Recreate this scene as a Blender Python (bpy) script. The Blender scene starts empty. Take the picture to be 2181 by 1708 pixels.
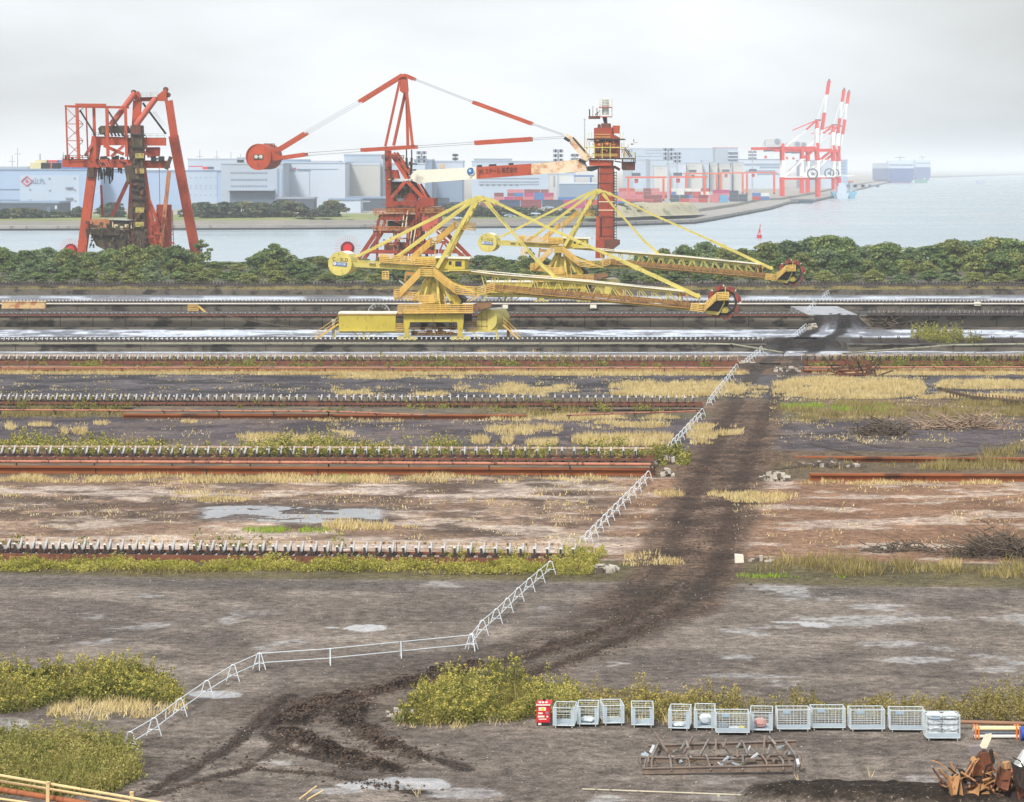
import bpy, bmesh, math, random
import numpy as np
from mathutils import Vector, Matrix
SC = bpy.context.scene
COL = SC.collection
random.seed(7)
RNG = np.random.default_rng(7)
PI = math.pi

# ---------------------------------------------------------------- camera, sky, sun
# The photograph was read on a 2181 x 1708 grid: focal length 6140 units, horizon at row 357,
# eye 25 m above the yard.  X to the right, Y away from the camera, Z up, metres.
F, CX, HY, H = 6140.0, 1090.5, 357.0, 25.0
cam_d = bpy.data.cameras.new('camera')
cam = bpy.data.objects.new('camera', cam_d)
COL.objects.link(cam)
cam.location = (0, 0, H)
cam.rotation_euler = (PI / 2, 0, 0)
cam_d.sensor_width = 36.0
cam_d.lens = 36.0 * F / 2181.0
cam_d.shift_y = -(854.0 - HY) / 2181.0
cam_d.clip_start = 1.0
cam_d.clip_end = 120000.0
SC.camera = cam

SUN_EL, SUN_AZ = math.radians(46), math.radians(205)      # azimuth from +Y, clockwise: behind and left of the camera
world = bpy.data.worlds.new("World")
SC.world = world
world.use_nodes = True
wn, wl = world.node_tree.nodes, world.node_tree.links
wn.clear()
w_out = wn.new('ShaderNodeOutputWorld')
w_bg = wn.new('ShaderNodeBackground')
w_sky = wn.new('ShaderNodeTexSky')
w_sky.sky_type = 'NISHITA'
w_sky.sun_disc = False
w_sky.sun_elevation = SUN_EL
w_sky.sun_rotation = SUN_AZ
w_sky.altitude = 10
w_sky.air_density = 1.0
w_sky.dust_density = 3.0
w_sky.ozone_density = 1.0
w_hsv = wn.new('ShaderNodeHueSaturation')                 # thin overcast: a paler, whiter sky
w_hsv.inputs['Saturation'].default_value = 0.30
w_veil = wn.new('ShaderNodeMix'); w_veil.data_type = 'RGBA'
w_veil.inputs[0].default_value = 0.60
w_veil.inputs['B'].default_value = (7.3, 7.65, 8.0, 1)
# a darker bank of cloud towards the right
w_tc = wn.new('ShaderNodeTexCoord')
w_nz = wn.new('ShaderNodeTexNoise')
w_nz.inputs['Scale'].default_value = 7.0
w_nz.inputs['Detail'].default_value = 4.0
w_map = wn.new('ShaderNodeMapping')
w_map.inputs['Scale'].default_value = (1.0, 1.0, 2.2)
w_dot = wn.new('ShaderNodeVectorMath'); w_dot.operation = 'DOT_PRODUCT'
_a, _e = math.radians(17), math.radians(6)
w_dot.inputs[1].default_value = (math.sin(_a) * math.cos(_e), math.cos(_a) * math.cos(_e), math.sin(_e))
w_add = wn.new('ShaderNodeMath'); w_add.operation = 'MULTIPLY_ADD'
w_add.inputs[1].default_value = 0.012
w_rng = wn.new('ShaderNodeMapRange'); w_rng.interpolation_type = 'SMOOTHSTEP'
w_rng.inputs['From Min'].default_value = 0.977
w_rng.inputs['From Max'].default_value = 1.006
w_rng.inputs['To Min'].default_value = 0.0
w_rng.inputs['To Max'].default_value = 1.0
w_cl = wn.new('ShaderNodeMix'); w_cl.data_type = 'RGBA'; w_cl.blend_type = 'MULTIPLY'
w_cl.inputs['B'].default_value = (0.60, 0.59, 0.55, 1)
wl.new(w_tc.outputs['Generated'], w_map.inputs['Vector'])
wl.new(w_map.outputs['Vector'], w_nz.inputs['Vector'])
wl.new(w_tc.outputs['Generated'], w_dot.inputs[0])
wl.new(w_nz.outputs['Fac'], w_add.inputs[0])
wl.new(w_dot.outputs['Value'], w_add.inputs[2])
wl.new(w_add.outputs['Value'], w_rng.inputs['Value'])
wl.new(w_sky.outputs['Color'], w_hsv.inputs['Color'])
wl.new(w_hsv.outputs['Color'], w_veil.inputs['A'])
wl.new(w_veil.outputs['Result'], w_cl.inputs['A'])
# faint structure in the cloud layer
w_n2 = wn.new('ShaderNodeTexNoise'); w_n2.inputs['Scale'].default_value = 5.0; w_n2.inputs['Detail'].default_value = 6.0
w_m2 = wn.new('ShaderNodeMapping'); w_m2.inputs['Scale'].default_value = (1.0, 1.0, 3.5)
w_r2 = wn.new('ShaderNodeMapRange'); w_r2.inputs['From Min'].default_value = 0.35; w_r2.inputs['From Max'].default_value = 0.65; w_r2.inputs['To Min'].default_value = 0.40; w_r2.inputs['To Max'].default_value = 0.80
wl.new(w_tc.outputs['Generated'], w_m2.inputs['Vector']); wl.new(w_m2.outputs['Vector'], w_n2.inputs['Vector']); wl.new(w_n2.outputs['Fac'], w_r2.inputs['Value']); wl.new(w_r2.outputs['Result'], w_veil.inputs[0])
wl.new(w_rng.outputs['Result'], w_cl.inputs[0])
wl.new(w_cl.outputs['Result'], w_bg.inputs['Color'])
w_bg.inputs['Strength'].default_value = 0.11
wl.new(w_bg.outputs['Background'], w_out.inputs['Surface'])

sun_d = bpy.data.lights.new('sun', 'SUN')
sun_d.energy = 2.2
sun_d.angle = math.radians(10)
sun_d.color = (1.0, 0.95, 0.87)
sun = bpy.data.objects.new('sun', sun_d)
COL.objects.link(sun)
sd = Vector((math.sin(SUN_AZ) * math.cos(SUN_EL), math.cos(SUN_AZ) * math.cos(SUN_EL), math.sin(SUN_EL)))
sun.rotation_euler = sd.to_track_quat('Z', 'Y').to_euler()
sun.location = (0, 0, 200)

SC.view_settings.view_transform = 'Standard'
SC.view_settings.look = 'None'
SC.view_settings.exposure = 0.55
SC.view_settings.gamma = 1.0
SC.view_settings.use_curve_mapping = False
SC.render.engine = 'CYCLES'
SC.cycles.use_denoising = True
SC.cycles.volume_bounces = 1
SC.cycles.max_bounces = 6
SC.cycles.diffuse_bounces = 3
SC.cycles.glossy_bounces = 2
SC.cycles.transmission_bounces = 2
SC.cycles.transparent_max_bounces = 8
SC.cycles.caustics_reflective = False
SC.cycles.caustics_refractive = False

# haze: one closed box of thin, even air round camera and place
def make_haze():
    bm = bmesh.new()
    bmesh.ops.create_cube(bm, size=1.0)
    for v in bm.verts:
        v.co = Vector((v.co.x * 84000, 22500 + v.co.y * 47000, 54 + v.co.z * 118))
    me = bpy.data.meshes.new('haze'); bm.to_mesh(me); bm.free()
    o = bpy.data.objects.new('haze', me); COL.objects.link(o)
    o['label'] = 'pale sea haze hanging over the yard and harbour'; o['category'] = 'haze'; o['kind'] = 'stuff'
    m = bpy.data.materials.new('haze_air'); m.use_nodes = True
    n, l = m.node_tree.nodes, m.node_tree.links
    n.clear()
    out = n.new('ShaderNodeOutputMaterial'); v = n.new('ShaderNodeVolumePrincipled')
    v.inputs['Color'].default_value = (0.93, 0.965, 1.0, 1)
    v.inputs['Density'].default_value = 0.000115
    v.inputs['Anisotropy'].default_value = 0.0
    l.new(v.outputs['Volume'], out.inputs['Volume'])
    me.materials.append(m)
make_haze()

# ---------------------------------------------------------------- coordinates
def A(x, y, Y):                       # where grid point (x, y) lies at distance Y
    return Vector(((x - CX) * Y / F, Y, H - (y - HY) * Y / F))
def G(x, y, z=0.0):                   # grid point on a level surface of height z
    Y = F * (H - z) / (y - HY)
    return Vector(((x - CX) * Y / F, Y, z))
def Zm(ox, oy, s):                    # readings from an enlarged view of the photograph
    return lambda zx, zy: ((ox + zx / s) * .97456, (oy + zy / s) * .97456)
V1 = Zm(0, 150, 2.908); V2 = Zm(500, 130, 3.4855); V3 = Zm(950, 180, 4.066); V4 = Zm(1400, 130, 2.6026)
V5 = Zm(680, 380, 4.27); V6 = Zm(1080, 380, 3.1157)
W1 = Zm(0, 580, 2.908); W2 = Zm(700, 580, 2.908); W3 = Zm(1430, 580, 2.6993); W4 = Zm(0, 1000, 2.908)
W5 = Zm(700, 1000, 2.908); W6 = Zm(1430, 1000, 2.6993); W7 = Zm(0, 1400, 2.726); W8 = Zm(700, 1400, 2.908)
X1 = Zm(1130, 1480, 4.362); X2 = Zm(1600, 1480, 3.4185)
B1 = Zm(870, 310, 5.4525); B2 = Zm(1360, 310, 5.4525); B3 = Zm(1620, 150, 5.6933); B4 = Zm(140, 180, 7.27)
B5 = Zm(800, 320, 6.833); B6 = Zm(1440, 580, 10.905); B7 = Zm(1250, 200, 8.54); B8 = Zm(1700, 1580, 4.054)
B9 = Zm(360, 300, 4.362); B0 = Zm(0, 320, 5.4525); C5 = Zm(860, 540, 9.0875)

# ---------------------------------------------------------------- materials
def lin(c):
    return tuple(((x / 255.0) / 12.92 if x / 255.0 <= 0.04045 else ((x / 255.0 + 0.055) / 1.055) ** 2.4) for x in c)
MATS = {}
def paint(name, col, rough=0.6, var=0.18, scale=0.6, rust=0.0, rustcol=(96, 58, 40), metal=0.0, streak=4.0, rscale=None, spec=0.4, bump=0.0):
    """weathered paint or plain surface: brightness mottling, plus rust or dirt patches drawn out downwards"""
    if name in MATS: return MATS[name]
    m = bpy.data.materials.new(name); m.use_nodes = True
    n, l = m.node_tree.nodes, m.node_tree.links
    b = n['Principled BSDF']
    b.inputs['Roughness'].default_value = rough; b.inputs['Metallic'].default_value = metal
    b.inputs['Specular IOR Level'].default_value = spec
    tc = n.new('ShaderNodeTexCoord')
    nz = n.new('ShaderNodeTexNoise'); nz.inputs['Scale'].default_value = scale; nz.inputs['Detail'].default_value = 5
    l.new(tc.outputs['Object'], nz.inputs['Vector'])
    mr = n.new('ShaderNodeMapRange')
    mr.inputs['From Min'].default_value = 0.25; mr.inputs['From Max'].default_value = 0.75
    mr.inputs['To Min'].default_value = 1 - var; mr.inputs['To Max'].default_value = 1 + var
    l.new(nz.outputs['Fac'], mr.inputs['Value'])
    mx = n.new('ShaderNodeMix'); mx.data_type = 'RGBA'; mx.blend_type = 'MULTIPLY'; mx.inputs[0].default_value = 1
    mx.inputs['A'].default_value = (*lin(col), 1)
    l.new(mr.outputs['Result'], mx.inputs['B'])
    last = mx.outputs['Result']
    if rust > 0:
        mp = n.new('ShaderNodeMapping'); mp.inputs['Scale'].default_value = (streak, streak, 1.0)
        l.new(tc.outputs['Object'], mp.inputs['Vector'])
        n2 = n.new('ShaderNodeTexNoise'); n2.inputs['Scale'].default_value = rscale or scale; n2.inputs['Detail'].default_value = 6
        n2.inputs['Roughness'].default_value = 0.65
        l.new(mp.outputs['Vector'], n2.inputs['Vector'])
        cr = n.new('ShaderNodeMapRange')
        t = 0.66 - 0.32 * rust
        cr.inputs['From Min'].default_value = t; cr.inputs['From Max'].default_value = t + 0.10
        l.new(n2.outputs['Fac'], cr.inputs['Value'])
        m2 = n.new('ShaderNodeMix'); m2.data_type = 'RGBA'
        m2.inputs['B'].default_value = (*lin(rustcol), 1)
        l.new(cr.outputs['Result'], m2.inputs[0]); l.new(last, m2.inputs['A'])
        last = m2.outputs['Result']
    l.new(last, b.inputs['Base Color'])
    if bump > 0:
        bp = n.new('ShaderNodeBump'); bp.inputs['Strength'].default_value = bump
        n3 = n.new('ShaderNodeTexNoise'); n3.inputs['Scale'].default_value = scale * 6; n3.inputs['Detail'].default_value = 5
        l.new(tc.outputs['Object'], n3.inputs['Vector']); l.new(n3.outputs['Fac'], bp.inputs['Height'])
        l.new(bp.outputs['Normal'], b.inputs['Normal'])
    MATS[name] = m
    return m
def leafmat(name, stops, rough=0.75, trans=0.25):
    """leaves and blades: each separate leaf takes its own tone from the ramp"""
    if name in MATS: return MATS[name]
    m = bpy.data.materials.new(name); m.use_nodes = True
    n, l = m.node_tree.nodes, m.node_tree.links
    b = n['Principled BSDF']; b.inputs['Roughness'].default_value = rough; b.inputs['Specular IOR Level'].default_value = 0.25
    ge = n.new('ShaderNodeNewGeometry'); oi = n.new('ShaderNodeObjectInfo')
    tc = n.new('ShaderNodeTexCoord')
    nz = n.new('ShaderNodeTexNoise'); nz.inputs['Scale'].default_value = 0.45; nz.inputs['Detail'].default_value = 3
    l.new(tc.outputs['Object'], nz.inputs['Vector'])
    a1 = n.new('ShaderNodeMath'); a1.operation = 'MULTIPLY_ADD'; a1.inputs[1].default_value = 0.45
    l.new(ge.outputs['Random Per Island'], a1.inputs[0])
    a2 = n.new('ShaderNodeMath'); a2.operation = 'MULTIPLY_ADD'; a2.inputs[1].default_value = 1.1; a2.inputs[2].default_value = -0.32
    l.new(nz.outputs['Fac'], a2.inputs[0]); l.new(a2.outputs[0], a1.inputs[2])
    a3 = n.new('ShaderNodeMath'); a3.operation = 'MULTIPLY_ADD'; a3.inputs[1].default_value = 0.22
    l.new(oi.outputs['Random'], a3.inputs[0]); l.new(a1.outputs[0], a3.inputs[2])
    cr = n.new('ShaderNodeValToRGB')
    while len(cr.color_ramp.elements) < len(stops): cr.color_ramp.elements.new(0.5)
    for i, c in enumerate(stops):
        e = cr.color_ramp.elements[i]; e.position = i / (len(stops) - 1); e.color = (*lin(c), 1)
    l.new(a3.outputs[0], cr.inputs['Fac']); l.new(cr.outputs['Color'], b.inputs['Base Color'])
    tr = n.new('ShaderNodeBsdfTranslucent'); l.new(cr.outputs['Color'], tr.inputs['Color'])
    ms = n.new('ShaderNodeMixShader'); ms.inputs[0].default_value = trans
    l.new(b.outputs[0], ms.inputs[1]); l.new(tr.outputs[0], ms.inputs[2])
    l.new(ms.outputs[0], n['Material Output'].inputs['Surface'])
    MATS[name] = m
    return m

# ---------------------------------------------------------------- mesh building
class MB:
    def __init__(self): self.v = []; self.f = []; self.s = []
    def add(self, vs, fs, smooth=False):
        o = len(self.v)
        self.v.extend([tuple(p) for p in vs]); self.f.extend([tuple(i + o for i in f) for f in fs])
        self.s.extend([smooth] * len(fs))
        return self
    def bb(self, x0, x1, y0, y1, z0, z1):
        x0, x1 = min(x0, x1), max(x0, x1); y0, y1 = min(y0, y1), max(y0, y1); z0, z1 = min(z0, z1), max(z0, z1)
        return self.add([(x0, y0, z0), (x1, y0, z0), (x1, y1, z0), (x0, y1, z0), (x0, y0, z1), (x1, y0, z1), (x1, y1, z1), (x0, y1, z1)],
                        [(0, 3, 2, 1), (4, 5, 6, 7), (0, 1, 5, 4), (1, 2, 6, 5), (2, 3, 7, 6), (3, 0, 4, 7)])
    def beam(self, p, q, w, h=None, up=(0, 0, 1), w2=None, h2=None):
        p, q = Vector(p), Vector(q); h = w if h is None else h; w2 = w if w2 is None else w2; h2 = h if h2 is None else h2
        d = (q - p)
        if d.length < 1e-6: return self
        d.normalize(); up = Vector(up)
        if abs(d.dot(up)) > 0.98: up = Vector((0, 1, 0))
        s = d.cross(up).normalized(); u = s.cross(d)
        vs = []
        for c, a, b in ((p, w / 2, h / 2), (q, w2 / 2, h2 / 2)):
            vs += [c - s * a - u * b, c + s * a - u * b, c + s * a + u * b, c - s * a + u * b]
        return self.add(vs, [(0, 3, 2, 1), (4, 5, 6, 7), (0, 1, 5, 4), (1, 2, 6, 5), (2, 3, 7, 6), (3, 0, 4, 7)])
    def tube(self, p, q, r, n=8, r2=None, caps=True):
        p, q = Vector(p), Vector(q); r2 = r if r2 is None else r2
        d = q - p
        if d.length < 1e-6: return self
        d.normalize(); up = Vector((0, 0, 1)) if abs(d.z) < 0.9 else Vector((0, 1, 0))
        s = d.cross(up).normalized(); u = s.cross(d)
        vs = []
        for c, rr in ((p, r), (q, r2)):
            for i in range(n):
                a = 2 * PI * i / n; vs.append(c + s * (math.cos(a) * rr) + u * (math.sin(a) * rr))
        self.add(vs, [(i, (i + 1) % n, n + (i + 1) % n, n + i) for i in range(n)], smooth=n > 5)
        if caps: self.add(vs, [tuple(range(n - 1, -1, -1)), tuple(range(n, 2 * n))])
        return self
    def path(self, pts, r, n=6):
        for a, b in zip(pts[:-1], pts[1:]): self.tube(a, b, r, n)
        return self
    def prism(self, poly, vec):
        poly = [Vector(p) for p in poly]; vec = Vector(vec); k = len(poly)
        vs = poly + [p + vec for p in poly]
        return self.add(vs, [tuple(range(k - 1, -1, -1)), tuple(range(k, 2 * k))] + [(i, (i + 1) % k, k + (i + 1) % k, k + i) for i in range(k)])
    def ring(self, c, ax, r0, r1, t, n=32, a0=0.0, a1=2 * PI):
        """flat ring of thickness t round axis ax"""
        c, ax = Vector(c), Vector(ax).normalized(); up = Vector((0, 0, 1)) if abs(ax.z) < 0.9 else Vector((0, 1, 0))
        s = ax.cross(up).normalized(); u = s.cross(ax)
        k = n if abs(a1 - a0 - 2 * PI) < 1e-6 else n + 1
        vs = []
        for i in range(k):
            a = a0 + (a1 - a0) * i / n; d = s * math.cos(a) + u * math.sin(a)
            for rr in (r0, r1):
                for tt in (-t / 2, t / 2): vs.append(c + d * rr + ax * tt)
        fs = []
        for i in range(n):
            j = (i + 1) % k; a, b = 4 * i, 4 * j
            fs += [(a, b, b + 2, a + 2), (a + 1, a + 3, b + 3, b + 1), (a + 2, b + 2, b + 3, a + 3), (a, a + 1, b + 1, b)]
        return self.add(vs, fs)
    def gallery(self, pts, lat, w, rail=1.0, gap=1.6, t=0.06, deck=0.12, nr=3, both=True):
        """walkway along pts: deck plate w wide across direction lat, with posts and rails"""
        pts = [Vector(p) for p in pts]; lat = Vector(lat).normalized()
        for a, b in zip(pts[:-1], pts[1:]): self.beam(a, b, w, deck, up=(0, 0, 1))
        for sgn in ((-1, 1) if both else (-1,)):
            off = lat * (sgn * w / 2)
            for k in range(nr):
                z = rail * (k + 1) / nr
                for a, b in zip(pts[:-1], pts[1:]): self.beam(a + off + Vector((0, 0, z)), b + off + Vector((0, 0, z)), t, t * 1.5)
            for a, b in zip(pts[:-1], pts[1:]):
                L = (b - a).length; m = max(1, int(L / gap))
                for i in range(m + 1):
                    p = a.lerp(b, i / m) + off
                    self.beam(p, p + Vector((0, 0, rail)), t, t)
        return self
    def mesh(self, name, origin=(0, 0, 0)):
        me = bpy.data.meshes.new(name)
        ox, oy, oz = origin
        me.from_pydata([(x - ox, y - oy, z - oz) for x, y, z in self.v], [], self.f)
        me.polygons.foreach_set('use_smooth', self.s)
        me.update()
        return me

def wloc(o):
    p = Vector((0, 0, 0))
    while o is not None: p += Vector(o.location); o = o.parent
    return p
def link(name, me, mat, parent=None, loc=None):
    o = bpy.data.objects.new(name, me); COL.objects.link(o)
    if mat is not None and len(me.materials) == 0: me.materials.append(mat)
    if parent is not None: o.parent = parent
    if loc is not None: o.location = loc
    return o
def part(name, mb, mat, parent):                       # mb in world coordinates; the part's origin is its parent's
    return link(name, mb.mesh(name, wloc(parent)), mat, parent)
def tag(o, label, cat, group=None, kind=None):
    o['label'] = label; o['category'] = cat
    if group: o['group'] = group
    if kind: o['kind'] = kind
    return o
def thing(name, label, cat, loc=(0, 0, 0), group=None):
    o = bpy.data.objects.new(name, None); COL.objects.link(o)
    o.location = loc; o.empty_display_size = 0.5
    return tag(o, label, cat, group)
def solo(name, mb, mat, label, cat, loc=(0, 0, 0), group=None, kind=None):   # a thing that is one mesh
    o = link(name, mb.mesh(name, loc), mat, None, loc)
    return tag(o, label, cat, group, kind)
def struct(name, mb, mat):
    o = link(name, mb.mesh(name), mat); o['kind'] = 'structure'; o['label'] = name.replace('_', ' '); o['category'] = name.replace('_', ' ').split()[-1]
    return o
KIDS = {}
def copy_tree(o, parent=None):
    if not KIDS or o not in KIDS:
        KIDS.clear()
        for x in COL.objects:
            if x.parent: KIDS.setdefault(x.parent, []).append(x)
        KIDS.setdefault(o, [])
    def rec(a, p):
        c = a.copy(); COL.objects.link(c)
        if p is not None: c.parent = p
        for ch in KIDS.get(a, []): rec(ch, c)
        return c
    return rec(o, parent)
def fast_mesh(name, verts, quads=None, tris=None):     # numpy arrays -> mesh
    me = bpy.data.meshes.new(name)
    verts = np.asarray(verts, np.float32); me.vertices.add(len(verts)); me.vertices.foreach_set('co', verts.ravel())
    loops, starts, tot = [], [], 0
    if quads is not None and len(quads):
        q = np.asarray(quads, np.int32); loops.append(q.ravel()); starts.append(np.arange(len(q)) * 4 + tot); tot += q.size
    if tris is not None and len(tris):
        t = np.asarray(tris, np.int32); loops.append(t.ravel()); starts.append(np.arange(len(t)) * 3 + tot); tot += t.size
    lp = np.concatenate(loops); st = np.concatenate(starts)
    me.loops.add(len(lp)); me.loops.foreach_set('vertex_index', lp)
    me.polygons.add(len(st)); me.polygons.foreach_set('loop_start', st.astype(np.int32))
    me.update(calc_edges=True); me.validate()
    return me
def text_mesh(body, size, depth=0.03, space=1.0, font_w=None):
    cu = bpy.data.curves.new('lettering', 'FONT'); cu.body = body; cu.size = size; cu.extrude = depth
    cu.align_x = 'CENTER'; cu.align_y = 'CENTER'; cu.space_character = space
    if font_w: cu.offset = font_w
    ob = bpy.data.objects.new('lettering', cu); COL.objects.link(ob)
    dg = bpy.context.evaluated_depsgraph_get()
    me = bpy.data.meshes.new_from_object(ob.evaluated_get(dg))
    bpy.data.objects.remove(ob); bpy.data.curves.remove(cu)
    return me
def text_part(name, body, size, pos, right, upv, mat, parent, depth=0.03, space=1.0, bold=0.0, width=None):
    """letters standing on a face: pos = centre, right = reading direction, upv = up"""
    me = text_mesh(body, size, depth, space, bold)
    right, upv = Vector(right).normalized(), Vector(upv).normalized()
    fac = 1.0
    if width:
        xs = [v.co.x for v in me.vertices]
        if xs and max(xs) > min(xs): fac = width / (max(xs) - min(xs))
    nrm = right.cross(upv)
    M = Matrix((right * fac, upv, nrm)).transposed().to_4x4()
    M.translation = Vector(pos) - wloc(parent)
    me.transform(M); me.name = name
    return link(name, me, mat, parent)

# smooth random fields for the ground
def vnoise(x, y, seed=0):
    xi = np.floor(x).astype(np.int64); yi = np.floor(y).astype(np.int64); fx = x - xi; fy = y - yi
    fx = fx * fx * (3 - 2 * fx); fy = fy * fy * (3 - 2 * fy)
    def h(a, b):
        n = (a * 374761393 + b * 668265263 + seed * 974634541) & 0x7fffffff
        n = ((n ^ (n >> 13)) * 1274126177) & 0x7fffffff
        return ((n ^ (n >> 16)) & 0xffff) / 65535.0
    return (h(xi, yi) * (1 - fx) + h(xi + 1, yi) * fx) * (1 - fy) + (h(xi, yi + 1) * (1 - fx) + h(xi + 1, yi + 1) * fx) * fy
def fbm(x, y, sc, oct=4, seed=0, gain=0.55):
    x = np.asarray(x, float) / sc; y = np.asarray(y, float) / sc
    s = 0; a = 1; t = 0
    for o in range(oct):
        s = s + a * vnoise(x, y, seed + o * 17); t += a; a *= gain; x = x * 2.03 + 11.3; y = y * 2.03 + 5.7
    return s / t
def sstep(a, b, x):
    t = np.clip((x - a) / (b - a), 0, 1); return t * t * (3 - 2 * t)
# ---------------------------------------------------------------- the yard ground
def polyline_dist(X, Y, pts):
    d = np.full(X.shape, 1e9)
    for a, b in zip(pts[:-1], pts[1:]):
        ax, ay, bx, by = a[0], a[1], b[0], b[1]
        L2 = (bx - ax) ** 2 + (by - ay) ** 2 + 1e-9
        t = np.clip(((X - ax) * (bx - ax) + (Y - ay) * (by - ay)) / L2, 0, 1)
        d = np.minimum(d, np.hypot(X - ax - t * (bx - ax), Y - ay - t * (by - ay)))
    return d
def gpts(lst): return [tuple(G(x, y)[:2]) for x, y in lst]
ROAD = gpts([(1785, 690), (1715, 735), (1655, 780), (1622, 832), (1585, 900), (1560, 960), (1535, 1020), (1512, 1080), (1492, 1150), (1462, 1225), (1385, 1300)])
CURVE = gpts([(1420, 1250), (1330, 1322), (1210, 1372), (1060, 1415), (900, 1450), (760, 1482), (660, 1512)])
CURVE2 = gpts([(1450, 1290), (1350, 1350), (1230, 1402), (1120, 1440), (1010, 1470)])
HEAP1 = gpts([(700, 1490), (640, 1520), (615, 1540)])
HEAP2 = gpts([(610, 1560), (680, 1590), (760, 1620), (830, 1640)])
HEAP3 = gpts([(760, 1500), (740, 1530), (790, 1575), (850, 1600), (900, 1620)])
HEAP4 = gpts([(1015, 1412), (900, 1446), (780, 1478), (705, 1498)])
RUTS = [gpts([(780, 1640), (620, 1600), (560, 1560), (700, 1480)]), gpts([(330, 1680), (480, 1600), (620, 1480)]), gpts([(300, 1700), (520, 1640), (640, 1560)]),
        gpts([(1000, 1640), (820, 1580), (790, 1545)]), gpts([(900, 1690), (700, 1650), (560, 1640)]), gpts([(1720, 945), (1900, 985), (2160, 960)]), gpts([(1640, 930), (1760, 925), (1880, 955), (2190, 948)]), gpts([(1650, 1000), (1800, 985), (1960, 968)])]

def build_ground():
    us = np.concatenate([np.linspace(-2600, -160, 90)[:-1], np.linspace(-160, 2340, 640), np.linspace(2340, 4700, 90)[1:]])
    vs = np.concatenate([np.linspace(2900, 1780, 40)[:-1], np.linspace(1780, 1200, 300)[:-1], np.linspace(1200, 640, 320)[:-1], np.linspace(640, 559.8, 24)])
    PX, PY = np.meshgrid(us, vs)
    Y = F * H / (PY - HY); X = (PX - CX) * Y / F
    q = PY - PX * np.clip((PY - 780) / 410, 0, 1.3) * 0.0105
    n1 = fbm(X, Y, 9, 4, 1); n2 = fbm(X, Y, 2.2, 4, 2); n3 = fbm(X, Y, 30, 3, 3); n4 = fbm(X, Y * 1.6, 5, 5, 4)
    qn = q + (n1 - .5) * 9 * np.clip((q - 560) / 400, .15, 1.2)
    C = np.zeros(PX.shape + (3,)); wet = np.zeros(PX.shape); churn = np.zeros(PX.shape)
    def col(mask, c, a=1.0):
        m = (mask * a)[..., None]; C[:] = C * (1 - m) + np.array(lin(c)) * m
    def band(a, b, s=2.0): return sstep(a - s, a + s, qn) * (1 - sstep(b - s, b + s, qn))
    col(np.ones(PX.shape), (104, 98, 92))
    col(band(500, 632, 1), (92, 90, 78))
    col(band(630, 639, 1), (190, 197, 208)); col(band(629, 640, 1) * sstep(.48, .58, n1), (96, 97, 104), .8); wet = np.maximum(wet, .45 * band(629, 640, 1) * sstep(.30, .5, n3 * .5 + n1 * .5))  # pale concrete strips here and below, sky reflection added to their colour
    col(band(640, 664, 1), (74, 72, 72)); wet = np.maximum(wet, .6 * band(661, 667, .7))
    col(band(664, 703, 1), (78, 74, 72))
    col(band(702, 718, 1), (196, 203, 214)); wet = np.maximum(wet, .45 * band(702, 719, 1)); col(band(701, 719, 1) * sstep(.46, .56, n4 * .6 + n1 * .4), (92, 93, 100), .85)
    col(band(719, 750, 1), (72, 70, 70))
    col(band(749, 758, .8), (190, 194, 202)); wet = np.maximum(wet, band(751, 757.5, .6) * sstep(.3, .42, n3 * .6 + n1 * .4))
    col(band(758, 798, 1), (104, 84, 70))
    col(band(797, 848, 2), (80, 76, 79)); col(band(797, 848, 2) * sstep(.5, .62, n1), (98, 91, 92), .7); col(band(797, 848, 2) * sstep(.50, .60, n4), (56, 54, 57), .9)
    col(band(846, 893, 2), (112, 94, 78)); col(band(846, 893, 2) * sstep(.45, .6, n1), (88, 84, 64), .8)
    col(band(889, 955, 2), (88, 80, 82)); col(band(889, 955, 2) * sstep(.48, .60, n4), (64, 58, 62), .8); col(band(889, 955, 2) * sstep(.56, .66, n1), (104, 92, 86), .7)
    col(band(953, 1012, 2), (98, 84, 66))
    # brown and pale worn ground between the second and first belt lines
    z = band(1012, 1182, 3)
    col(z, (124, 101, 84)); col(z * sstep(.46, .62, n1), (150, 127, 108), .8); col(z * sstep(.50, .62, n4), (172, 156, 142), .9); col(z * sstep(.54, .64, n2 * .5 + n3 * .5), (86, 70, 60), .85)
    left = 1 - sstep(1250, 1420, PX)
    col(z * left * sstep(1128, 1142, qn) * sstep(.40, .5, n4), (180, 163, 150), .85)
    col(z * left * sstep(1032, 1040, qn) * (1 - sstep(1048, 1058, qn)) * sstep(.42, .52, n4), (182, 166, 154), .8)
    col(z * (1 - left), (130, 98, 75), .75); col(z * (1 - left) * sstep(.56, .64, n4), (170, 152, 138), .85)
    pz = z * left * sstep(1068, 1078, qn) * (1 - sstep(1102, 1116, qn)) * sstep(380, 470, PX) * (1 - sstep(780, 860, PX))
    col(pz, (84, 78, 76), .9); wet = np.maximum(wet, pz * sstep(.50, .56, n2 * .45 + n4 * .55))
    col(band(1180, 1226, 3), (92, 84, 60))
    # grey-brown front yard
    z = sstep(1222, 1230, qn)
    col(z, (101, 92, 85)); col(z * sstep(.44, .64, n1), (114, 104, 95), .8); col(z * sstep(.54, .66, n4), (128, 118, 108), .7); col(z * sstep(.56, .68, n2 * .6 + n3 * .4), (82, 73, 66), .75)
    col(z * sstep(1228, 1234, qn) * (1 - sstep(1238, 1262, qn)), (86, 80, 77), .6)
    pz = z * sstep(.66 - .055 * sstep(1400, 1600, PX), .73 - .055 * sstep(1400, 1600, PX), fbm(X, Y, 4.2, 5, 9) * .7 + fbm(X, Y, 17, 2, 10) * .3)
    col(pz, (134, 127, 121), .7); wet = np.maximum(wet, .6 * pz)
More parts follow.
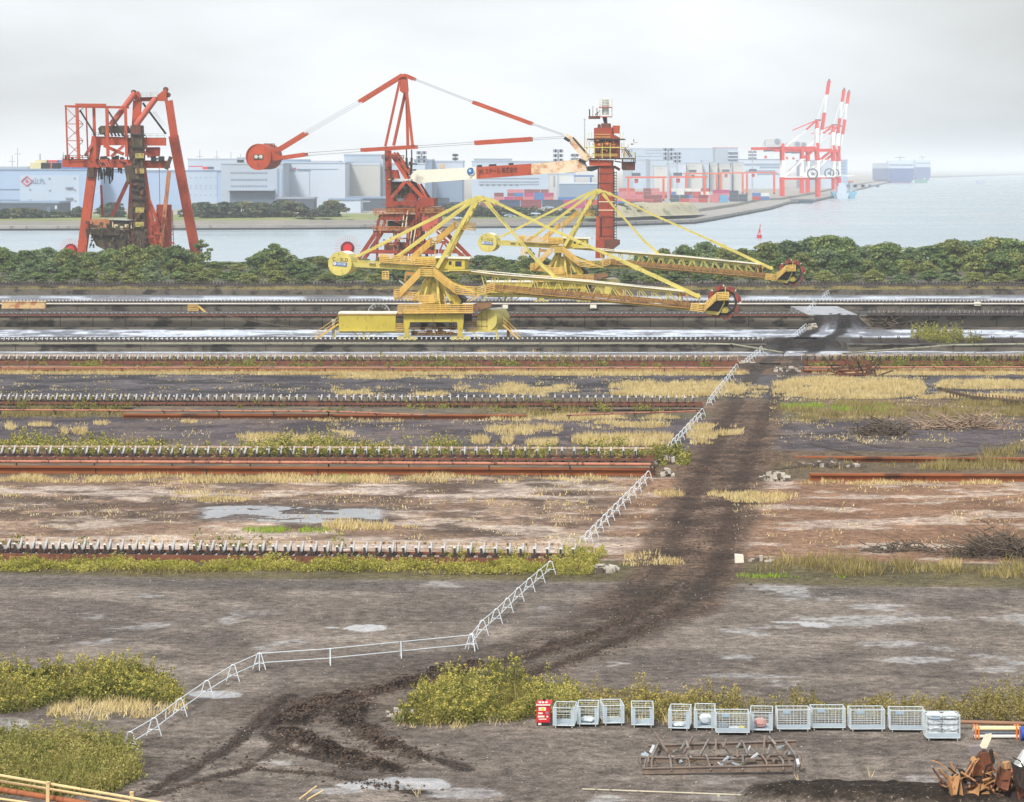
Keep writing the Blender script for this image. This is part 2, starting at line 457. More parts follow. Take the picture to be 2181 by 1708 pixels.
    for cx, cy, rx, ry, w in ((775, 1338, 45, 9, 1), (705, 1336, 22, 3, .9), (1740, 1330, 42, 8, 1), (1690, 1325, 60, 2.4, .9), (540, 1305, 60, 6, .35), (840, 1668, 115, 17, 1), (720, 1685, 60, 7, .6), (1020, 1690, 130, 12, .6), (20, 1545, 42, 14, 1), (455, 1478, 62, 8, .8), (1960, 1405, 110, 9, .6), (2110, 1412, 80, 8, .7), (1890, 1370, 70, 7, .5), (1600, 1440, 120, 6, .5), (2080, 1395, 40, 6, .5), (1960, 1660, 60, 12, .5), (300, 1430, 70, 9, .3)):
        e = ((PX - cx) / rx) ** 2 + ((PY - cy) / ry) ** 2 + (n2 - .5) * 2.6 + (n4 - .5) * 1.2
        mk = 1 - sstep(.55, 1.0, e)
        col(mk, (150, 144, 142), .8 * w); wet = np.maximum(wet, mk * w)
    # cart road and churned soil
    dr = polyline_dist(X, Y, ROAD)
    lat = dr + (n2 - .5) * 1.6 + (n1 - .5) * 1.2
    road = 1 - sstep(2.9, 4.3, lat)
    near = sstep(848, 862, PY)
    col(road * near, (104, 86, 73), .9); col(road * near * sstep(.46, .60, n2), (76, 61, 52), .8); col(road * near * sstep(.56, .68, n4), (128, 106, 88), .7)
    churn = np.maximum(churn, .42 * road * near)
    rut = np.abs(dr + (n2 - .5) * .9 - 2.2)
    rm = (1 - sstep(.6, 1.15, rut)) * sstep(745, 765, PY) * (1 - sstep(848, 866, PY))
    col(rm, (70, 64, 60), .95); churn = np.maximum(churn, .3 * rm)
    rm2 = (1 - sstep(.5, .95, np.abs(dr + (n2 - .5) * .8 - 1.7))) * near
    col(rm2, (70, 56, 48), .55); churn = np.maximum(churn, .55 * rm2)
    far = road * (1 - sstep(748, 762, PY)) * sstep(672, 684, PY)
    far = far * np.maximum(1 - sstep(.7, 1.3, rut), sstep(722, 732, PY) * sstep(.35, .5, n2)); col(far, (48, 45, 45), .95); wet = wet * (1 - .9 * np.maximum(far, road * near)); churn = np.maximum(churn, .5 * far)
    dc = np.minimum(polyline_dist(X, Y, CURVE), polyline_dist(X, Y, CURVE2) + .25) + (n2 - .5) * 1.6
    cm = 1 - sstep(.3, 1.0, dc)
    col(cm, (58, 47, 40), .95); churn = np.maximum(churn, .75 * cm)
    wide = 1 - sstep(2.6, 4.6, polyline_dist(X, Y, CURVE) + (n2 - .5) * 2)
    col(wide, (98, 86, 76), .6); col(wide * sstep(.48, .6, n2), (72, 61, 53), .65); churn = np.maximum(churn, .3 * wide)
    heap = np.zeros(PX.shape)
    for hp, r in ((HEAP1, .95), (HEAP2, .95), (HEAP3, .7), (HEAP4, .55)):
        d = polyline_dist(X, Y, hp) + (n2 - .5) * 1.5
        heap = np.maximum(heap, 1 - sstep(r * .4, r * 1.15, d))
    col(heap, (56, 45, 39), .95); churn = np.maximum(churn, heap)
    Zr = np.zeros(PX.shape)
    for r in RUTS:
        d = polyline_dist(X, Y, r) + (n2 - .5) * .9
        m = 1 - sstep(.18, .5, d)
        col(m, (62, 53, 47), .85); churn = np.maximum(churn, .4 * m); Zr = np.maximum(Zr, m)
    wet = wet * (1 - np.maximum(cm, heap))
    # grassy dark bank at the bottom edge, right of centre
    bank = (1 - sstep(1.0, 2.2, polyline_dist(X, Y, gpts([(1660, 1700), (1800, 1698), (1960, 1705), (2060, 1712)])) + (n2 - .5) * 1.4))
    col(bank, (60, 50, 40), .9); churn = np.maximum(churn, bank * .7)
    # heights: gentle unevenness, churned clods, ramps of soil over the two broken walls
    Z = (n1 - .5) * .10 + (n2 - .5) * .05 + (n3 - .5) * .12
    clod = fbm(X, Y, .8, 4, 21) - .5
    Z = Z + churn * (clod * .42 + .03) + heap * (.12 + clod * .3) + bank * .5
    Z = Z - .07 * rm2 - .06 * Zr
    for (x, y, h, w, dpt) in ((1712, 738, 1.05, 7.0, 7.0), (1784, 699, 2.02, 6.2, 8.5), (1640, 786, .55, 6, 4.5), (1690, 770, .5, 3, 4)):
        c = G(x, y)
        e = np.clip(1 - np.sqrt(((X - c.x) / w) ** 2 + ((Y - c.y - 2) / dpt) ** 2 + (n2 - .5) * .35), 0, 1)
        Z = np.maximum(Z, h * sstep(0, .55, e) + clod * .3 * (e > 0)); col(sstep(.05, .2, e), (50, 46, 45) if h > 1 else (74, 64, 57), .9); wet = wet * (1 - sstep(.05, .2, e))
    for x0, x1, y, h in ((1640, 1745, 972, .35), (1650, 1760, 985, .4), (1440, 1500, 1000, .3)):
        d = polyline_dist(X, Y, gpts([(x0, y), (x1, y)])) + (n2 - .5) * 2
        e = 1 - sstep(0.3, 2.6, d); Z = np.maximum(Z, h * e + clod * .3 * e); col(e, (98, 78, 66), .7)
    nv, nu = PX.shape
    V = np.stack([X, Y, Z], -1).reshape(-1, 3)
    idx = np.arange(nv * nu).reshape(nv, nu)
    Q = np.stack([idx[:-1, :-1], idx[:-1, 1:], idx[1:, 1:], idx[1:, :-1]], -1).reshape(-1, 4)
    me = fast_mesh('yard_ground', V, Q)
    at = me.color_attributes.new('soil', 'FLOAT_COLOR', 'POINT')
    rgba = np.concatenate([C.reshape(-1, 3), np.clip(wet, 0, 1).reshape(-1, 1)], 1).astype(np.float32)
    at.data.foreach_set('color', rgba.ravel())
    at2 = me.attributes.new('churn', 'FLOAT', 'POINT'); at2.data.foreach_set('value', churn.astype(np.float32).ravel())
    me.polygons.foreach_set('use_smooth', np.ones(len(me.polygons), bool))
    m = bpy.data.materials.new('yard_soil'); m.use_nodes = True
    n, l = m.node_tree.nodes, m.node_tree.links
    b = n['Principled BSDF']
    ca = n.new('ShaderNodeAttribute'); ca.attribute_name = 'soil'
    ch = n.new('ShaderNodeAttribute'); ch.attribute_name = 'churn'
    tc = n.new('ShaderNodeTexCoord')
    def noise(s, d, r=.6):
        t = n.new('ShaderNodeTexNoise'); t.inputs['Scale'].default_value = s; t.inputs['Detail'].default_value = d; t.inputs['Roughness'].default_value = r
        l.new(tc.outputs['Object'], t.inputs['Vector']); return t.outputs['Fac']
    def mth(op, a, b_, c=None):
        t = n.new('ShaderNodeMath'); t.operation = op
        for i, v in enumerate((a, b_, c)):
            if v is None: continue
            if isinstance(v, (int, float)): t.inputs[i].default_value = v
            else: l.new(v, t.inputs[i])
        return t.outputs[0]
    def rng(v, a, b_, c, d):
        t = n.new('ShaderNodeMapRange'); t.inputs['From Min'].default_value = a; t.inputs['From Max'].default_value = b_; t.inputs['To Min'].default_value = c; t.inputs['To Max'].default_value = d
        l.new(v, t.inputs['Value']); return t.outputs['Result']
    nf = noise(1.6, 8, .7); ng = noise(7.0, 4, .65); nh = noise(.35, 4)
    f = mth('MULTIPLY', rng(nf, .36, .64, .52, 1.45), rng(ng, .36, .64, .66, 1.34)); f = mth('MULTIPLY', f, rng(nh, .36, .64, .84, 1.15)); f = mth('MULTIPLY', f, rng(noise(17.0, 3, .6), .36, .64, .74, 1.26)); f = mth('MULTIPLY', f, rng(noise(.12, 6, .7), .38, .62, .80, 1.2))
    mx = n.new('ShaderNodeMix'); mx.data_type = 'RGBA'; mx.blend_type = 'MULTIPLY'; mx.inputs[0].default_value = 1
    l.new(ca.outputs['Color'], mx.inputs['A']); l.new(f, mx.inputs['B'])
    # small pale stones and dark crumbs
    st = rng(noise(6.5, 2, .5), .66, .72, 0, .6)
    m2 = n.new('ShaderNodeMix'); m2.data_type = 'RGBA'; m2.inputs['B'].default_value = (*lin((176, 168, 160)), 1)
    l.new(st, m2.inputs[0]); l.new(mx.outputs['Result'], m2.inputs['A'])
    cl = rng(mth('MULTIPLY_ADD', ch.outputs['Fac'], .30, noise(2.4, 7, .72)), .60, .67, 0, .62)
    m3 = n.new('ShaderNodeMix'); m3.data_type = 'RGBA'; m3.blend_type = 'MULTIPLY'; m3.inputs['B'].default_value = (.38, .34, .32, 1)
    l.new(cl, m3.inputs[0]); l.new(m2.outputs['Result'], m3.inputs['A'])
    l.new(m3.outputs['Result'], b.inputs['Base Color'])
    w = rng(mth('MULTIPLY_ADD', ca.outputs['Alpha'], 1.0, mth('MULTIPLY_ADD', nf, .8, -.4)), .35, .75, 0, 1)
    l.new(rng(w, 0, 1, .92, .045), b.inputs['Roughness'])
    l.new(rng(w, 0, 1, .12, .5), b.inputs['Specular IOR Level'])
    bp = n.new('ShaderNodeBump'); bp.inputs['Distance'].default_value = .25
    hgt = mth('ADD', mth('MULTIPLY', noise(2.8, 8, .7), 1.0), mth('MULTIPLY', noise(.9, 4, .6), .6))
    l.new(hgt, bp.inputs['Height'])
    l.new(mth('MULTIPLY', mth('MULTIPLY_ADD', ch.outputs['Fac'], .9, .35), rng(w, 0, 1, 1, .05)), bp.inputs['Strength'])
    l.new(bp.outputs['Normal'], b.inputs['Normal'])
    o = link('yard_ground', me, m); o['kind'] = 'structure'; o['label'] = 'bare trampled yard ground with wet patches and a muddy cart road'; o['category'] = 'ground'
build_ground()

# quay edge behind the yard, sea, far shore
QY = F * H / (560 - HY)
struct('quay_edge', MB().bb(-700, 700, QY - .5, QY + 2.5, -4.5, .25), paint('quay_concrete', (140, 138, 132), .85, .2, .2))
def sea_mat():
    m = bpy.data.materials.new('sea_water'); m.use_nodes = True
    n, l = m.node_tree.nodes, m.node_tree.links; b = n['Principled BSDF']
    b.inputs['Base Color'].default_value = (*lin((142, 158, 168)), 1); b.inputs['Roughness'].default_value = .22; b.inputs['IOR'].default_value = 1.33
    tc = n.new('ShaderNodeTexCoord'); mp = n.new('ShaderNodeMapping'); mp.inputs['Scale'].default_value = (.10, .16, 1)
    t = n.new('ShaderNodeTexNoise'); t.inputs['Scale'].default_value = 1; t.inputs['Detail'].default_value = 6; t.inputs['Roughness'].default_value = .6
    bp = n.new('ShaderNodeBump'); bp.inputs['Strength'].default_value = .18; bp.inputs['Distance'].default_value = 1.0
    l.new(tc.outputs['Object'], mp.inputs['Vector']); l.new(mp.outputs['Vector'], t.inputs['Vector']); l.new(t.outputs['Fac'], bp.inputs['Height']); l.new(bp.outputs['Normal'], b.inputs['Normal'])
    t2 = n.new('ShaderNodeTexNoise'); t2.inputs['Scale'].default_value = .012; t2.inputs['Detail'].default_value = 4
    mp2 = n.new('ShaderNodeMapping'); mp2.inputs['Scale'].default_value = (.4, 1.0, 1); l.new(tc.outputs['Object'], mp2.inputs['Vector']); l.new(mp2.outputs['Vector'], t2.inputs['Vector'])
    mr = n.new('ShaderNodeMapRange'); mr.inputs['From Min'].default_value = .3; mr.inputs['From Max'].default_value = .7; mr.inputs['To Min'].default_value = .14; mr.inputs['To Max'].default_value = .34
    l.new(t2.outputs['Fac'], mr.inputs['Value']); l.new(mr.outputs['Result'], b.inputs['Roughness'])
    return m
struct('sea', MB().add([(-41000, -400, -3), (41000, -400, -3), (41000, 45500, -3), (-41000, 45500, -3)], [(0, 1, 2, 3)]), sea_mat())

def flat_poly(name, pts, z, zb, mat):
    bm = bmesh.new()
    top = [bm.verts.new((p[0], p[1], z)) for p in pts]; bot = [bm.verts.new((p[0], p[1], zb)) for p in pts]
    k = len(pts)
    f = bm.faces.new(top)
    for i in range(k): bm.faces.new((top[i], bot[i], bot[(i + 1) % k], top[(i + 1) % k]))
    bmesh.ops.recalc_face_normals(bm, faces=bm.faces); bmesh.ops.triangulate(bm, faces=[f])
    me = bpy.data.meshes.new(name); bm.to_mesh(me); bm.free()
    o = link(name, me, mat); o['kind'] = 'structure'; o['label'] = name.replace('_', ' '); o['category'] = name.split('_')[-1]
    return o
SHORE = [(-1500, 494), (-400, 492.5), (0, 491), (600, 489), (1230, 484), (1480, 476.5), (1520, 470), (1640, 447), (1682, 434), (1727, 432), (1772, 421.5), (1825, 406), (1894, 389.5), (1960, 380)]
shore_xy = [tuple(G(x, y, -3)[:2]) for x, y in SHORE]
back = [(5200, 24000), (-14000, 26000), (-14000, 1400)]
m_far = paint('far_ground', (150, 146, 138), .9, .15, .02)
m_sea_wall = paint('sea_wall_concrete', (150, 146, 140), .85, .22, .08, .3, (96, 92, 88))
flat_poly('far_shore', shore_xy + back, -0.8, -5, m_sea_wall)
def inset(k, dy):                      # the same front line, set back
    return [(x - dx, y + dy) for (x, y), dx in zip(shore_xy[:k], [0] * k)]
up = [(x, y + 14) for x, y in shore_xy[:5]] + [(shore_xy[5][0] - 14, shore_xy[5][1] + 16)] + [(x - 22, y + 14) for x, y in shore_xy[6:]]
flat_poly('far_promenade', up + back, 1.0, -2, m_far)
# dark waterline stain along the foot of the sea wall
wl_mb = MB()
for (a, b) in zip(shore_xy[:-1], shore_xy[1:]):
    wl_mb.beam((a[0], a[1] - .35, -2.65), (b[0], b[1] - .35, -2.65), .5, .9)
struct('sea_wall_foot', wl_mb, paint('tide_stain', (52, 54, 56), .8, .2, .2))
# grassed bank behind the promenade
def bank():
    xs = np.linspace(-460, 78, 140); ys = np.array([1318, 1322, 1332, 1344, 1356, 1370, 1420, 1490])
    prof = np.array([0, .3, .7, .9, 1.0, 1.0, .8, 0])
    Xg, Yg = np.meshgrid(xs, ys)
    hh = .55 + .75 * fbm(Xg, Yg * 0, 70, 3, 31)
    taper = sstep(-470, -440, Xg) * (1 - sstep(-60, -10, Xg) * .45) * (1 - sstep(50, 78, Xg))
    fy = np.interp(Xg, [p[0] for p in shore_xy[:6]], [p[1] for p in shore_xy[:6]]) + 16; Yg = fy + (Yg - 1318)
    Zg = 1.02 + prof[:, None] * hh * taper + (fbm(Xg, Yg, 9, 3, 5) - .5) * .3 * (prof[:, None] > 0)
    k = np.arange(Xg.size).reshape(Xg.shape)
    me = fast_mesh('grass_bank', np.stack([Xg, Yg, Zg], -1).reshape(-1, 3), np.stack([k[:-1, :-1], k[:-1, 1:], k[1:, 1:], k[1:, :-1]], -1).reshape(-1, 4))
    me.polygons.foreach_set('use_smooth', np.ones(len(me.polygons), bool))
    o = link('grass_bank', me, paint('park_grass', (122, 132, 78), .95, .25, .05, .35, (140, 134, 92), streak=1)); o['kind'] = 'structure'; o['label'] = 'green grassed bank on the far shore'; o['category'] = 'bank'
bank()
def mound():
    a = A(1360, 462, 1420); b = A(1545, 452, 1620)
    xs = np.linspace(-1, 1, 70); ys = np.linspace(-1, 1, 30)
    Xg, Yg = np.meshgrid(xs, ys)
    cx0, cy0 = (a.x + b.x) / 2, 1500
    XX = 71 + Xg * 29 + Yg * 7; YY = 1474 + Yg * 58 + Xg * 52
    r = np.sqrt(Xg ** 4 + Yg ** 4)
    ZZ = .9 + 6.0 * (1 - sstep(.35, 1.0, r + (fbm(XX, YY, 16, 4, 8) - .5) * .5)) * (.72 + .5 * fbm(XX, YY, 26, 3, 12)) + (fbm(XX, YY, 4, 3, 6) - .5) * 1.2 * (1 - sstep(.7, 1, r))
    k = np.arange(Xg.size).reshape(Xg.shape)
    me = fast_mesh('mound', np.stack([XX, YY, ZZ], -1).reshape(-1, 3), np.stack([k[:-1, :-1], k[:-1, 1:], k[1:, 1:], k[1:, :-1]], -1).reshape(-1, 4))
    me.polygons.foreach_set('use_smooth', np.ones(len(me.polygons), bool))
    o = link('spoil_mound', me, paint('dry_bank_grass', (168, 160, 136), .95, .25, .12, .35, (126, 128, 100), streak=1)); o['kind'] = 'structure'; o['label'] = 'dry grassed spoil mound at the corner of the far shore'; o['category'] = 'mound'
mound()

# ---------------------------------------------------------------- walls under the belt lines
m_conc = paint('old_concrete', (102, 96, 86), .9, .3, .25, .55, (54, 50, 47), streak=.5, rscale=.6, bump=.15)
m_conc_pale = paint('pale_concrete', (124, 116, 103), .9, .25, .25, .5, (68, 63, 58), streak=.5, rscale=.6, bump=.15)
m_rustwall = paint('rust_stained_wall', (146, 84, 48), .9, .22, .3, .3, (96, 58, 38), streak=.4, rscale=.6, bump=.15)
m_berm = paint('berm_soil', (92, 84, 70), .95, .35, .6, .45, (120, 104, 72), streak=1)
m_berm_dark = paint('berm_coal_dirt', (50, 48, 48), .9, .3, .5, .3, (100, 92, 80), streak=1)
def wall(label, x0, y0, x1, y1, h, depth, mat, topmat, cap=True, joints=6.0, group='walls carrying the belt conveyor lines'):
    """wall from grid point to grid point along its foot, h high, with soil behind it"""
    a, b = G(x0, y0), G(x1, y1)
    mb = MB()
    d = (b - a); L = d.length; d.normalize(); back_ = Vector((-d.y, d.x, 0))
    root = thing('retaining_wall', label, 'wall', a, group)
    mb.prism([a, b, b + back_ * depth, a + back_ * depth], (0, 0, h))
    o = part('face', mb, mat, root)
    o.data.materials.append(topmat)
    for p in o.data.polygons:
        if abs(p.normal.z) > .9: p.material_index = 1
    if cap:
        c = MB(); e = Vector((0, 0, h))
        c.beam(a - back_ * .06 + e * 1.0 + Vector((0, 0, -.02)), b - back_ * .06 + e + Vector((0, 0, -.02)), .42, .16)
        part('coping', c, mat, root)
    if joints:
        j = MB(); k = int(L / joints)
        for i in range(1, k):
            p = a + d * (L * i / k) - back_ * .012
            j.beam(p, p + Vector((0, 0, h * .96)), .10, .03, up=back_)
        part('joint', j, paint('joint_dark', (58, 54, 50), .95, .2, 1), root)['kind'] = 'stuff'
    return root
wall('rust-brown low wall below the goldenrod-grown conveyor, left of the road', -500, 1006, 1392, 1014, .60, 8, m_rustwall, m_berm, joints=9)
wall('rust-brown broken low wall right of the road, rubble at its end', 1725, 1024, 2700, 1027, .55, 1.2, m_rustwall, m_berm, joints=8)
wall('rust-brown low kerb wall in front of the thin conveyor, left half', 262, 891, 1120, 893, .42, 8, m_rustwall, m_berm, joints=9)
wall('long rusty foot wall under the red-brown conveyor left of the road', -500, 791.5, 1578, 794, .34, 7, m_rustwall, m_berm, joints=0)
wall('rusty foot wall under the conveyor right of the road', 1712, 793, 2750, 793, .30, 7, m_rustwall, m_berm, joints=0)
wall('grey concrete wall that the front reclaimer stands on', -500, 749, 1632, 749, 1.02, 17, m_conc, m_berm_dark, joints=8)
wall('grey concrete wall with a sloping pipe, right of the coal ramp', 1806, 748, 2800, 748, .95, 15, m_conc, m_berm_dark, joints=8)
wall('tall grey concrete wall behind the front reclaimer', -500, 699, 1734, 699, 2.0, 9, m_conc_pale, m_berm_dark, joints=5)
wall('tall pale concrete wall right of the gap with the branch pile', 1832, 699, 2850, 699, 2.0, 9, m_conc_pale, m_berm_dark, joints=5)
wall('grey concrete wall under the rear reclaimer', -500, 662, 2900, 662, 1.15, 14, m_conc, m_berm_dark, joints=6)
wall('farthest concrete wall in front of the tree belt', -500, 627.5, 2950, 627.5, 1.7, 7, m_conc, m_berm_dark, joints=7)
struct('gap_slab', MB().bb(G(1727, 674, 2.0).x, G(1834, 674, 2.0).x, 450.2, 478, -.1, 2.03), paint('wet_slab', (146, 147, 152), .3, .25, .3, .45, (84, 82, 82), streak=1, spec=.6))
# low sill at the foot of the tall wall
struct('sill_slab', MB().prism([G(-500, 701.5), G(1720, 701.5), G(1720, 699.2), G(-500, 699.2)], (0, 0, .25)).prism([G(1850, 701.5), G(2850, 701.5), G(2850, 699.2), G(1850, 699.2)], (0, 0, .25)), m_conc)

# ---------------------------------------------------------------- belt conveyors
m_roller = paint('galvanised_roller', (184, 182, 180), .5, .2, 2, .26, (96, 80, 70), metal=.2)
m_roller_far = paint('dull_roller', (124, 120, 118), .6, .2, 2, .4, (84, 72, 64))
m_bed = paint('spilled_ore_bed', (62, 48, 40), .95, .35, .8, .4, (96, 84, 56), streak=1)
m_bracket = paint('dark_bracket', (58, 48, 44), .8, .3, 2)
m_stringer = paint('rusty_stringer', (116, 72, 54), .8, .3, .8, .4, (84, 52, 40))
m_stringer_pale = paint('pale_stringer', (188, 164, 138), .7, .25, .8, .45, (112, 72, 54))
m_stringer_dark = paint('dark_stringer', (76, 68, 64), .8, .3, .8, .3, (54, 46, 42))
m_pipe_rust = paint('rusty_pipe', (176, 116, 92), .65, .25, .5, .4, (104, 62, 46))
m_pipe_pale = paint('pale_pipe', (196, 190, 178), .55, .15, .5, .3, (140, 128, 112))
m_pipe_green = paint('mossy_pipe', (146, 144, 122), .7, .2, .5, .4, (104, 100, 84))
def idler_mesh(w, hgt, r, roller, bracket, ret=True):
    hw = w / 2; mb = MB()
    mb.tube((0, -hw * .36, hgt * .5), (0, hw * .36, hgt * .5), r, 7)
    for s in (-1, 1): mb.tube((0, s * hw * .40, hgt * .52), (0, s * hw * .98, hgt), r, 7)
    if ret: mb.tube((.25, -hw * .95, hgt * .12), (.25, hw * .95, hgt * .12), r * .9, 7)
    nr = len(mb.f)
    for s in (-1, 1):
        mb.beam((0, s * hw, 0), (0, s * hw, hgt * .98), .08, .06)
        mb.beam((.05, s * hw * .42, hgt * .14), (.02, s * hw * .42, hgt * .5), .10, .06)
    mb.beam((.08, -hw, hgt * .2), (.08, hw, hgt * .2), .16, .20)
    mb.beam((-.2, -hw * .96, hgt * .34), (.16, -hw * .96, hgt * .34), .10, hgt * .38); mb.beam((.02, -hw * .95, hgt * .3), (.02, -hw * .3, hgt * .12), .08, .1)
    me = mb.mesh('idler'); me.materials.append(roller); me.materials.append(bracket)
    for i, p in enumerate(me.polygons): p.material_index = 0 if i < nr else 1
    return me
def conveyor(label, x0, y0, x1, y1, z0, w, hgt, spacing, roller, stringer, r=.08, rail=True, skip=0.0, legs=2.5, nmax=100, group='idle belt conveyor lines across the yard', sag=0.0, sheet=False):
    a, b = G(x0, y0, z0), G(x1, y1, z0)
    d = b - a; L = d.length; d.normalize(); bk = Vector((-d.y, d.x, 0)); up = Vector((0, 0, 1))
    root = thing('belt_conveyor', label, 'conveyor', a, group)
    n = 24
    for s in (0, 1):
        mb = MB(); off = bk * (w * s)
        for i in range(n):
            p, q_ = a + d * (L * i / n), a + d * (L * (i + 1) / n)
            mb.beam(p + off + up * (hgt * .30), q_ + off + up * (hgt * .30), .12, .2)
        k = int(L / legs)
        for i in range(k + 1):
            p = a + d * (L * i / max(k, 1)) + off; mb.beam(p, p + up * (hgt * .3), .1, .1)
        part('stringer', mb, stringer, root)
    if rail:
        mb = MB()
        off = bk * (w + .12)
        mb.beam(a + off + up * hgt * .98, b + off + up * hgt * .98, .12, .14)
        k = int(L / 4)
        for i in range(k + 1):
            p = a + d * (L * i / max(k, 1)) + off; mb.beam(p, p + up * hgt * .96, .07, .07)
        part('guard_rail', mb, m_stringer_pale if stringer is m_stringer else stringer, root)
    if sheet:
        mb = MB(); mb.beam(a + bk * (-.12) + up * (hgt * .05), b + bk * (-.12) + up * (hgt * .05), .05, hgt * .34)
        part('side_plate', mb, stringer, root)
    mb = MB(); n0 = a + bk * .1; n1 = b + bk * .1; mb.prism([n0, n1, n1 + bk * (w - .2), n0 + bk * (w - .2)], (0, 0, .035)); part('belt_bed', mb, m_bed, root)
    me = idler_mesh(w * .92, hgt, r, roller, m_bracket)
    cnt = int(L / spacing); vis = []
    rr = random.Random(int(y0 * 7 + x0)); ang = math.atan2(d.y, d.x)
    spots = []
    for i in range(cnt):
        if rr.random() < skip: continue
        p = a + d * (spacing * (i + .5)) + bk * (w / 2)
        px = CX + F * p.x / p.y
        spots.append((abs(px - 1090) > 1120, i, p + up * (hgt * .04)))
    spots.sort(key=lambda t: (t[0], t[1]))
    inview = [s for s in spots if not s[0]]
    sel = inview if len(inview) <= nmax else [inview[int(i * len(inview) / nmax)] for i in range(nmax)]
    ids = {s[1] for s in sel}
    for _, i, p in sel:
        o = bpy.data.objects.new('idler', me); COL.objects.link(o); o.parent = root; o.location = p - a; o.rotation_euler = (0, 0, ang + rr.uniform(-.05, .05))
    rest = [s for s in spots if s[1] not in ids]
    if rest:
        nv = len(me.vertices); co = np.empty(nv * 3, np.float32); me.vertices.foreach_get('co', co); co = co.reshape(-1, 3)
        rot = np.array([[math.cos(ang), -math.sin(ang)], [math.sin(ang), math.cos(ang)]], np.float32)
        co[:, :2] = co[:, :2] @ rot.T
        faces = [tuple(p.vertices) for p in me.polygons]; mi = [p.material_index for p in me.polygons]
        vs, fs, ms = [], [], []
        for kk, (_, i, p) in enumerate(rest):
            vs.extend((co + np.array(p - a, np.float32)).tolist()); fs.extend([tuple(q + kk * nv for q in f) for f in faces]); ms.extend(mi)
        m2 = bpy.data.meshes.new('idlers'); m2.from_pydata(vs, [], fs); m2.materials.append(roller); m2.materials.append(m_bracket)
        m2.polygons.foreach_set('material_index', ms); m2.update()
        o = link('idlers', m2, None, root); o['kind'] = 'stuff'
    return root
conveyor('nearest rusty conveyor line, behind the green weed strip, ending at the white barrier', -420, 1187, 1262, 1203, .05, 2.4, .95, .83, m_roller, m_stringer, r=.085, legs=3, sheet=True)
conveyor('rusty conveyor line overgrown with goldenrod, above the rust-brown wall', -460, 981, 1392, 986.5, .6, 2.6, 1.0, 1.02, m_roller, m_stringer, r=.09, legs=3)
conveyor('rusty conveyor line with close-set white idlers between two dark ground strips', -460, 863, 1497, 868, .42, 2.4, 1.0, .835, m_roller, m_stringer, r=.09, rail=False, skip=.02)
conveyor('red-brown conveyor line in front of the wet ditch, left of the road', -460, 774, 1574, 777, .34, 2.6, .95, 1.02, m_roller, m_stringer, r=.09, sheet=True)
conveyor('red-brown conveyor line continuing right of the road', 1712, 775, 2500, 775, .30, 2.6, .95, 1.02, m_stringer_dark, m_stringer, r=.07, sheet=True)
conveyor('grey conveyor line at the feet of the front reclaimer', -360, 730, 1640, 730, 1.02, 1.8, .55, .66, m_roller, m_stringer_dark, r=.10, rail=False)
conveyor('broken grey conveyor line right of the coal ramp, mostly posts', 1815, 729, 2560, 729, .95, 1.8, .8, 2.6, m_stringer_dark, m_stringer_dark, r=.06, rail=False)
conveyor('brown conveyor line on the tall wall behind the front reclaimer', -360, 673.5, 1722, 673.5, 2.0, 1.6, .5, .74, m_roller_far, m_stringer, r=.10, rail=False)
conveyor('grey conveyor line on the tall pale wall right of the gap', 1850, 673, 2560, 673, 2.0, 2.2, .7, .74, m_roller_far, m_stringer_dark, r=.08, rail=False)
conveyor('dark conveyor line with a white front pipe under the rear reclaimer', -360, 646, 2540, 646, 1.15, 1.6, .5, .62, m_roller, m_stringer_dark, r=.10, rail=False)
conveyor('farthest conveyor line, dark posts in front of the tree belt', -360, 609, 2560, 609, 1.7, 1.6, .8, .66, m_stringer_dark, m_stringer_dark, r=.09, rail=False)
# service pipes in front of the belt lines
def pipe(label, pts, z, r, mat, feet=6.0, zs=None, group='service pipes along the belt lines'):
    ps = []
    for i, (x, y) in enumerate(pts):
        p = G(x, y, z); ps.append(Vector((p.x, p.y, z if zs is None else zs[i])))
    root = thing('service_pipe', label, 'pipe', ps[0], group)
    part('tube', MB().path(ps, r, 8), mat, root)
    if feet:
        mb = MB()
        for a, b in zip(ps[:-1], ps[1:]):
            k = max(1, int((b - a).length / feet))
            for i in range(k + 1):
                p = a.lerp(b, i / k); mb.beam(p - Vector((0, 0, min(.6, z * .6))), p - Vector((0, 0, r * .6)), .12, .10); mb.beam(p - Vector((.25, 0, .05)), p + Vector((.25, 0, -.05)), .16, .12)
        part('pipe_support', mb, m_bracket, root)
    return root
pipe('thick rust-red pipe above the rust-brown wall, left of the road', [(-460, 981), (700, 985), (1386, 989)], 1.0, .13, m_pipe_rust, 6)
pipe('thin rusty pipe in front of the close-set idlers, left end', [(-460, 871), (700, 876), (905, 884)], .8, .085, m_pipe_rust, 5)
pipe('thin bent rusty pipe in front of the close-set idlers, right end', [(1212, 884), (1490, 875)], .7, .08, m_pipe_rust, 5)
pipe('pale pipe along the red-brown conveyor, left of the road', [(-460, 782), (1560, 783.5)], .75, .10, m_pipe_rust, 8)
pipe('pale pipe along the red-brown conveyor, right of the road', [(1712, 782.5), (2500, 781)], .7, .10, m_pipe_rust, 8)
pipe('mossy grey pipe on the wall at the feet of the front reclaimer', [(-360, 731), (1480, 731), (1560, 732), (1668, 742)], 1.3, .11, m_pipe_green, 10, zs=[1.3, 1.3, 1.25, .75])
pipe('grey pipe sloping up from the coal ramp to the right', [(1800, 744), (2030, 733), (2500, 729)], 1.2, .11, m_pipe_green, 12, zs=[.7, 1.1, 1.3])
pipe('white pipe along the wall under the rear reclaimer', [(-360, 647), (2500, 647)], 1.45, .15, m_pipe_pale, 14)
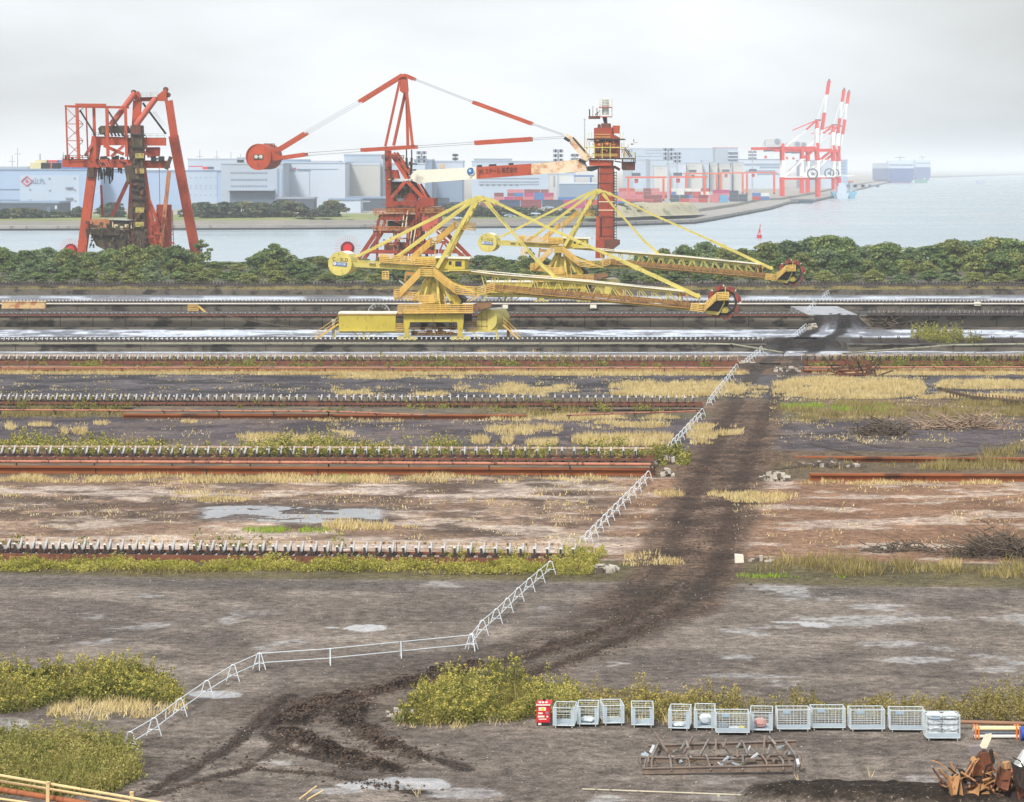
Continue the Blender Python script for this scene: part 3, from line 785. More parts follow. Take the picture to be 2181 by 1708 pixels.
# ---------------------------------------------------------------- the two yellow bucket wheel reclaimers
m_yel = paint('faded_yellow_paint', (200, 186, 100), .62, .18, .5, .22, (126, 104, 58), streak=3, rscale=.9)
m_yel2 = paint('strong_yellow_paint', (190, 172, 66), .6, .16, .4, .2, (134, 110, 56), streak=3, rscale=.8)
m_rail = paint('orange_yellow_rail', (212, 174, 92), .65, .16, .8, .2, (144, 98, 56))
m_walk = paint('worn_walkway', (176, 134, 70), .7, .25, .7, .4, (112, 78, 52))
m_brown = paint('brown_belt_cover', (128, 94, 66), .85, .3, .5, .35, (84, 62, 50))
m_white = paint('chalky_white', (226, 222, 206), .55, .08, .5, .15, (190, 176, 146))
m_dark = paint('dark_machinery', (48, 46, 46), .7, .35, .8)
m_red = paint('bucket_red', (142, 58, 50), .7, .3, .8, .5, (74, 48, 42))
m_redbrown = paint('lower_bucket_brown', (112, 66, 56), .8, .25, .6)
m_glass = paint('dark_glass', (40, 48, 58), .12, .1, 1, spec=.6)
m_ink = paint('black_lettering', (30, 28, 26), .7, .05, 1)
m_plate_blue = paint('blue_name_plate', (84, 118, 176), .5, .06, 1)
m_chrome = paint('piston_steel', (190, 194, 190), .3, .08, 1, metal=.4)

RX, RY0 = 925.0, 405.0
RS = RY0 / F
TH = math.radians(8.0)
LATV = Vector((math.sin(TH), math.cos(TH), 0))
def Q(x, y, w=0.0):                       # superstructure, turned 8 degrees towards the camera at its boom end
    return A(x, y, RY0 - (x - RX) * RS * math.tan(TH)) + LATV * w
def q5(zx, zy, w=0.0): return Q(*V5(zx, zy), w)
def q6(zx, zy, w=0.0): return Q(*V6(zx, zy), w)
def qc(zx, zy, w=0.0): return Q(*C5(zx, zy), w)
def qb(zx, zy, w=0.0): return Q(*B6(zx, zy), w)
def p5(zx, zy, w=0.0): return A(*V5(zx, zy), RY0 + w)    # under-carriage, square to the rails
def build_reclaimer():
    base = A(RX, 726, RY0); base.z = 1.02
    root = thing('bucket_wheel_reclaimer', 'front yellow bucket wheel reclaimer, C-2LD on its drum, long boom down to the right', 'reclaimer', base, 'bucket wheel reclaimers')
    # counterweight drum with its name plate
    c = q5(300, 832, -2.4); r = 1.64
    ax = LATV
    mb = MB().tube(c, c + ax * 5.2, r, 48).ring(c + ax * .04, ax, r * .985, r * 1.03, .10, 48).ring(c + ax * 5.15, ax, r * .985, r * 1.03, .10, 48)
    drum = part('counterweight_drum', mb, m_yel, root)
    top = MB()
    for i in range(9):
        a0 = math.radians(50 + 9 * i); s = Vector((ax.y, -ax.x, 0)); u = Vector((0, 0, 1))
        d0 = s * math.cos(a0) + u * math.sin(a0); d1 = s * math.cos(a0 + math.radians(9)) + u * math.sin(a0 + math.radians(9))
        top.prism([c + d0 * (r + .012) + ax * .15, c + d1 * (r + .012) + ax * .15, c + d1 * (r + .012) + ax * 5.05, c + d0 * (r + .012) + ax * 5.05], u * .012)
    part('lit_drum_top', top, m_white, drum)  # added white sheet: skylight on the drum's upper curve, put in as colour
    rt = Vector((ax.y, -ax.x, -.09)).normalized(); upv = Vector((.07, 0, 1)).normalized()
    fc = c - ax * .03
    text_part('drum_lettering', 'C - 2LD', .66, fc + upv * .56, rt, upv, m_ink, drum, .02, 1.05, .0, width=2.2)
    pl = MB(); pc = c - ax * .04 - upv * .06
    pl.prism([pc - rt * 1.0 - upv * .27, pc + rt * 1.0 - upv * .27, pc + rt * 1.0 + upv * .27, pc - rt * 1.0 + upv * .27], -ax * .04)
    npl = part('name_plate', pl, m_plate_blue, drum)
    text_part('plate_lettering', 'OKOB', .42, pc - ax * .06 + rt * .2, rt, upv, m_white, npl, .02, 1.0, .0, width=1.25)
    em = MB().ring(pc - ax * .06 - rt * .72, ax, .07, .2, .04, 20); part('plate_emblem', em, m_white, npl)
    # counterweight arm
    mb = MB()
    for w in (-1.5, 1.5):
        mb.beam(q5(395, 838, w), q5(1100, 878, w), .34, .74)
        mb.beam(q5(380, 806, w), q5(1100, 846, w), .5, .06)
    for i in range(7):
        a = q5(470 + i * 95, 842 + i * 5.4, -1.5); b = q5(470 + i * 95, 842 + i * 5.4, 1.5); mb.beam(a, b, .2, .4)
        mb.beam(a + Vector((0, -.20, -.37)), a + Vector((0, -.20, .37)), .06, .06)
    part('counterweight_arm', mb, m_yel, root)
    mb = MB()
    for i in range(5):
        mb.beam(q5(560 + i * 95, 826 + i * 5, -1.9), q5(620 + i * 95, 829 + i * 5, -1.9), .5, .05)
    part('roof_sheet', mb, m_white, root)
    # mast and stays
    apex = (1565, 212)
    mb = MB()
    for w, w2 in ((-1.3, -2.2), (1.3, 2.2)):
        mb.beam(q5(*apex, w), q5(1196, 872, w2), .50, .46, w2=.62, h2=.55)
    mb.beam(q5(1500, 330, -1.4), q5(1500, 330, 1.4), .3); mb.beam(q5(1380, 545, -1.7), q5(1380, 545, 1.7), .3); mb.beam(q5(1270, 740, -2), q5(1270, 740, 2), .3)
    mb.beam(q5(1500, 330, -1.4), q5(1380, 545, 1.7), .18); mb.beam(q5(1380, 545, -1.7), q5(1270, 740, 2), .18)
    mb.prism([q5(1420, 262, -1.45), q5(1555, 203, -1.45), q5(1600, 205, -1.45), q5(1640, 238, -1.45), q5(1585, 262, -1.45), q5(1530, 268, -1.45)], LATV * .25)
    mb.prism([q5(1420, 262, 1.2), q5(1555, 203, 1.2), q5(1600, 205, 1.2), q5(1640, 238, 1.2), q5(1585, 262, 1.2), q5(1530, 268, 1.2)], LATV * .25)
    mb.beam(q5(1580, 226, -1.5), q5(1580, 226, 1.5), .5)
    part('mast', mb, m_yel, root)
    for (e, end, th) in (((1440, 262), (425, 772), .36), ((1490, 262), (755, 812), .40)):
        mb = MB()
        for w in (-1.3, 1.3): mb.beam(q5(*e, w), q5(*end, w), .26, th * .8)
        part('back_stay', mb, m_yel, root)
    mb = MB()
    for w in (-1.2, 1.2):
        mb.beam(q5(1640, 225, w), q6(385, 375, w), .17, .2); mb.beam(q6(385, 375, w), q6(870, 592, w), .2, .24); mb.beam(q6(870, 592, w), q6(1400, 838, w), .26, .36)
        mb.beam(q5(1690, 248, w), q5(1735, 275, w), .3, .42); mb.beam(q6(955, 630, w), q6(985, 645, w), .4, .5)
    part('fore_stay', mb, m_yel, root)
    mb = MB()
    for w in (-1.1, 1.1): mb.beam(q5(1625, 245, w), q5(1680, 318, w), .26, .36); mb.beam(q5(1680, 318, w), q5(2100, 800, w), .17, .18); mb.beam(q5(2100, 800, w), q6(440, 725, w), .2, .24)
    part('inner_stay', mb, m_yel, root)
    # boom: two trussed sides, cross members, belt and covers
    tc = [q5(1180, 890), q5(1600, 925), q6(0, 690), q6(640, 742), q6(1265, 803)]
    bc = [q5(1300, 1000), q5(1590, 1120), q5(2000, 1135), q6(640, 852), q6(1345, 922)]
    for w in (-1.35, 1.35):
        mb = MB(); off = LATV * w
        for a, b in zip(tc[:-1], tc[1:]): mb.beam(a + off, b + off, .26, .34)
        for a, b in zip(bc[:-1], bc[1:]): mb.beam(a + off, b + off, .26, .30)
        N = 15
        for i in range(N):
            f0, f1, f2 = i / N, (i + .5) / N, (i + 1) / N
            T = lambda f: q5(1600, 925).lerp(q6(640, 742), f / .55) if f < .55 else q6(640, 742).lerp(q6(1265, 803), (f - .55) / .45)
            Bt = lambda f: q5(1590, 1120).lerp(q6(640, 852), f / .55) if f < .55 else q6(640, 852).lerp(q6(1345, 922), (f - .55) / .45)
            mb.beam(T(f0) + off, Bt(f1) + off, .11); mb.beam(Bt(f1) + off, T(f2) + off, .11)
        part('boom_truss', mb, m_yel, root)
    mb = MB()
    for i in range(24):
        f = i / 23
        a = q5(1600, 925).lerp(q6(640, 742), f / .55) if f < .55 else q6(640, 742).lerp(q6(1265, 803), (f - .55) / .45)
        b = q5(1590, 1120).lerp(q6(640, 852), f / .55) if f < .55 else q6(640, 852).lerp(q6(1345, 922), (f - .55) / .45)
        mb.beam(a - LATV * 1.35, a + LATV * 1.35, .1); mb.beam(b - LATV * 1.35, b + LATV * 1.35, .12)
    part('cross_member', mb, m_yel, root)['kind'] = 'stuff'
    mb = MB(); mb.beam(q5(1450, 896, -1.7), q6(0, 677, -1.7), .6, .10); mb.beam(q6(0, 677, -1.7), q6(640, 728, -1.7), .6, .10); mb.beam(q6(640, 728, -1.7), q6(1300, 796, -1.7), .6, .10)
    mb.beam(q5(1450, 896, 1.5), q6(640, 728, 1.5), .6, .10); mb.beam(q6(640, 728, 1.5), q6(1300, 796, 1.5), .6, .10)
    part('top_walkway', mb, m_white, root)
    mb = MB()
    mb.beam(q5(1640, 1085, 0), q6(0, 772, 0), 1.5, .12); mb.beam(q6(0, 772, 0), q6(640, 826, 0), 1.5, .12); mb.beam(q6(640, 826, 0), q6(1335, 893, 0), 1.5, .12)
    part('conveyor_belt', mb, m_dark, root)
    mb = MB()
    for w in (-.95, .95):
        for a, b in ((q5(1650, 1075, w), q6(0, 765, w)), (q6(0, 765, w), q6(640, 820, w)), (q6(640, 820, w), q6(1335, 886, w))): mb.beam(a, b, .06, .55)
    part('belt_side_plate', mb, m_walk, root)
    mb = MB()
    for k, dz in enumerate((0, -.22, -.44, .22, .44)):
        o = Vector((0, 0, dz))
        mb.beam(q5(1650, 1078, -1.62) + o, q6(0, 772, -1.62) + o, .06, .10); mb.beam(q6(0, 772, -1.62) + o, q6(640, 830, -1.62) + o, .06, .10); mb.beam(q6(640, 830, -1.62) + o, q6(1335, 893, -1.62) + o, .06, .10)
    part('boom_handrail', mb, m_brown, root)
    mb = MB().beam(q5(1650, 1092, -1.9), q6(0, 788, -1.9), .7, .08).beam(q6(0, 788, -1.9), q6(640, 846, -1.9), .7, .08).beam(q6(640, 846, -1.9), q6(1335, 910, -1.9), .7, .08)
    part('boom_walkway', mb, m_walk, root)
    # bucket wheel at the boom head
    wc = qb(1545, 880, .35); wr = 2.05
    sx = Vector((LATV.y, -LATV.x, 0)); uz = Vector((0, 0, 1))
    wheel = part('bucket_wheel', MB().ring(wc, LATV, wr * .74, wr * .90, .5, 40).ring(wc, LATV, wr * .2, wr * .34, .9, 24).tube(wc - LATV * .55, wc + LATV * .55, wr * .2, 20), m_dark, root)
    sp = MB()
    for i in range(8):
        a = 2 * PI * i / 8; d = sx * math.cos(a) + uz * math.sin(a); sp.beam(wc + d * wr * .2, wc + d * wr * .9, .14, .4, up=LATV)
    part('spoke', sp, m_dark, wheel)
    for i in range(8):
        a = 2 * PI * i / 8 + .25
        out_, tn = sx * math.cos(a) + uz * math.sin(a), -sx * math.sin(a) + uz * math.cos(a)
        b0 = wc + out_ * wr * .90
        sec = [b0 - tn * .50, b0 + tn * .56 - out_ * .1, b0 + tn * .80 + out_ * .10, b0 + tn * .46 + out_ * .42, b0 - tn * .06 + out_ * .58, b0 - tn * .52 + out_ * .50]
        mb = MB().prism([p - LATV * .55 for p in sec], LATV * 1.1)
        bk = part('bucket', mb, m_red if math.sin(a) > -.35 else m_redbrown, wheel)  # buckets browner low on the wheel, lips white above and dark below
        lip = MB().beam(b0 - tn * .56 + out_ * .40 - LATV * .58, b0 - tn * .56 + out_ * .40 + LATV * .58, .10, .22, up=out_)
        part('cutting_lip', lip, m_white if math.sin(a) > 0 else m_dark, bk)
    mb = MB()
    mb.beam(qb(1130, 1110, -.55), qb(1430, 1140, -.55), .22, .45); mb.beam(qb(1430, 1140, -.55), qb(1560, 900, -.55), .18); mb.beam(qb(1400, 815, -.55), qb(1680, 800, -.55), .3, .34)
    mb.beam(qb(1560, 900, -.55), qb(1600, 500, -.55), .10); mb.beam(qb(1090, 1090, -.6), qb(1400, 650, -.6), .16, .3); mb.beam(qb(1060, 1060, -.75), qb(1420, 740, -.75), .1, .2)
    mb.beam(qb(970, 770, -.5), qb(940, 1010, -.5), .12); mb.beam(qb(820, 740, -.5), qb(980, 700, -.5), .3, .5); mb.prism([qb(960, 720, -.9), qb(1010, 760, -.9), qb(970, 800, -.9), qb(800, 760, -.9), qb(760, 690, -.9)], LATV * 1.8)
    part('wheel_frame', mb, m_yel, root)
    gb = qb(1590, 1060, -.8); part('wheel_drive', MB().tube(gb, gb + LATV * .7, .42, 16).tube(gb - LATV * .12, gb, .2, 12).tube(qb(1470, 740, -.7), qb(1640, 745, -.7), .26, 10), m_yel2, root)
    part('wheel_chute', MB().prism([qb(1180, 840, -.4), qb(1400, 830, -.4), qb(1560, 960, -.4), qb(1430, 1120, -.4), qb(1130, 1080, -.4)], LATV * 1.4), m_dark, root)
    mb = MB().gallery([qb(790, 1050, -1.7), qb(1080, 1085, -1.7)], LATV, .8, .95, .6, .07, .10, 4).gallery([qb(1080, 1085, -1.7), qb(1400, 800, -1.7), qb(1680, 790, -1.7)], LATV, .8, .95, .7, .07, .10, 4)
    part('head_gallery', mb, m_rail, root)
    mb = MB()
    for zx in (480, 560, 690): mb.tube(qb(zx, 690, -1.2), qb(zx, 690, 1.2), .28, 12); mb.beam(qb(zx, 690, -1.2), qb(zx, 1030, -1.2), .1)
    part('belt_pulley', mb, m_walk, root)
    # central tower under the mast foot
    mb = MB()
    for zx0, zx1 in ((1110, 985), (1130, 1075), (1185, 1215), (1200, 1330)):
        for w in (-1.6, 1.6): mb.beam(q5(zx0, 935, w * .7), q5(zx1, 1180, w * 1.5), .34)
    mb.tube(q5(1150, 1000), q5(1150, 1215), .9, 16, 1.25)
    mb.prism([q5(1080, 880, -1.9), q5(1185, 870, -1.9), q5(1200, 955, -1.9), q5(1075, 955, -1.9)], LATV * 3.8)
    part('tower', mb, m_yel, root)
    part('hopper', MB().tube(qc(1010, 640, -.6), qc(1030, 860, -.6), 1.0, 12, .45).prism([qc(1180, 930, -2), qc(1300, 940, -2), qc(1390, 1060, -2), qc(1340, 1140, -2), qc(1180, 1130, -2), qc(1150, 1040, -2)], LATV * 3), m_yel2, root)
    part('chute_skirt', MB().prism([qc(1180, 840, -1.6), qc(1250, 880, -1.6), qc(1450, 1030, -1.6), qc(1400, 1100, -1.6), qc(1270, 960, -1.6)], LATV * 3.0), m_dark, root)
    # stairs and galleries round the tower
    mb = MB()
    mb.gallery([qc(90, 985, -2.9), qc(190, 985, -2.9), qc(620, 545, -2.9), qc(860, 545, -2.9)], LATV, .9, 1.1, .9, .055, .10, 4)
    mb.gallery([qc(860, 545, -2.9), qc(1310, 905, -2.9), qc(1700, 935, -2.9), qc(2060, 855, -2.9)], LATV, .9, 1.1, .9, .055, .10, 4)
    part('tower_stair', mb, m_rail, root)
    mb = MB().gallery([q5(670, 815, -2.0), q5(1180, 850, -2.0)], LATV, .9, 1.0, .9, .07, .12, 4)
    mb.beam(q5(665, 790, -2.0), q5(720, 795, -2.0), .3, 1.2)
    part('arm_gallery', mb, m_rail, root)
    mb = MB().gallery([q5(925, 828, 1.0), q5(1110, 665, 1.0), q5(1170, 650, 1.0), q5(1330, 512, 1.0), q5(1520, 525, 1.0)], LATV, .8, .95, .8, .07, .12, 4)
    mb.beam(q5(1145, 660, 1.0), q5(1145, 790, 1.0), .14)
    part('mast_stair', mb, m_rail, root)
    mb = MB().gallery([qc(80, 1010, -2.3), qc(580, 1030, -2.3)], LATV, 1.2, 1.0, .8, .07, .12, 4).gallery([qc(590, 1080, -3.0), qc(900, 1080, -3.0)], LATV, 1.0, 1.0, .7, .08, .14, 4)
    part('slewing_gallery', mb, m_rail, root)
    for zx in (980, 1090):
        a, b = qc(zx - 15, 910, -3.1), qc(zx + 40, 1280, -3.1); m2 = MB().beam(a, b, .14, .2).beam(a + Vector((.0, .5, 0)), b + Vector((0, .5, 0)), .1, .2)
        part('ladder', m2, m_rail, root)
    part('cylinder', MB().tube(q5(765, 932, -1.2), q5(832, 992, -1.2), .2, 10), m_dark, root)
    part('piston', MB().tube(q5(832, 992, -1.2), q5(905, 1042, -1.2), .12, 10), m_chrome, root)
    mb = MB().beam(q5(905, 900, -1.3), q5(890, 1005, -1.3), .3, .3).beam(q5(905, 925, -1.3), q5(985, 930, -1.3), .3, .5)
    part('hanger', mb, m_walk, root)
    mb = MB()
    for zy in (905, 922, 940, 958, 974): mb.beam(q5(688, zy, -2.2), q5(752, zy, -2.2), .08, .12)
    for zx in (690, 720, 750): mb.beam(q5(zx, 900, -2.2), q5(zx, 974, -2.2), .08)
    mb.beam(q5(688, 974, -1.8), q5(752, 974, -1.8), .8, .10)
    part('inspection_cage', mb, m_rail, root)
    # operator's cab
    mb = MB().prism([q5(1215, 770, -1.6), q5(1450, 780, -1.6), q5(1450, 885, -1.6), q5(1215, 885, -1.6)], LATV * 3.2)
    cab = part('cab', mb, m_yel2, root)
    part('cab_roof', MB().prism([q5(1175, 768, -1.9), q5(1502, 776, -1.9), q5(1502, 790, -1.9), q5(1175, 782, -1.9)], LATV * 3.8), m_white, cab)
    for a, b, c_, d in ((1302, 812, 1328, 846), (1362, 812, 1420, 860)):
        part('window', MB().prism([q5(a, b, -1.63), q5(c_, b, -1.63), q5(c_, d, -1.63), q5(a, d, -1.63)], LATV * .03), m_glass, cab)
    part('cab_balcony', MB().beam(q5(1300, 892, -2), q5(1510, 895, -2), 1.0, .14), m_yel, cab)
    part('machine_house', MB().prism([q5(1000, 772, -1.2), q5(1215, 775, -1.2), q5(1215, 845, -1.2), q5(1000, 840, -1.2)], LATV * 3), m_yel2, root)
    # turntable deck, portal, bogies
    mb = MB()
    for w in (-4.3, 4.3): mb.gallery([p5(810, 1296, w), p5(1510, 1290, w)], (0, 1, 0), 1.0, 1.05, 1.0, .055, .2, 4)
    mb.prism([p5(850, 1300, -4.2), p5(1440, 1300, -4.2), p5(1440, 1285, -4.2), p5(850, 1285, -4.2)], (0, 8.4, 0))
    part('turntable_deck', mb, m_rail, root)
    part('slewing_ring', MB().tube(p5(1150, 1286, 0), p5(1150, 1225, 0), 2.3, 32).tube(p5(1150, 1225, 0), p5(1150, 1185, 0), 1.9, 28, 1.4), m_yel2, root)
    mb = MB()
    for w in (-3.6, 3.6):
        o = Vector((0, w, 0))
        mb.prism([p5(862, 1303, w - .4), p5(1422, 1303, w - .4), p5(1422, 1382, w - .4), p5(862, 1382, w - .4)], (0, .8, 0))
        for a, b in ((862, 922), (1362, 1422)):
            mb.prism([p5(a, 1382, w - .4), p5(b, 1382, w - .4), p5(b - 14, 1515, w - .35), p5(a + 12, 1515, w - .35)], (0, .75, 0))
    for zx in (890, 1392): mb.prism([p5(zx - 26, 1310, -3.2), p5(zx + 26, 1310, -3.2), p5(zx + 26, 1370, -3.2), p5(zx - 26, 1370, -3.2)], (0, 6.4, 0))
    part('portal', mb, m_yel2, root)
    seam = MB()
    for zx in (965, 1130, 1310): seam.beam(p5(zx, 1318, -4.02), p5(zx + 14, 1375, -4.02), .05, .03)
    part('panel_seam', seam, m_brown, root)
    for w in (-3.6, 3.6):
        for zx in (892, 1394):
            mb = MB().prism([p5(zx - 88, 1520, w - .35), p5(zx + 88, 1520, w - .35), p5(zx + 88, 1552, w - .35), p5(zx - 88, 1552, w - .35)], (0, .7, 0)).beam(p5(zx, 1500, w), p5(zx, 1530, w), .8, .7)
            bg = part('bogie', mb, m_yel, root)
            wm = MB()
            for k in (-66, -24, 24, 66): wm.tube(p5(zx + k, 1556, w - .18), p5(zx + k, 1556, w + .18), .26, 14)
            part('rail_wheel', wm, m_dark, bg)
    # electrical house on its frame, at the left
    mb = MB().prism([p5(258, 1306, -2.6), p5(788, 1306, -2.6), p5(788, 1468, -2.6), p5(258, 1468, -2.6)], (0, 4.6, 0))
    eh = part('electrical_house', mb, m_yel2, root)
    part('house_roof', MB().prism([p5(252, 1296, -2.8), p5(800, 1296, -2.8), p5(800, 1306, -2.8), p5(252, 1306, -2.8)], (0, 5.0, 0)), m_white, eh)
    part('roof_rim', MB().beam(p5(252, 1312, -2.66), p5(792, 1312, -2.66), .08, .16), m_rail, eh)
    part('house_sill', MB().beam(p5(252, 1465, -2.7), p5(792, 1465, -2.7), .12, .14), m_yel, eh)
    mb = MB().prism([p5(240, 1472, -2.4), p5(860, 1472, -2.4), p5(860, 1482, -2.4), p5(240, 1482, -2.4)], (0, 4.4, 0))
    for w in (-2.2, 1.6):
        mb.beam(p5(490, 1480, w), p5(490, 1562, w), .26); mb.beam(p5(405, 1482, w), p5(480, 1560, w), .12); mb.beam(p5(560, 1482, w), p5(500, 1560, w), .12); mb.beam(p5(640, 1482, w), p5(590, 1520, w), .1); mb.beam(p5(225, 1480, w), p5(225, 1562, w), .2)
    part('house_frame', mb, m_yel, root)
    mb = MB().gallery([p5(795, 1465, -2.6), p5(860, 1465, -2.6)], (0, 1, 0), .8, 1.0, .5, .06, .1, 4)
    part('link_gallery', mb, m_rail, root)
    for a, b, nm in (((255, 1400), (15, 1560), 'left'), ((1790, 1405), (1960, 1562), 'right')):
        mb = MB()
        for w in (-2.2, -1.3): mb.beam(p5(*a, w), p5(*b, w), .10, .26)
        for w in (-2.2, -1.3):
            for dz in (.5, 1.0): mb.beam(p5(*a, w) + Vector((0, 0, dz)), p5(*b, w) + Vector((0, 0, dz)), .06, .08)
        for i in range(12):
            f = (i + .5) / 12; p = p5(*a, -2.2).lerp(p5(*b, -2.2), f); mb.beam(p, p + Vector((0, .9, 0)), .25, .05)
        part('access_stair', mb, m_rail, root)
    mb = MB().tube(p5(208, 1372, -1.5), p5(208, 1560, -1.5), .2, 10).bb(*[v for v in (p5(190, 0, -1.5).x, p5(228, 0, -1.5).x, RY0 - 1.8, RY0 - 1.2, p5(0, 1372).z, p5(0, 1352).z)])
    part('end_post', mb, m_chrome, root)
    # cable reel behind the house
    rc = p5(632, 1312, 2.6); Yx = Vector((0, 1, 0))
    reel = part('cable_reel', MB().ring(rc, Yx, 1.56, 1.66, .16, 40).tube(rc - Yx * .2, rc + Yx * .2, .3, 14), m_chrome, root)
    sp = MB()
    for i in range(16):
        a = 2 * PI * i / 16; d = Vector((math.cos(a), 0, math.sin(a))); sp.beam(rc + d * .25 - Yx * .1, rc + d * 1.6 - Yx * .1, .05)
    part('spoke', sp, m_chrome, reel)
    part('reel_cable', MB().ring(rc, Yx, .35, 1.1, .3, 32), m_dark, reel)
    # round cabin drum at the right on its platform
    dc = p5(1640, 1362, -2.3)
    dm = part('winch_house', MB().tube(dc, dc + Vector((1.8, 4.4, 0)), 1.52, 40).prism([p5(1545, 1362, -2.3), p5(1735, 1362, -2.3), p5(1735, 1455, -2.3), p5(1545, 1455, -2.3)], (1.75, 4.3, 0)), m_yel, root)
    tm = MB()
    for i in range(9):
        a0 = math.radians(48 + 9 * i); f = lambda a: Vector((math.cos(a), 0, math.sin(a))) * 1.535
        tm.prism([dc + f(a0) + Vector((.02, .1, 0)), dc + f(a0 + .157) + Vector((.02, .1, 0)), dc + f(a0 + .157) + Vector((1.76, 4.3, 0)), dc + f(a0) + Vector((1.76, 4.3, 0))], (0, 0, .012))
    part('lit_winch_house_top', tm, m_white, dm)  # upper curve covered in white to stand for light from above
    ln = MB()
    for zx in (1592, 1640, 1690): ln.beam(p5(zx, 1272 if zx == 1640 else 1285, -2.34), p5(zx, 1450, -2.34), .05, .03)
    ln.beam(p5(1548, 1362, -2.34), p5(1735, 1362, -2.34), .03, .06); ln.beam(p5(1548, 1420, -2.34), p5(1735, 1420, -2.34), .03, .06)
    part('door_frame', ln, m_brown, dm)
    mb = MB().prism([p5(1440, 1458, -2.6), p5(1742, 1458, -2.6), p5(1742, 1474, -2.6), p5(1440, 1474, -2.6)], (0, 5, 0))
    for w in (-2.4, 2): mb.beam(p5(1732, 1474, w), p5(1732, 1562, w), .24); mb.beam(p5(1520, 1474, w), p5(1560, 1540, w), .12)
    part('winch_platform', mb, m_yel, root)
    part('platform_rail', MB().gallery([p5(1440, 1462, -2.6), p5(1545, 1462, -2.6)], (0, 1, 0), .1, 1.3, .5, .05, .04, 4, False).gallery([p5(1840, 1560, 1), p5(1845, 1370, 1)], (0, 1, 0), .5, .4, .8, .05, .06, 2), m_walk, root)
    part('rubber_skirt', MB().prism([qc(1330, 1190, -2.8), qc(1760, 1090, -2.8), qc(2010, 1080, -2.8), qc(2000, 1160, -2.8), qc(1700, 1250, -2.8), qc(1330, 1260, -2.8)], (0, 1.2, 0)), m_brown, root)
    # machinery between the portal legs
    rr = random.Random(3); mb = MB()
    for i in range(34):
        zx = rr.uniform(950, 1350); zy = rr.uniform(1395, 1490); w = rr.uniform(-2, 2.4); s = rr.uniform(.15, .5)
        c_ = p5(zx, zy, w); mb.bb(c_.x - s, c_.x + s * .8, c_.y - s * .6, c_.y + s * .6, c_.z - s * .5, c_.z + s * .4)
    mb.prism([p5(935, 1500, -2.4), p5(1360, 1500, -2.4), p5(1360, 1508, -2.4), p5(935, 1508, -2.4)], (0, 5, 0))
    mb.prism([p5(1428, 1310, 0), p5(1500, 1310, 0), p5(1500, 1385, 0), p5(1428, 1385, 0)], (0, 2, 0))
    part('machinery', mb, m_dark, root)
    mb = MB().gallery([p5(935, 1500, -2.6), p5(1360, 1500, -2.6)], (0, 1, 0), .3, 1.0, .9, .05, .05, 4, False).beam(p5(1157, 1388, -2.6), p5(1157, 1500, -2.6), .18)
    part('portal_rail', mb, m_walk, root)
    return root
rec2 = build_reclaimer()
rec1 = copy_tree(rec2)
ap2 = q5(1565, 212); Yr = 512.0
ap1 = A(1272, 402, Yr - (1018 - RX) * RS * math.tan(TH))
rec1.location = Vector(rec2.location) + (ap1 - ap2)
rec1.location.z = 1.17
rec1['label'] = 'rear yellow bucket wheel reclaimer, C-1LD on its drum, boom over the trees'
# the rear machine has its own number
for ch in list(COL.objects):
    if ch.name.startswith('drum_lettering') and ch.parent and ch.parent.parent is rec1:
        co2 = [v.co.copy() for v in ch.data.vertices]
        ctr = sum(co2, Vector()) / len(co2); par = ch.parent
        bpy.data.objects.remove(ch)
        rt = Vector((LATV.y, -LATV.x, -.09)).normalized()
        o = text_part('drum_lettering', 'C - 1LD', .66, wloc(par) + ctr, rt, Vector((.07, 0, 1)).normalized(), m_ink, par, .02, 1.05, .0, width=2.2)
# ---------------------------------------------------------------- the red ship unloaders on the quay
m_cr = paint('red_crane_paint', (176, 72, 40), .6, .2, .25, .24, (112, 56, 38), streak=3, rscale=.5)
m_cr_old = paint('rusted_red_paint', (150, 60, 38), .75, .25, .35, .3, (90, 54, 42), streak=2)
m_cr_brown = paint('rust_brown_steel', (104, 62, 48), .85, .3, .4, .4, (70, 54, 46), streak=2)
m_cr_pink = paint('sun_bleached_red', (188, 92, 74), .6, .12, .3, .1, (160, 84, 68), streak=3)
m_rustrail = paint('rust_orange_rail', (178, 112, 62), .75, .25, .6, .3, (116, 72, 48))
m_boomwhite = paint('cream_boom_paint', (232, 226, 208), .5, .07, .25, .16, (222, 190, 150), streak=2)
m_boomrust = paint('rust_washed_cream', (226, 206, 176), .55, .10, .2, .42, (196, 138, 96), streak=.6, rscale=.35)
m_tan = paint('tan_strut', (172, 112, 78), .7, .25, .5, .4, (104, 68, 50))
m_tie = paint('white_tie_bar', (168, 172, 178), .5, .05, .5)
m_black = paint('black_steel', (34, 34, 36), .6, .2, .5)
m_grime = paint('brown_grime', (72, 62, 50), .9, .35, .4, .4, (110, 94, 62))
UY = 742.0; US = UY / F
UT = math.radians(7); ULAT = Vector((math.sin(UT), math.cos(UT), 0)); UX = 845.0
def U(p, w=0.0): return A(p[0], p[1], UY - (p[0] - UX) * US * math.tan(UT) * 0.3) + ULAT * w
def u2(zx, zy, w=0.0): return U(V2(zx, zy), w)
def u3(zx, zy, w=0.0): return U(V3(zx, zy), w)
def ub(zx, zy, w=0.0): return U(B5(zx, zy), w)
def u7(zx, zy, w=0.0): return U(B7(zx, zy), w)
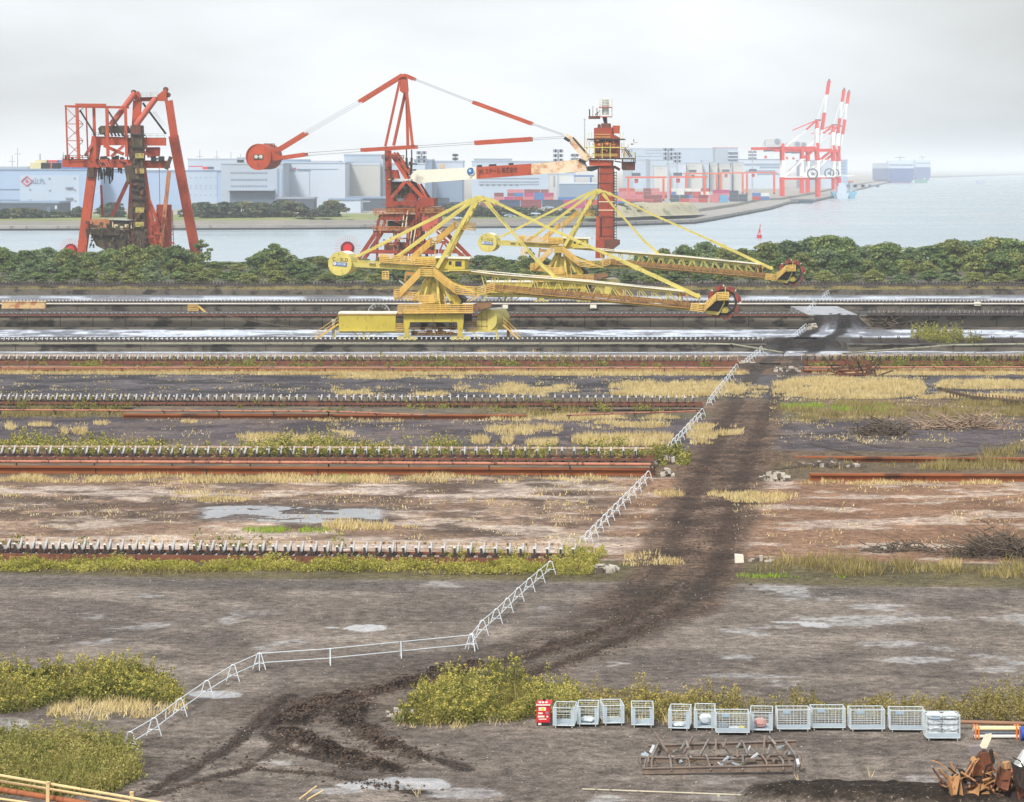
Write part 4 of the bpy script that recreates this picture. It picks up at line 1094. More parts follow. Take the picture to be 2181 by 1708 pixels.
def build_unloader():
    base = A(UX, 357, UY); base.z = 0
    root = thing('ship_unloader', 'tall red ship unloader with a drum counterweight and a long white and red boom', 'unloader', base, 'red ship unloaders on the quay')
    c = u2(243, 742, -2.5); r = 3.3
    mb = MB().tube(c, c + ULAT * 9.5 + Vector((1.0, 0, .1)), r, 48).ring(c, ULAT, r * .97, r * 1.03, .2, 48)
    drum = part('counterweight_drum', mb, m_cr, root)
    rt = Vector((ULAT.y, -ULAT.x, 0)); uz = Vector((0, 0, 1)); pc = c - ULAT * .12
    pl = part('name_plate', MB().prism([pc - rt * 1.25 - uz * .62, pc + rt * 1.25 - uz * .62, pc + rt * 1.25 + uz * .62, pc - rt * 1.25 + uz * .62], -ULAT * .06), m_black, drum)
    text_part('plate_lettering', 'IHI', 1.25, pc - ULAT * .12, rt, uz, m_white, pl, .04, 1.0, .03, width=2.0)
    part('drum_rail', MB().gallery([u2(262, 668, 1), u2(330, 668, 3)], ULAT, .6, .9, .7, .10, .10, 2), m_grime, drum)
    part('drum_bracket', MB().prism([u2(310, 715, -2.3), u2(365, 680, -2.3), u2(385, 700, -2.3), u2(395, 738, -2.3), u2(385, 765, -2.3), u2(330, 780, -2.3)], ULAT * 5), m_cr, root)
    for nm, pts, th in (('upper_tie', [(362, 700), (590, 560), (1000, 322), (1330, 118)], .85), ('rear_boom', [(385, 752), (590, 722), (1015, 690), (1430, 665)], .95)):
        for (a, b), mt in zip(zip(pts[:-1], pts[1:]), (m_cr, m_tie, m_cr)):
            mb = MB()
            for w in (-2.3, 2.3):
                if mt is m_cr: mb.beam(u2(*a, w), u2(*b, w), .55, th)
                else:
                    for dz in (-.36, .36): mb.beam(u2(*a, w) + Vector((0, 0, th * dz)), u2(*b, w) + Vector((0, 0, th * dz)),   .3, .10)
            part(nm, mb, mt, root)
    mb = MB()
    for w in (-2.3, 2.3): mb.beam(u2(1340, 118, w), u2(1415, 152, w), .6, .85)
    mb.beam(u2(1335, 125, -2.6), u2(1335, 125, 2.6), .8)
    part('mast_head', mb, m_cr, root)
    mast = [((1318, 130), (1205, 662)), ((1338, 240), (1243, 655)), ((1346, 240), (1352, 655)), ((1350, 130), (1412, 655))]
    for i, (a, b) in enumerate(mast):
        w = -2.0 if i in (0, 3) else 2.0
        part('mast_leg', MB().beam(u2(*a, w * .9), u2(*b, w * 1.3), .75, .6), m_cr, root)
    part('mast_gusset', MB().prism([u2(1318, 120, -2.1), u2(1350, 120, -2.1), u2(1362, 240, -2.1), u2(1340, 262, -2.1), u2(1312, 240, -2.1)], ULAT * 4.2), m_cr, root)
    # forestay and light upper boom
    fs = [((1415, 150), None, m_boomwhite, .5), ]
    a0 = u2(1415, 150); a1 = u3(345, 177); a2 = u3(864, 368); a3 = u3(1150, 468)
    for p, q_, mt, th in ((a0, a1, m_tie, .55), (a1, a2, m_cr, .95), (a2, a3, m_tie, .5)):
        mb = MB()
        for w in (-2.2, 2.2):
            if mt is m_cr: mb.beam(p + ULAT * w, q_ + ULAT * w, .5, th)
            else:
                for dz in (-.36, .36): mb.beam(p + ULAT * w + Vector((0, 0, th * dz)), q_ + ULAT * w + Vector((0, 0, th * dz)),   .3, .10)
        part('fore_tie', mb, mt, root)
    a0 = u2(1430, 665); a1 = u3(362, 538); a2 = u3(864, 504); a3 = u3(1165, 486)
    for p, q_, mt, th in ((a0, a1, m_tie, .7), (a1, a2, m_cr, 1.15), (a2, a3, m_tie, .6)):
        mb = MB()
        for w in (-2.2, 2.2):
            if mt is m_cr: mb.beam(p + ULAT * w, q_ + ULAT * w, .5, th)
            else:
                for dz in (-.36, .36): mb.beam(p + ULAT * w + Vector((0, 0, th * dz)), q_ + ULAT * w + Vector((0, 0, th * dz)),   .3, .10)
        part('upper_boom', mb, mt, root)
    # main boom with its emblem and lettering
    def box4(pts, w0, w1): return MB().prism([p + ULAT * w0 for p in pts], ULAT * (w1 - w0))
    b1 = part('main_boom', box4([u2(1388, 885), u2(1440, 843), u3(378, 752), u3(380, 857), u2(1450, 942), u2(1420, 930)], -1.8, 1.8), m_boomwhite, root)
    b2 = part('main_boom', box4([u3(378, 752), u3(864, 722), u3(866, 822), u3(380, 857)], -1.86, 1.86), m_cr, root)
    part('main_boom', box4([u3(866, 724), u3(1285, 684), u3(1340, 720), u3(1360, 785), u3(1300, 795), u3(866, 820)], -1.8, 1.8), m_boomrust, root)
    d1 = (u3(864, 722) - u3(378, 752)).normalized(); n1 = -ULAT; u1 = (Vector((0, 0, 1)) - d1 * d1.z).normalized()
    ct = u3(572, 788) - ULAT * 1.93
    text_part('boom_lettering', 'JFE スチール 株式会社', 1.7, ct, d1, u1, paint('dark_red_lettering', (62, 30, 34), .7, .05, 1), b2, .05, 1.0, .0, width=10.0)
    ec = u3(330, 792) - ULAT * 1.9
    em = part('emblem', MB().tube(ec, ec - ULAT * .15, 1.0, 28), paint('emblem_blue', (52, 102, 158), .4, .05, 1), b1)
    part('emblem_glint', MB().tube(ec - ULAT * .2 + rt * -.2 + uz * .22, ec - ULAT * .24 + rt * -.2 + uz * .22, .34, 16), paint('emblem_light', (176, 206, 230), .4, .05, 1), em)
    part('emblem_arc', MB().ring(ec - ULAT * .18, ULAT, .82, .98, .06, 16, math.radians(-100), math.radians(40)), m_white, em)
    text_part('emblem_lettering', 'JFE', .45, u3(330, 846) - ULAT * 1.9, d1, u1, m_rustrail, b1, .03, 1.4)
    mb = MB(); rr = random.Random(5)
    for zx in (384, 398, 412, 490, 505, 522, 540, 665, 680, 692): mb.bb(*[v for v in (u3(zx, 0).x - .25, u3(zx, 0).x + .25, UY - 1, UY + 1, u3(zx, 752 - (zx - 378) * .062).z, u3(zx, 735 - (zx - 378) * .062).z)])
    part('boom_lamp', mb, m_black, root)['kind'] = 'stuff'
    # bent strut at the boom head
    mb = MB()
    for w in (-1.4, 1.4): mb.beam(u3(1165, 478, w), u3(1230, 520, w), .8, 1.4); mb.beam(u3(1230, 520, w), u3(1365, 690, w), .8, 1.9)
    part('head_strut', mb, m_boomrust, root)
    part('strut_cable', MB().tube(u3(1160, 492, -2.2), u3(1205, 520, -2.2), .45, 6).tube(u3(1235, 488, -2.2), u3(1345, 612, -2.2), .2, 6).tube(u3(1290, 684, -2.2), u3(1350, 712, -2.2), .45, 6), m_black, root)
    # tower
    mb = MB()
    for w in (-2.6, 2.6): mb.beam(ub(328, 60, w), ub(350, 900, w), .85, .8)
    part('tower_column', mb, m_cr_old, root)
    for a, b, t in (((395, 110), (625, 480), .8), ((440, 90), (668, 400), .55), ((605, 525), (392, 775), .85), ((640, 520), (885, 780), .95), ((795, 560), (935, 775), .5)):
        mb = MB()
        for w in (-2.4, 2.4): mb.beam(ub(*a, w), ub(*b, w), .6, t)
        part('tower_brace', mb, m_cr, root)
    for zx, z2 in ((618, 640), (695, 672)):
        part('luffing_cylinder', MB().tube(ub(zx, 45, -1.5), ub(zx, 170, -1.5), .16, 8).tube(ub(zx, 170, -1.5), ub(zx + (z2 - zx) * .3, 360, -1.5), .30, 10).tube(ub(zx + (z2 - zx) * .3, 360, -1.5), ub(z2, 430, -1.5), .3, 10), m_black, root)
    mb = MB().gallery([ub(270, 182, -3.1), ub(590, 182, -3.1)], ULAT, .8, .8, .9, .1, .16, 2); part('mast_platform', mb, m_cr_brown, root)
    part('boom_foot_deck', MB().beam(ub(345, 492, 0), ub(692, 492, 0), 6, .22), m_boomrust, root)
    part('hoist_winch', MB().prism([ub(370, 350, -1), ub(470, 350, -1), ub(500, 480, -1), ub(365, 480, -1)], ULAT * 2.4), m_cr_old, root)
    part('tower_wall', MB().prism([ub(360, 525, 1), ub(720, 525, 1), ub(930, 770, 1), ub(360, 780, 1)], ULAT * 1.4), m_grime, root)
    mb = MB().prism([ub(600, 700, -.5), ub(700, 680, -.5), ub(760, 740, -.5), ub(760, 810, -.5), ub(560, 810, -.5)], ULAT * 2); part('machinery', mb, m_cr_old, root)
    part('tower_base', MB().prism([ub(330, 770, -3), ub(420, 760, -3), ub(440, 815, -3), ub(800, 815, -3), ub(830, 760, -3), ub(1040, 770, -3), ub(1040, 890, -3), ub(850, 905, -3), ub(845, 1010, -3), ub(770, 1010, -3), ub(770, 905, -3), ub(345, 905, -3)], ULAT * 6), m_cr_old, root)
    part('base_slot', MB().prism([ub(430, 880, -3.06), ub(790, 880, -3.06), ub(790, 900, -3.06), ub(430, 900, -3.06)], ULAT * .1), m_cr_brown, root)
    part('turntable', MB().tube(ub(560, 985, 0), ub(560, 905, 0), 4.6, 32).tube(ub(980, 1010, 0), ub(980, 900, 0), 3.0, 24), m_grime, root)
    mb = MB().gallery([ub(165, 1000, -5.2), ub(770, 995, -5.2)], ULAT, 1.0, 1.2, 1.2, .12, .2, 3).gallery([ub(860, 985, -4.6), ub(1190, 985, -4.6)], ULAT, 1.0, 1.2, 1.2, .12, .2, 3)
    part('turntable_gallery', mb, m_rustrail, root)
    part('upper_frame', MB().prism([ub(240, 1012, -5), ub(620, 1012, -5), ub(620, 1095, -5), ub(228, 1095, -5)], ULAT * 10), m_cr_old, root)
    part('side_house', MB().prism([ub(870, 1005, -4.4), ub(1108, 1005, -4.4), ub(1108, 1248, -4.4), ub(870, 1262, -4.4)], ULAT * 8), m_cr_pink, root)
    for a, b, t, w in (((240, 1080), (205, 1245), .7, -4.6), ((590, 1090), (590, 1260), .6, -4.6), ((240, 1080), (205, 1245), .7, 4.6), ((590, 1090), (590, 1260), .6, 4.6), ((812, 900), (816, 1765), 1.2, -4.4), ((760, 1040), (690, 1300), .7, -4), ((222, 1250), (208, 1765), .6, -4.8), ((495, 1270), (472, 1765), .6, -4.8), ((672, 1260), (636, 1765), .7, -4.8), ((740, 1260), (706, 1765), .7, 4.8), ((190, 1290), (-128, 1765), 1.0, -5), ((190, 1290), (-128, 1765), 1.0, 5), ((1105, 1250), (1600, 1752), 1.0, -5), ((1105, 1250), (1600, 1752), 1.0, 5), ((865, 1300), (926, 1765), .7, 0), ((860, 1350), (450, 1765), .9, -5)):
        part('portal_leg', MB().beam(ub(*a, w), ub(*b, w), t, t), m_cr_old, root)
    part('leg_edge', MB().beam(ub(1118, 1245, -5.6), ub(1480, 1575, -5.6), .3, .3), m_white, root)
    part('portal_deck', MB().prism([ub(158, 1252, -5.3), ub(705, 1262, -5.3), ub(705, 1290, -5.3), ub(158, 1285, -5.3)], ULAT * 10.6), m_cr_old, root)
    mb = MB().gallery([ub(158, 1250, -5.4), ub(705, 1260, -5.4)], ULAT, .5, 1.1, 1.2, .12, .1, 3); part('portal_gallery', mb, m_rustrail, root)
    part('equipment_room', MB().prism([ub(330, 1110, -1), ub(570, 1110, -1), ub(570, 1240, -1), ub(330, 1240, -1)], ULAT * 3), m_grime, root)
    for a, b in (((625, 950), (592, 1200)), ((675, 945), (640, 1200)), ((735, 1230), (705, 1460)), ((790, 1220), (755, 1420))):
        part('stair_stringer', MB().beam(ub(*a, -5.6), ub(*b, -5.6), .28, .3), m_boomrust, root)
    mb = MB(); rr = random.Random(11)
    for i in range(26):
        p = ub(rr.uniform(380, 1000), rr.uniform(1400, 1570), rr.uniform(-4, 4)); s = rr.uniform(.4, 1.2); mb.bb(p.x - s, p.x + s, p.y - s * .6, p.y + s * .6, p.z - s * .6, p.z + s * .5)
    part('travel_gear', mb, m_cr_old, root)
    mb = MB().beam(ub(1110, 1420, -5), ub(1300, 1420, -5), .5, .5).beam(ub(1130, 1560, -5), ub(1420, 1560, -5), .6, 1.0).beam(ub(1200, 1420, -5), ub(1140, 1560, -5), .4).beam(ub(1200, 1420, -5), ub(1290, 1560, -5), .4).beam(ub(0, 1560, -5), ub(1100, 1570, -5), .8, 1.0)
    part('sill_beam', mb, m_cr_old, root)
    for i in range(4):
        a = ub(890 + i * 40, 1350, -5); part('vent_louvre', MB().beam(a, ub(905 + i * 40, 1400, -5), .18), m_white, root)
    part('core_housing', MB().prism([ub(640, 1015, -3.5), ub(868, 1015, -3.5), ub(868, 1480, -3.5), ub(660, 1480, -3.5)], ULAT * 5), m_cr_old, root)
    part('lower_housing', MB().prism([ub(300, 1440, -3), ub(1010, 1440, -3), ub(1010, 1560, -3), ub(300, 1560, -3)], ULAT * 6), m_cr_brown, root)
    rr = random.Random(31)
    for nm, mt, n_, xr, yr in (('tower_pipework', m_cr_old, 60, (340, 900), (780, 1560)), ('tower_fitting', m_grime, 60, (180, 1100), (930, 1560)), ('tower_rail', m_rustrail, 50, (180, 1180), (940, 1560)), ('cab_pipework', m_grime, 24, (340, 760), (170, 760))):
        mb = MB()
        for i in range(n_):
            x0, y0 = rr.uniform(*xr), rr.uniform(*yr); w = rr.uniform(-6, -4.6); v = rr.random() < .5
            mb.beam(ub(x0, y0, w), ub(x0 + (rr.uniform(-8, 8) if v else rr.uniform(-80, 80)), y0 + (rr.uniform(30, 110) if v else rr.uniform(-6, 6)), w), rr.uniform(.12, .42))
        part(nm, mb, mt, root)['kind'] = 'stuff'
    mb = MB(); mb2 = MB()
    for i in range(90):
        x0, y0 = rr.uniform(300, 1180), rr.uniform(860, 1262); w = rr.uniform(-3.6, -2.4); v = rr.random() < .6
        (mb if i % 2 else mb2).beam(u7(x0, y0, w), u7(x0 + (rr.uniform(-6, 6) if v else rr.uniform(-90, 90)), y0 + (rr.uniform(20, 80) if v else rr.uniform(-5, 5)), w), rr.uniform(.08, .3))
    part('head_pipework', mb, m_cr_brown, root)['kind'] = 'stuff'; part('head_fitting', mb2, m_rustrail, root)['kind'] = 'stuff'
    # bucket elevator leg at the boom head
    col = part('elevator_leg', MB().prism([u3(1468, 740, -1.9), u3(1590, 740, -1.9), u3(1590, 1500, -1.9), u3(1468, 1500, -1.9)], ULAT * 3.8), m_cr_old, root)
    rb = MB()
    for zy in (805, 890, 975, 1190, 1280, 1360): rb.prism([u3(1464, zy, -2.0), u3(1594, zy, -2.0), u3(1594, zy + 8, -2.0), u3(1464, zy + 8, -2.0)], ULAT * 4)
    part('leg_flange', rb, m_cr_brown, col)
    rb = MB()
    for zy in (1056, 1130): rb.prism([u3(1462, zy, -2.02), u3(1596, zy, -2.02), u3(1596, zy + 8, -2.02), u3(1462, zy + 8, -2.02)], ULAT * 4.04)
    part('white_band', rb, m_boomrust, col)
    ld = MB()
    for zx in (1600, 1618): ld.beam(u3(zx, 790, -1.2), u3(zx, 1440, -1.2), .12)
    for i in range(26): ld.beam(u3(1592, 800 + i * 25, -1.2), u3(1622, 803 + i * 25, -1.2), .12, .2)
    part('leg_ladder', ld, m_grime, col)
    part('leg_pipe', MB().tube(u3(1458, 760, -1.2), u3(1455, 1190, -1.2), .18, 6), m_cr_brown, col)
    part('leg_box', MB().prism([u3(1440, 1190, -1.6), u3(1470, 1190, -1.6), u3(1470, 1560, -1.6), u3(1432, 1560, -1.6)], ULAT * 3), m_cr, root)
    part('leg_slot', MB().prism([u3(1478, 1200, -2.0), u3(1492, 1200, -2.0), u3(1492, 1370, -2.0), u3(1478, 1370, -2.0)], ULAT * .2), m_black, root)
    part('leg_foot', MB().prism([u3(1450, 1400, -2.2), u3(1590, 1390, -2.2), u3(1640, 1400, -2.2), u3(1640, 1440, -2.2), u3(1585, 1480, -2.2), u3(1450, 1470, -2.2)], ULAT * 4.4), m_cr_brown, root)
    part('leg_foot', MB().prism([u3(1455, 1400, -2.4), u3(1520, 1400, -2.4), u3(1510, 1560, -2.4), u3(1440, 1560, -2.4)], ULAT * 2), m_cr_old, root)
    # head house stages
    part('head_house', MB().prism([u7(425, 680, -2.2), u7(765, 668, -2.2), u7(770, 800, -2.2), u7(885, 860, -2.2), u7(885, 1255, -2.2), u7(425, 1255, -2.2)], ULAT * 4.4), m_cr_old, root)
    part('head_cap', MB().prism([u7(555, 595, -1.4), u7(715, 595, -1.4), u7(725, 672, -1.4), u7(555, 680, -1.4)], ULAT * 2.8).prism([u7(490, 610, -1), u7(530, 610, -1), u7(535, 680, -1), u7(480, 680, -1)], ULAT * 2), m_cr_brown, root)
    part('drive_box', MB().prism([u7(765, 635, -1.6), u7(887, 635, -1.6), u7(880, 782, -1.6), u7(790, 782, -1.6)], ULAT * 3), m_cr, root)
    for zy, xa, xb, mt in ((890, 305, 978, m_black), (1250, 335, 1172, m_black)):
        part('head_platform', MB().prism([u7(xa, zy - 10, -3.4), u7(xb, zy - 10, -3.4), u7(xb, zy + 14, -3.4), u7(xa, zy + 14, -3.4)], ULAT * 6.8), mt, root)
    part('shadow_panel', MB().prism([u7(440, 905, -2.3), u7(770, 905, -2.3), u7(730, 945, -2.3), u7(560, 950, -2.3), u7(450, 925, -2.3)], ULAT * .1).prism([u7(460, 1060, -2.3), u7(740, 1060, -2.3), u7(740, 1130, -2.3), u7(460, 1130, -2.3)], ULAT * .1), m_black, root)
    mb = MB()
    for zy in (1045,): mb.beam(u7(265, zy, -3.4), u7(985, zy, -3.4), .22, .26)
    for zx in (445, 588, 735, 950): mb.beam(u7(zx, 960, -3.4), u7(zx, 1250, -3.4), .2)
    for zy in (800, 850): mb.beam(u7(440, zy, -3.4), u7(740, zy, -3.4), .14)
    for zy in (1170, 1200): mb.beam(u7(380, zy, -3.4), u7(870, zy, -3.4), .14)
    for zx in (340, 390, 920, 975): mb.beam(u7(zx, 760, -3.4), u7(zx, 890, -3.4), .12)
    for zx in (300, 350, 990): mb.beam(u7(zx, 940, -3.4), u7(zx, 1250, -3.4), .14)
    for zx in (1180, 1130, 1000): mb.beam(u7(zx, 1140, -3.2), u7(zx, 1250, -3.2), .14)
    mb.beam(u7(990, 1150, -3.2), u7(1180, 1150, -3.2), .12)
    part('head_rail', mb, m_yel, root)
    part('brace_rod', MB().tube(u7(975, 1040, -3.2), u7(1105, 1225, -3.2), .14, 6).tube(u7(1005, 1040, -3.2), u7(1140, 1220, -3.2), .14, 6), m_black, root)
    part('drive_motor', MB().tube(u7(500, 1000, -2.8), u7(560, 1000, -2.8), .45, 10).tube(u7(640, 990, -2.8), u7(700, 990, -2.8), .5, 10), paint('orange_motor', (206, 118, 64), .6, .2, 1), root)
    part('head_beam', MB().prism([u7(330, 1270, -2.6), u7(765, 1280, -2.6), u7(755, 1385, -2.6), u7(345, 1385, -2.6)], ULAT * 5.2), m_cr, root)
    part('slew_motor', MB().prism([u7(300, 1395, -2), u7(500, 1385, -2), u7(495, 1440, -2), u7(370, 1490, -2), u7(300, 1480, -2)], ULAT * 3.5), m_black, root)
    part('counter_box', MB().prism([u7(938, 1310, -2), u7(1172, 1310, -2), u7(1165, 1470, -2), u7(960, 1470, -2), u7(938, 1440, -2)], ULAT * 4), m_cr_brown, root)
    part('box_hanger', MB().beam(u7(800, 1300, -1), u7(940, 1320, -1), .3).beam(u7(790, 1400, -1), u7(900, 1460, -1), .5, .7).beam(u7(1160, 1250, -1), u7(1160, 1310, -1), .3).beam(u7(950, 1250, -1), u7(950, 1310, -1), .3).beam(u7(1185, 1130, -1), u7(1190, 1330, -1), .16), m_cr_brown, root)
    mb = MB().prism([u7(320, 462, -1.8), u7(520, 455, -1.8), u7(520, 510, -1.8), u7(320, 512, -1.8)], ULAT * 3)
    mb.beam(u7(337, 460, -1), u7(335, 330, -1), .32); mb.beam(u7(395, 460, -1), u7(398, 270, -1), .14); mb.beam(u7(480, 460, -1), u7(470, 310, -1), .2); mb.beam(u7(440, 440, -1), u7(520, 370, -1), .3)
    part('aerial_platform', mb, m_cr_brown, root)
    part('neck', MB().prism([u7(572, 480, -.8), u7(650, 480, -.8), u7(658, 592, -.8), u7(600, 592, -.8)], ULAT * 1.6), m_black, root)
    cage = part('top_tank', MB().tube(u7(625, 435, 0), u7(625, 150, 0), .9, 16), m_chrome, root)
    mb = MB()
    for w in (-1.6, 1.6):
        for zx in (512, 738): mb.beam(u7(zx, 478, w), u7(zx, 138, w), .16)
        for zy in (140, 190, 245): mb.beam(u7(512, zy, w), u7(738, zy, w), .10)
    for zx in (512, 738):
        for zy in (140, 190, 245, 350, 420): mb.beam(u7(zx, zy, -1.6), u7(zx, zy, 1.6), .1)
    mb.beam(u7(600, 135, 0), u7(610, 95, 0), .1)
    part('tank_cage', mb, m_white, cage)
    mb = MB()
    for zy in (295, 472): mb.prism([u7(512, zy - 8, -1.8), u7(742, zy - 8, -1.8), u7(742, zy + 8, -1.8), u7(512, zy + 8, -1.8)], ULAT * 3.6)
    part('cage_ring', mb, m_cr, cage)
    part('signal_mast', MB().tube(u7(252, 1060, -2), u7(250, 505, -2), .12, 6).tube(u7(225, 520, -2), u7(280, 530, -2), .1, 6), m_chrome, root)
    return root
build_unloader()

# left unloader, seen along its boom
LY = 745.0; LXC = 275.0
def lp(p, w=0.0): return A(p[0], p[1], LY) + Vector((0, w, 0))
def l1(zx, zy, w=0.0): return lp(V1(zx, zy), w)
def l4(zx, zy, w=0.0): return lp(B4(zx, zy), w)
def build_left():
    base = A(LXC, 357, LY); base.z = 0
    root = thing('ship_unloader', 'bulky rusty red unloader at the left on splayed legs, dark column down its middle', 'unloader', base, 'red ship unloaders on the quay')
    legs = [((640, 435), (535, 1250), 2.3, -7, m_cr), ((850, 430), (799, 1250), 2.2, 7, m_cr), ((915, 560), (1012, 1250), 1.9, -7, m_cr), ((1055, 200), (1090, 430), 1.9, 6, m_cr), ((1085, 425), (1242, 1250), 2.4, 6, m_cr), ((893, 205), (880, 440), 2.0, -6, m_cr)]
    for a, b, t, w, mt in legs: part('leg', MB().beam(l1(*a, w), l1(*b, w), t, t, up=(0, 1, 0)), mt, root)
    mb = MB().prism([l1(612, 432, -8), l1(830, 436, -8), l1(830, 488, -8), l1(612, 488, -8)], (0, 2.4, 0)).prism([l1(830, 440, -7), l1(1070, 440, -7), l1(1070, 490, -7), l1(830, 490, -7)], (0, 2.4, 0))
    part('upper_girder', mb, m_cr, root)
    part('lower_girder', MB().prism([l1(430, 574, -9), l1(885, 578, -9), l1(885, 632, -9), l1(430, 626, -9)], (0, 2.6, 0)).prism([l1(885, 582, -7), l1(1095, 585, -7), l1(1095, 632, -7), l1(885, 632, -7)], (0, 2.4, 0)), m_cr, root)
    part('column', MB().prism([l1(858, 365, -9.5), l1(930, 365, -9.5), l1(942, 700, -9.5), l1(966, 1190, -9.5), l1(882, 1190, -9.5), l1(866, 700, -9.5)], (0, 4.5, 0)), m_grime, root)
    part('column_head', MB().prism([l4(1138, 705, -10), l4(1300, 690, -10), l4(1300, 840, -10), l4(1150, 840, -10)], (0, 5, 0)), m_cr_brown, root)
    for zy, mt in ((545, m_yel), (640, m_yel), (885, m_yel), (975, m_yel)):
        part('column_platform', MB().gallery([l1(896, zy + 22, -10), l1(945, zy + 22, -10)], (0, 1, 0), 1.0, 1.0, .8, .12, .18, 3), mt, root)
    for zy in (420, 500, 700, 740, 775, 825): part('column_bracket', MB().beam(l1(866, zy, -9.8), l1(956, zy + 6, -9.8), .8, .35), m_black, root)
    part('grimy_web', MB().prism([l1(815, 470, -6), l1(880, 440, -6), l1(885, 700, -6), l1(830, 715, -6), l1(850, 600, -6)], (0, 1, 0)), m_cr_old, root)
    part('chute', MB().prism([l1(820, 615, -9.8), l1(912, 615, -9.8), l1(918, 716, -9.8), l1(838, 716, -9.8)], (0, 3, 0)), m_grime, root)
    # top frame
    part('head_beam', MB().prism([l4(1255, 245, -6), l4(1540, 240, -6), l4(1540, 300, -6), l4(1255, 310, -6)], (0, 2, 0)), m_cr_old, root)
    part('head_block', MB().prism([l4(1165, 200, -7), l4(1225, 150, -7), l4(1262, 215, -7), l4(1265, 320, -7), l4(1165, 280, -7)], (0, 3, 0)), m_cr, root)
    part('head_block', MB().prism([l4(1530, 220, -7), l4(1600, 160, -7), l4(1660, 120, -7), l4(1680, 150, -7), l4(1675, 310, -7), l4(1540, 300, -7)], (0, 3, 0)), m_cr, root)
    for zx, zy in ((1150, 165), (1655, 120), (1690, 205), (1135, 240)): part('sheave', MB().tube(l4(zx, zy, -6), l4(zx, zy, -4.5), .65, 14), m_cr_brown, root)
    part('lookout_rail', MB().gallery([l4(1270, 245, -6), l4(1540, 240, -6)], (0, 1, 0), 1.6, 1.1, 1.2, .07, .06, 2).beam(l4(1412, 245, -5), l4(1414, 165, -5), .3, .4), m_chrome, root)
    for a, b in (((1190, 180), (810, 690)), ((1520, 260), (1205, 690))): part('sloping_strut', MB().tube(l4(*a, -8), l4(*b, -8), .78, 12), m_cr_pink, root)
    for a, b in (((1275, 330), (1640, 820)), ): part('dark_stay', MB().beam(l4(*a, -3), l4(*b, -3), .5), m_black, root)
    part('stay_ladder', MB().beam(l4(1430, 470, -2), l4(1580, 680, -2), .1).beam(l4(1460, 465, -2), l4(1610, 675, -2), .1), m_chrome, root)
    # winch frame to the left
    mb = MB().beam(l1(450, 243, -10), l1(832, 250, -10), .9, .5).beam(l1(525, 236, -12), l1(715, 238, -12), 1.2, .7).beam(l1(450, 243, -4), l1(832, 250, -4), .9, .5)
    part('frame_beam', mb, m_cr, root)
    for zx, t, w in ((456, .4, -10), (533, .75, -12), (562, .35, -4), (632, .7, -10), (720, .75, -12), (830, .7, -10)):
        part('frame_post', MB().beam(l1(zx, 248, w), l1(zx + (12 if zx < 600 else 8), 575 if zx < 700 else 560, w), t, t), m_cr, root)
    mb = MB()
    for i in range(3):
        y0, y1 = 255 + i * 105, 355 + i * 105
        mb.beam(l1(458, y0, -10), l1(565, y1, -10), .16); mb.beam(l1(565, y0, -10), l1(460, y1, -10), .16); mb.beam(l1(458, y1, -10), l1(566, y1, -10), .2)
    part('cross_bracing', mb, m_cr, root)
    for a, b in (((548, 268), (645, 425)), ((718, 262), (832, 440))): part('dark_stay', MB().beam(l1(*a, -11), l1(*b, -11), .4), m_black, root)
    part('hoist_deck', MB().prism([l1(655, 382, -9), l1(672, 366, -9), l1(830, 364, -9), l1(850, 400, -9), l1(860, 412, -9), l1(690, 412, -9), l1(664, 420, -9)], (0, 5, 0)), m_grime, root)
    mb = MB()
    for i in range(7): mb.beam(l1(690 + i * 22, 410, -8.5), l1(700 + i * 22, 432, -8.5), .4)
    part('deck_stub', mb, m_black, root)['kind'] = 'stuff'
    for a, b, t in (((625, 470), (572, 555), .7), ((690, 490), (815, 545), .8), ((815, 490), (735, 560), .7), ((905, 505), (985, 560), .7)): part('brace', MB().beam(l1(*a, -8.5), l1(*b, -8.5), t), m_cr_pink if t < .75 else m_cr, root)
    part('instrument_box', MB().prism([l1(945, 500, -6), l1(1028, 500, -6), l1(1026, 555, -6), l1(985, 560, -6), l1(945, 540, -6)], (0, 3, 0)), m_cr_old, root)
    # hoses and grabs hanging under the lower girder
    rr = random.Random(4)
    mb = MB()
    for i in range(22):
        x0 = rr.uniform(648, 745); ln = rr.uniform(50, 108); mb.beam(l1(x0, 622, rr.uniform(-9, -5)), l1(x0 + rr.uniform(-6, 6), 622 + ln, rr.uniform(-9, -5)), rr.uniform(.15, .5))
    for i in range(6):
        x0 = rr.uniform(775, 800); mb.beam(l1(x0, 625, -8), l1(x0 + rr.uniform(-4, 4), 640 + rr.uniform(10, 30), -8), .2)
    part('hanging_hose', mb, m_black, root)['kind'] = 'stuff'
    mb = MB()
    for i in range(5): mb.beam(l1(655 + i * 18, 585, -9.3), l1(680 + i * 18, 625, -9.3), .3)
    part('hose_arm', mb, m_cr_pink, root)['kind'] = 'stuff'
    part('valve_box', MB().prism([l1(600, 630, -9), l1(628, 630, -9), l1(632, 690, -9), l1(585, 688, -9)], (0, 2, 0)), m_grime, root)
    mb = MB().gallery([l1(435, 574, -9), l1(600, 576, -9)], (0, 1, 0), .3, .9, 1.5, .08, .05, 2); 
    for zx, zy, s in ((457, 565, .5), (490, 568, .3), (680, 570, .5), (700, 566, .4), (750, 572, .5), (770, 565, .5), (800, 572, .4), (1000, 572, .6), (1050, 575, .7)):
        p = l1(zx, zy, -8); mb.bb(p.x - s, p.x + s, p.y - s, p.y + s, p.z - s, p.z + s)
    part('girder_fitting', mb, m_black, root)['kind'] = 'stuff'
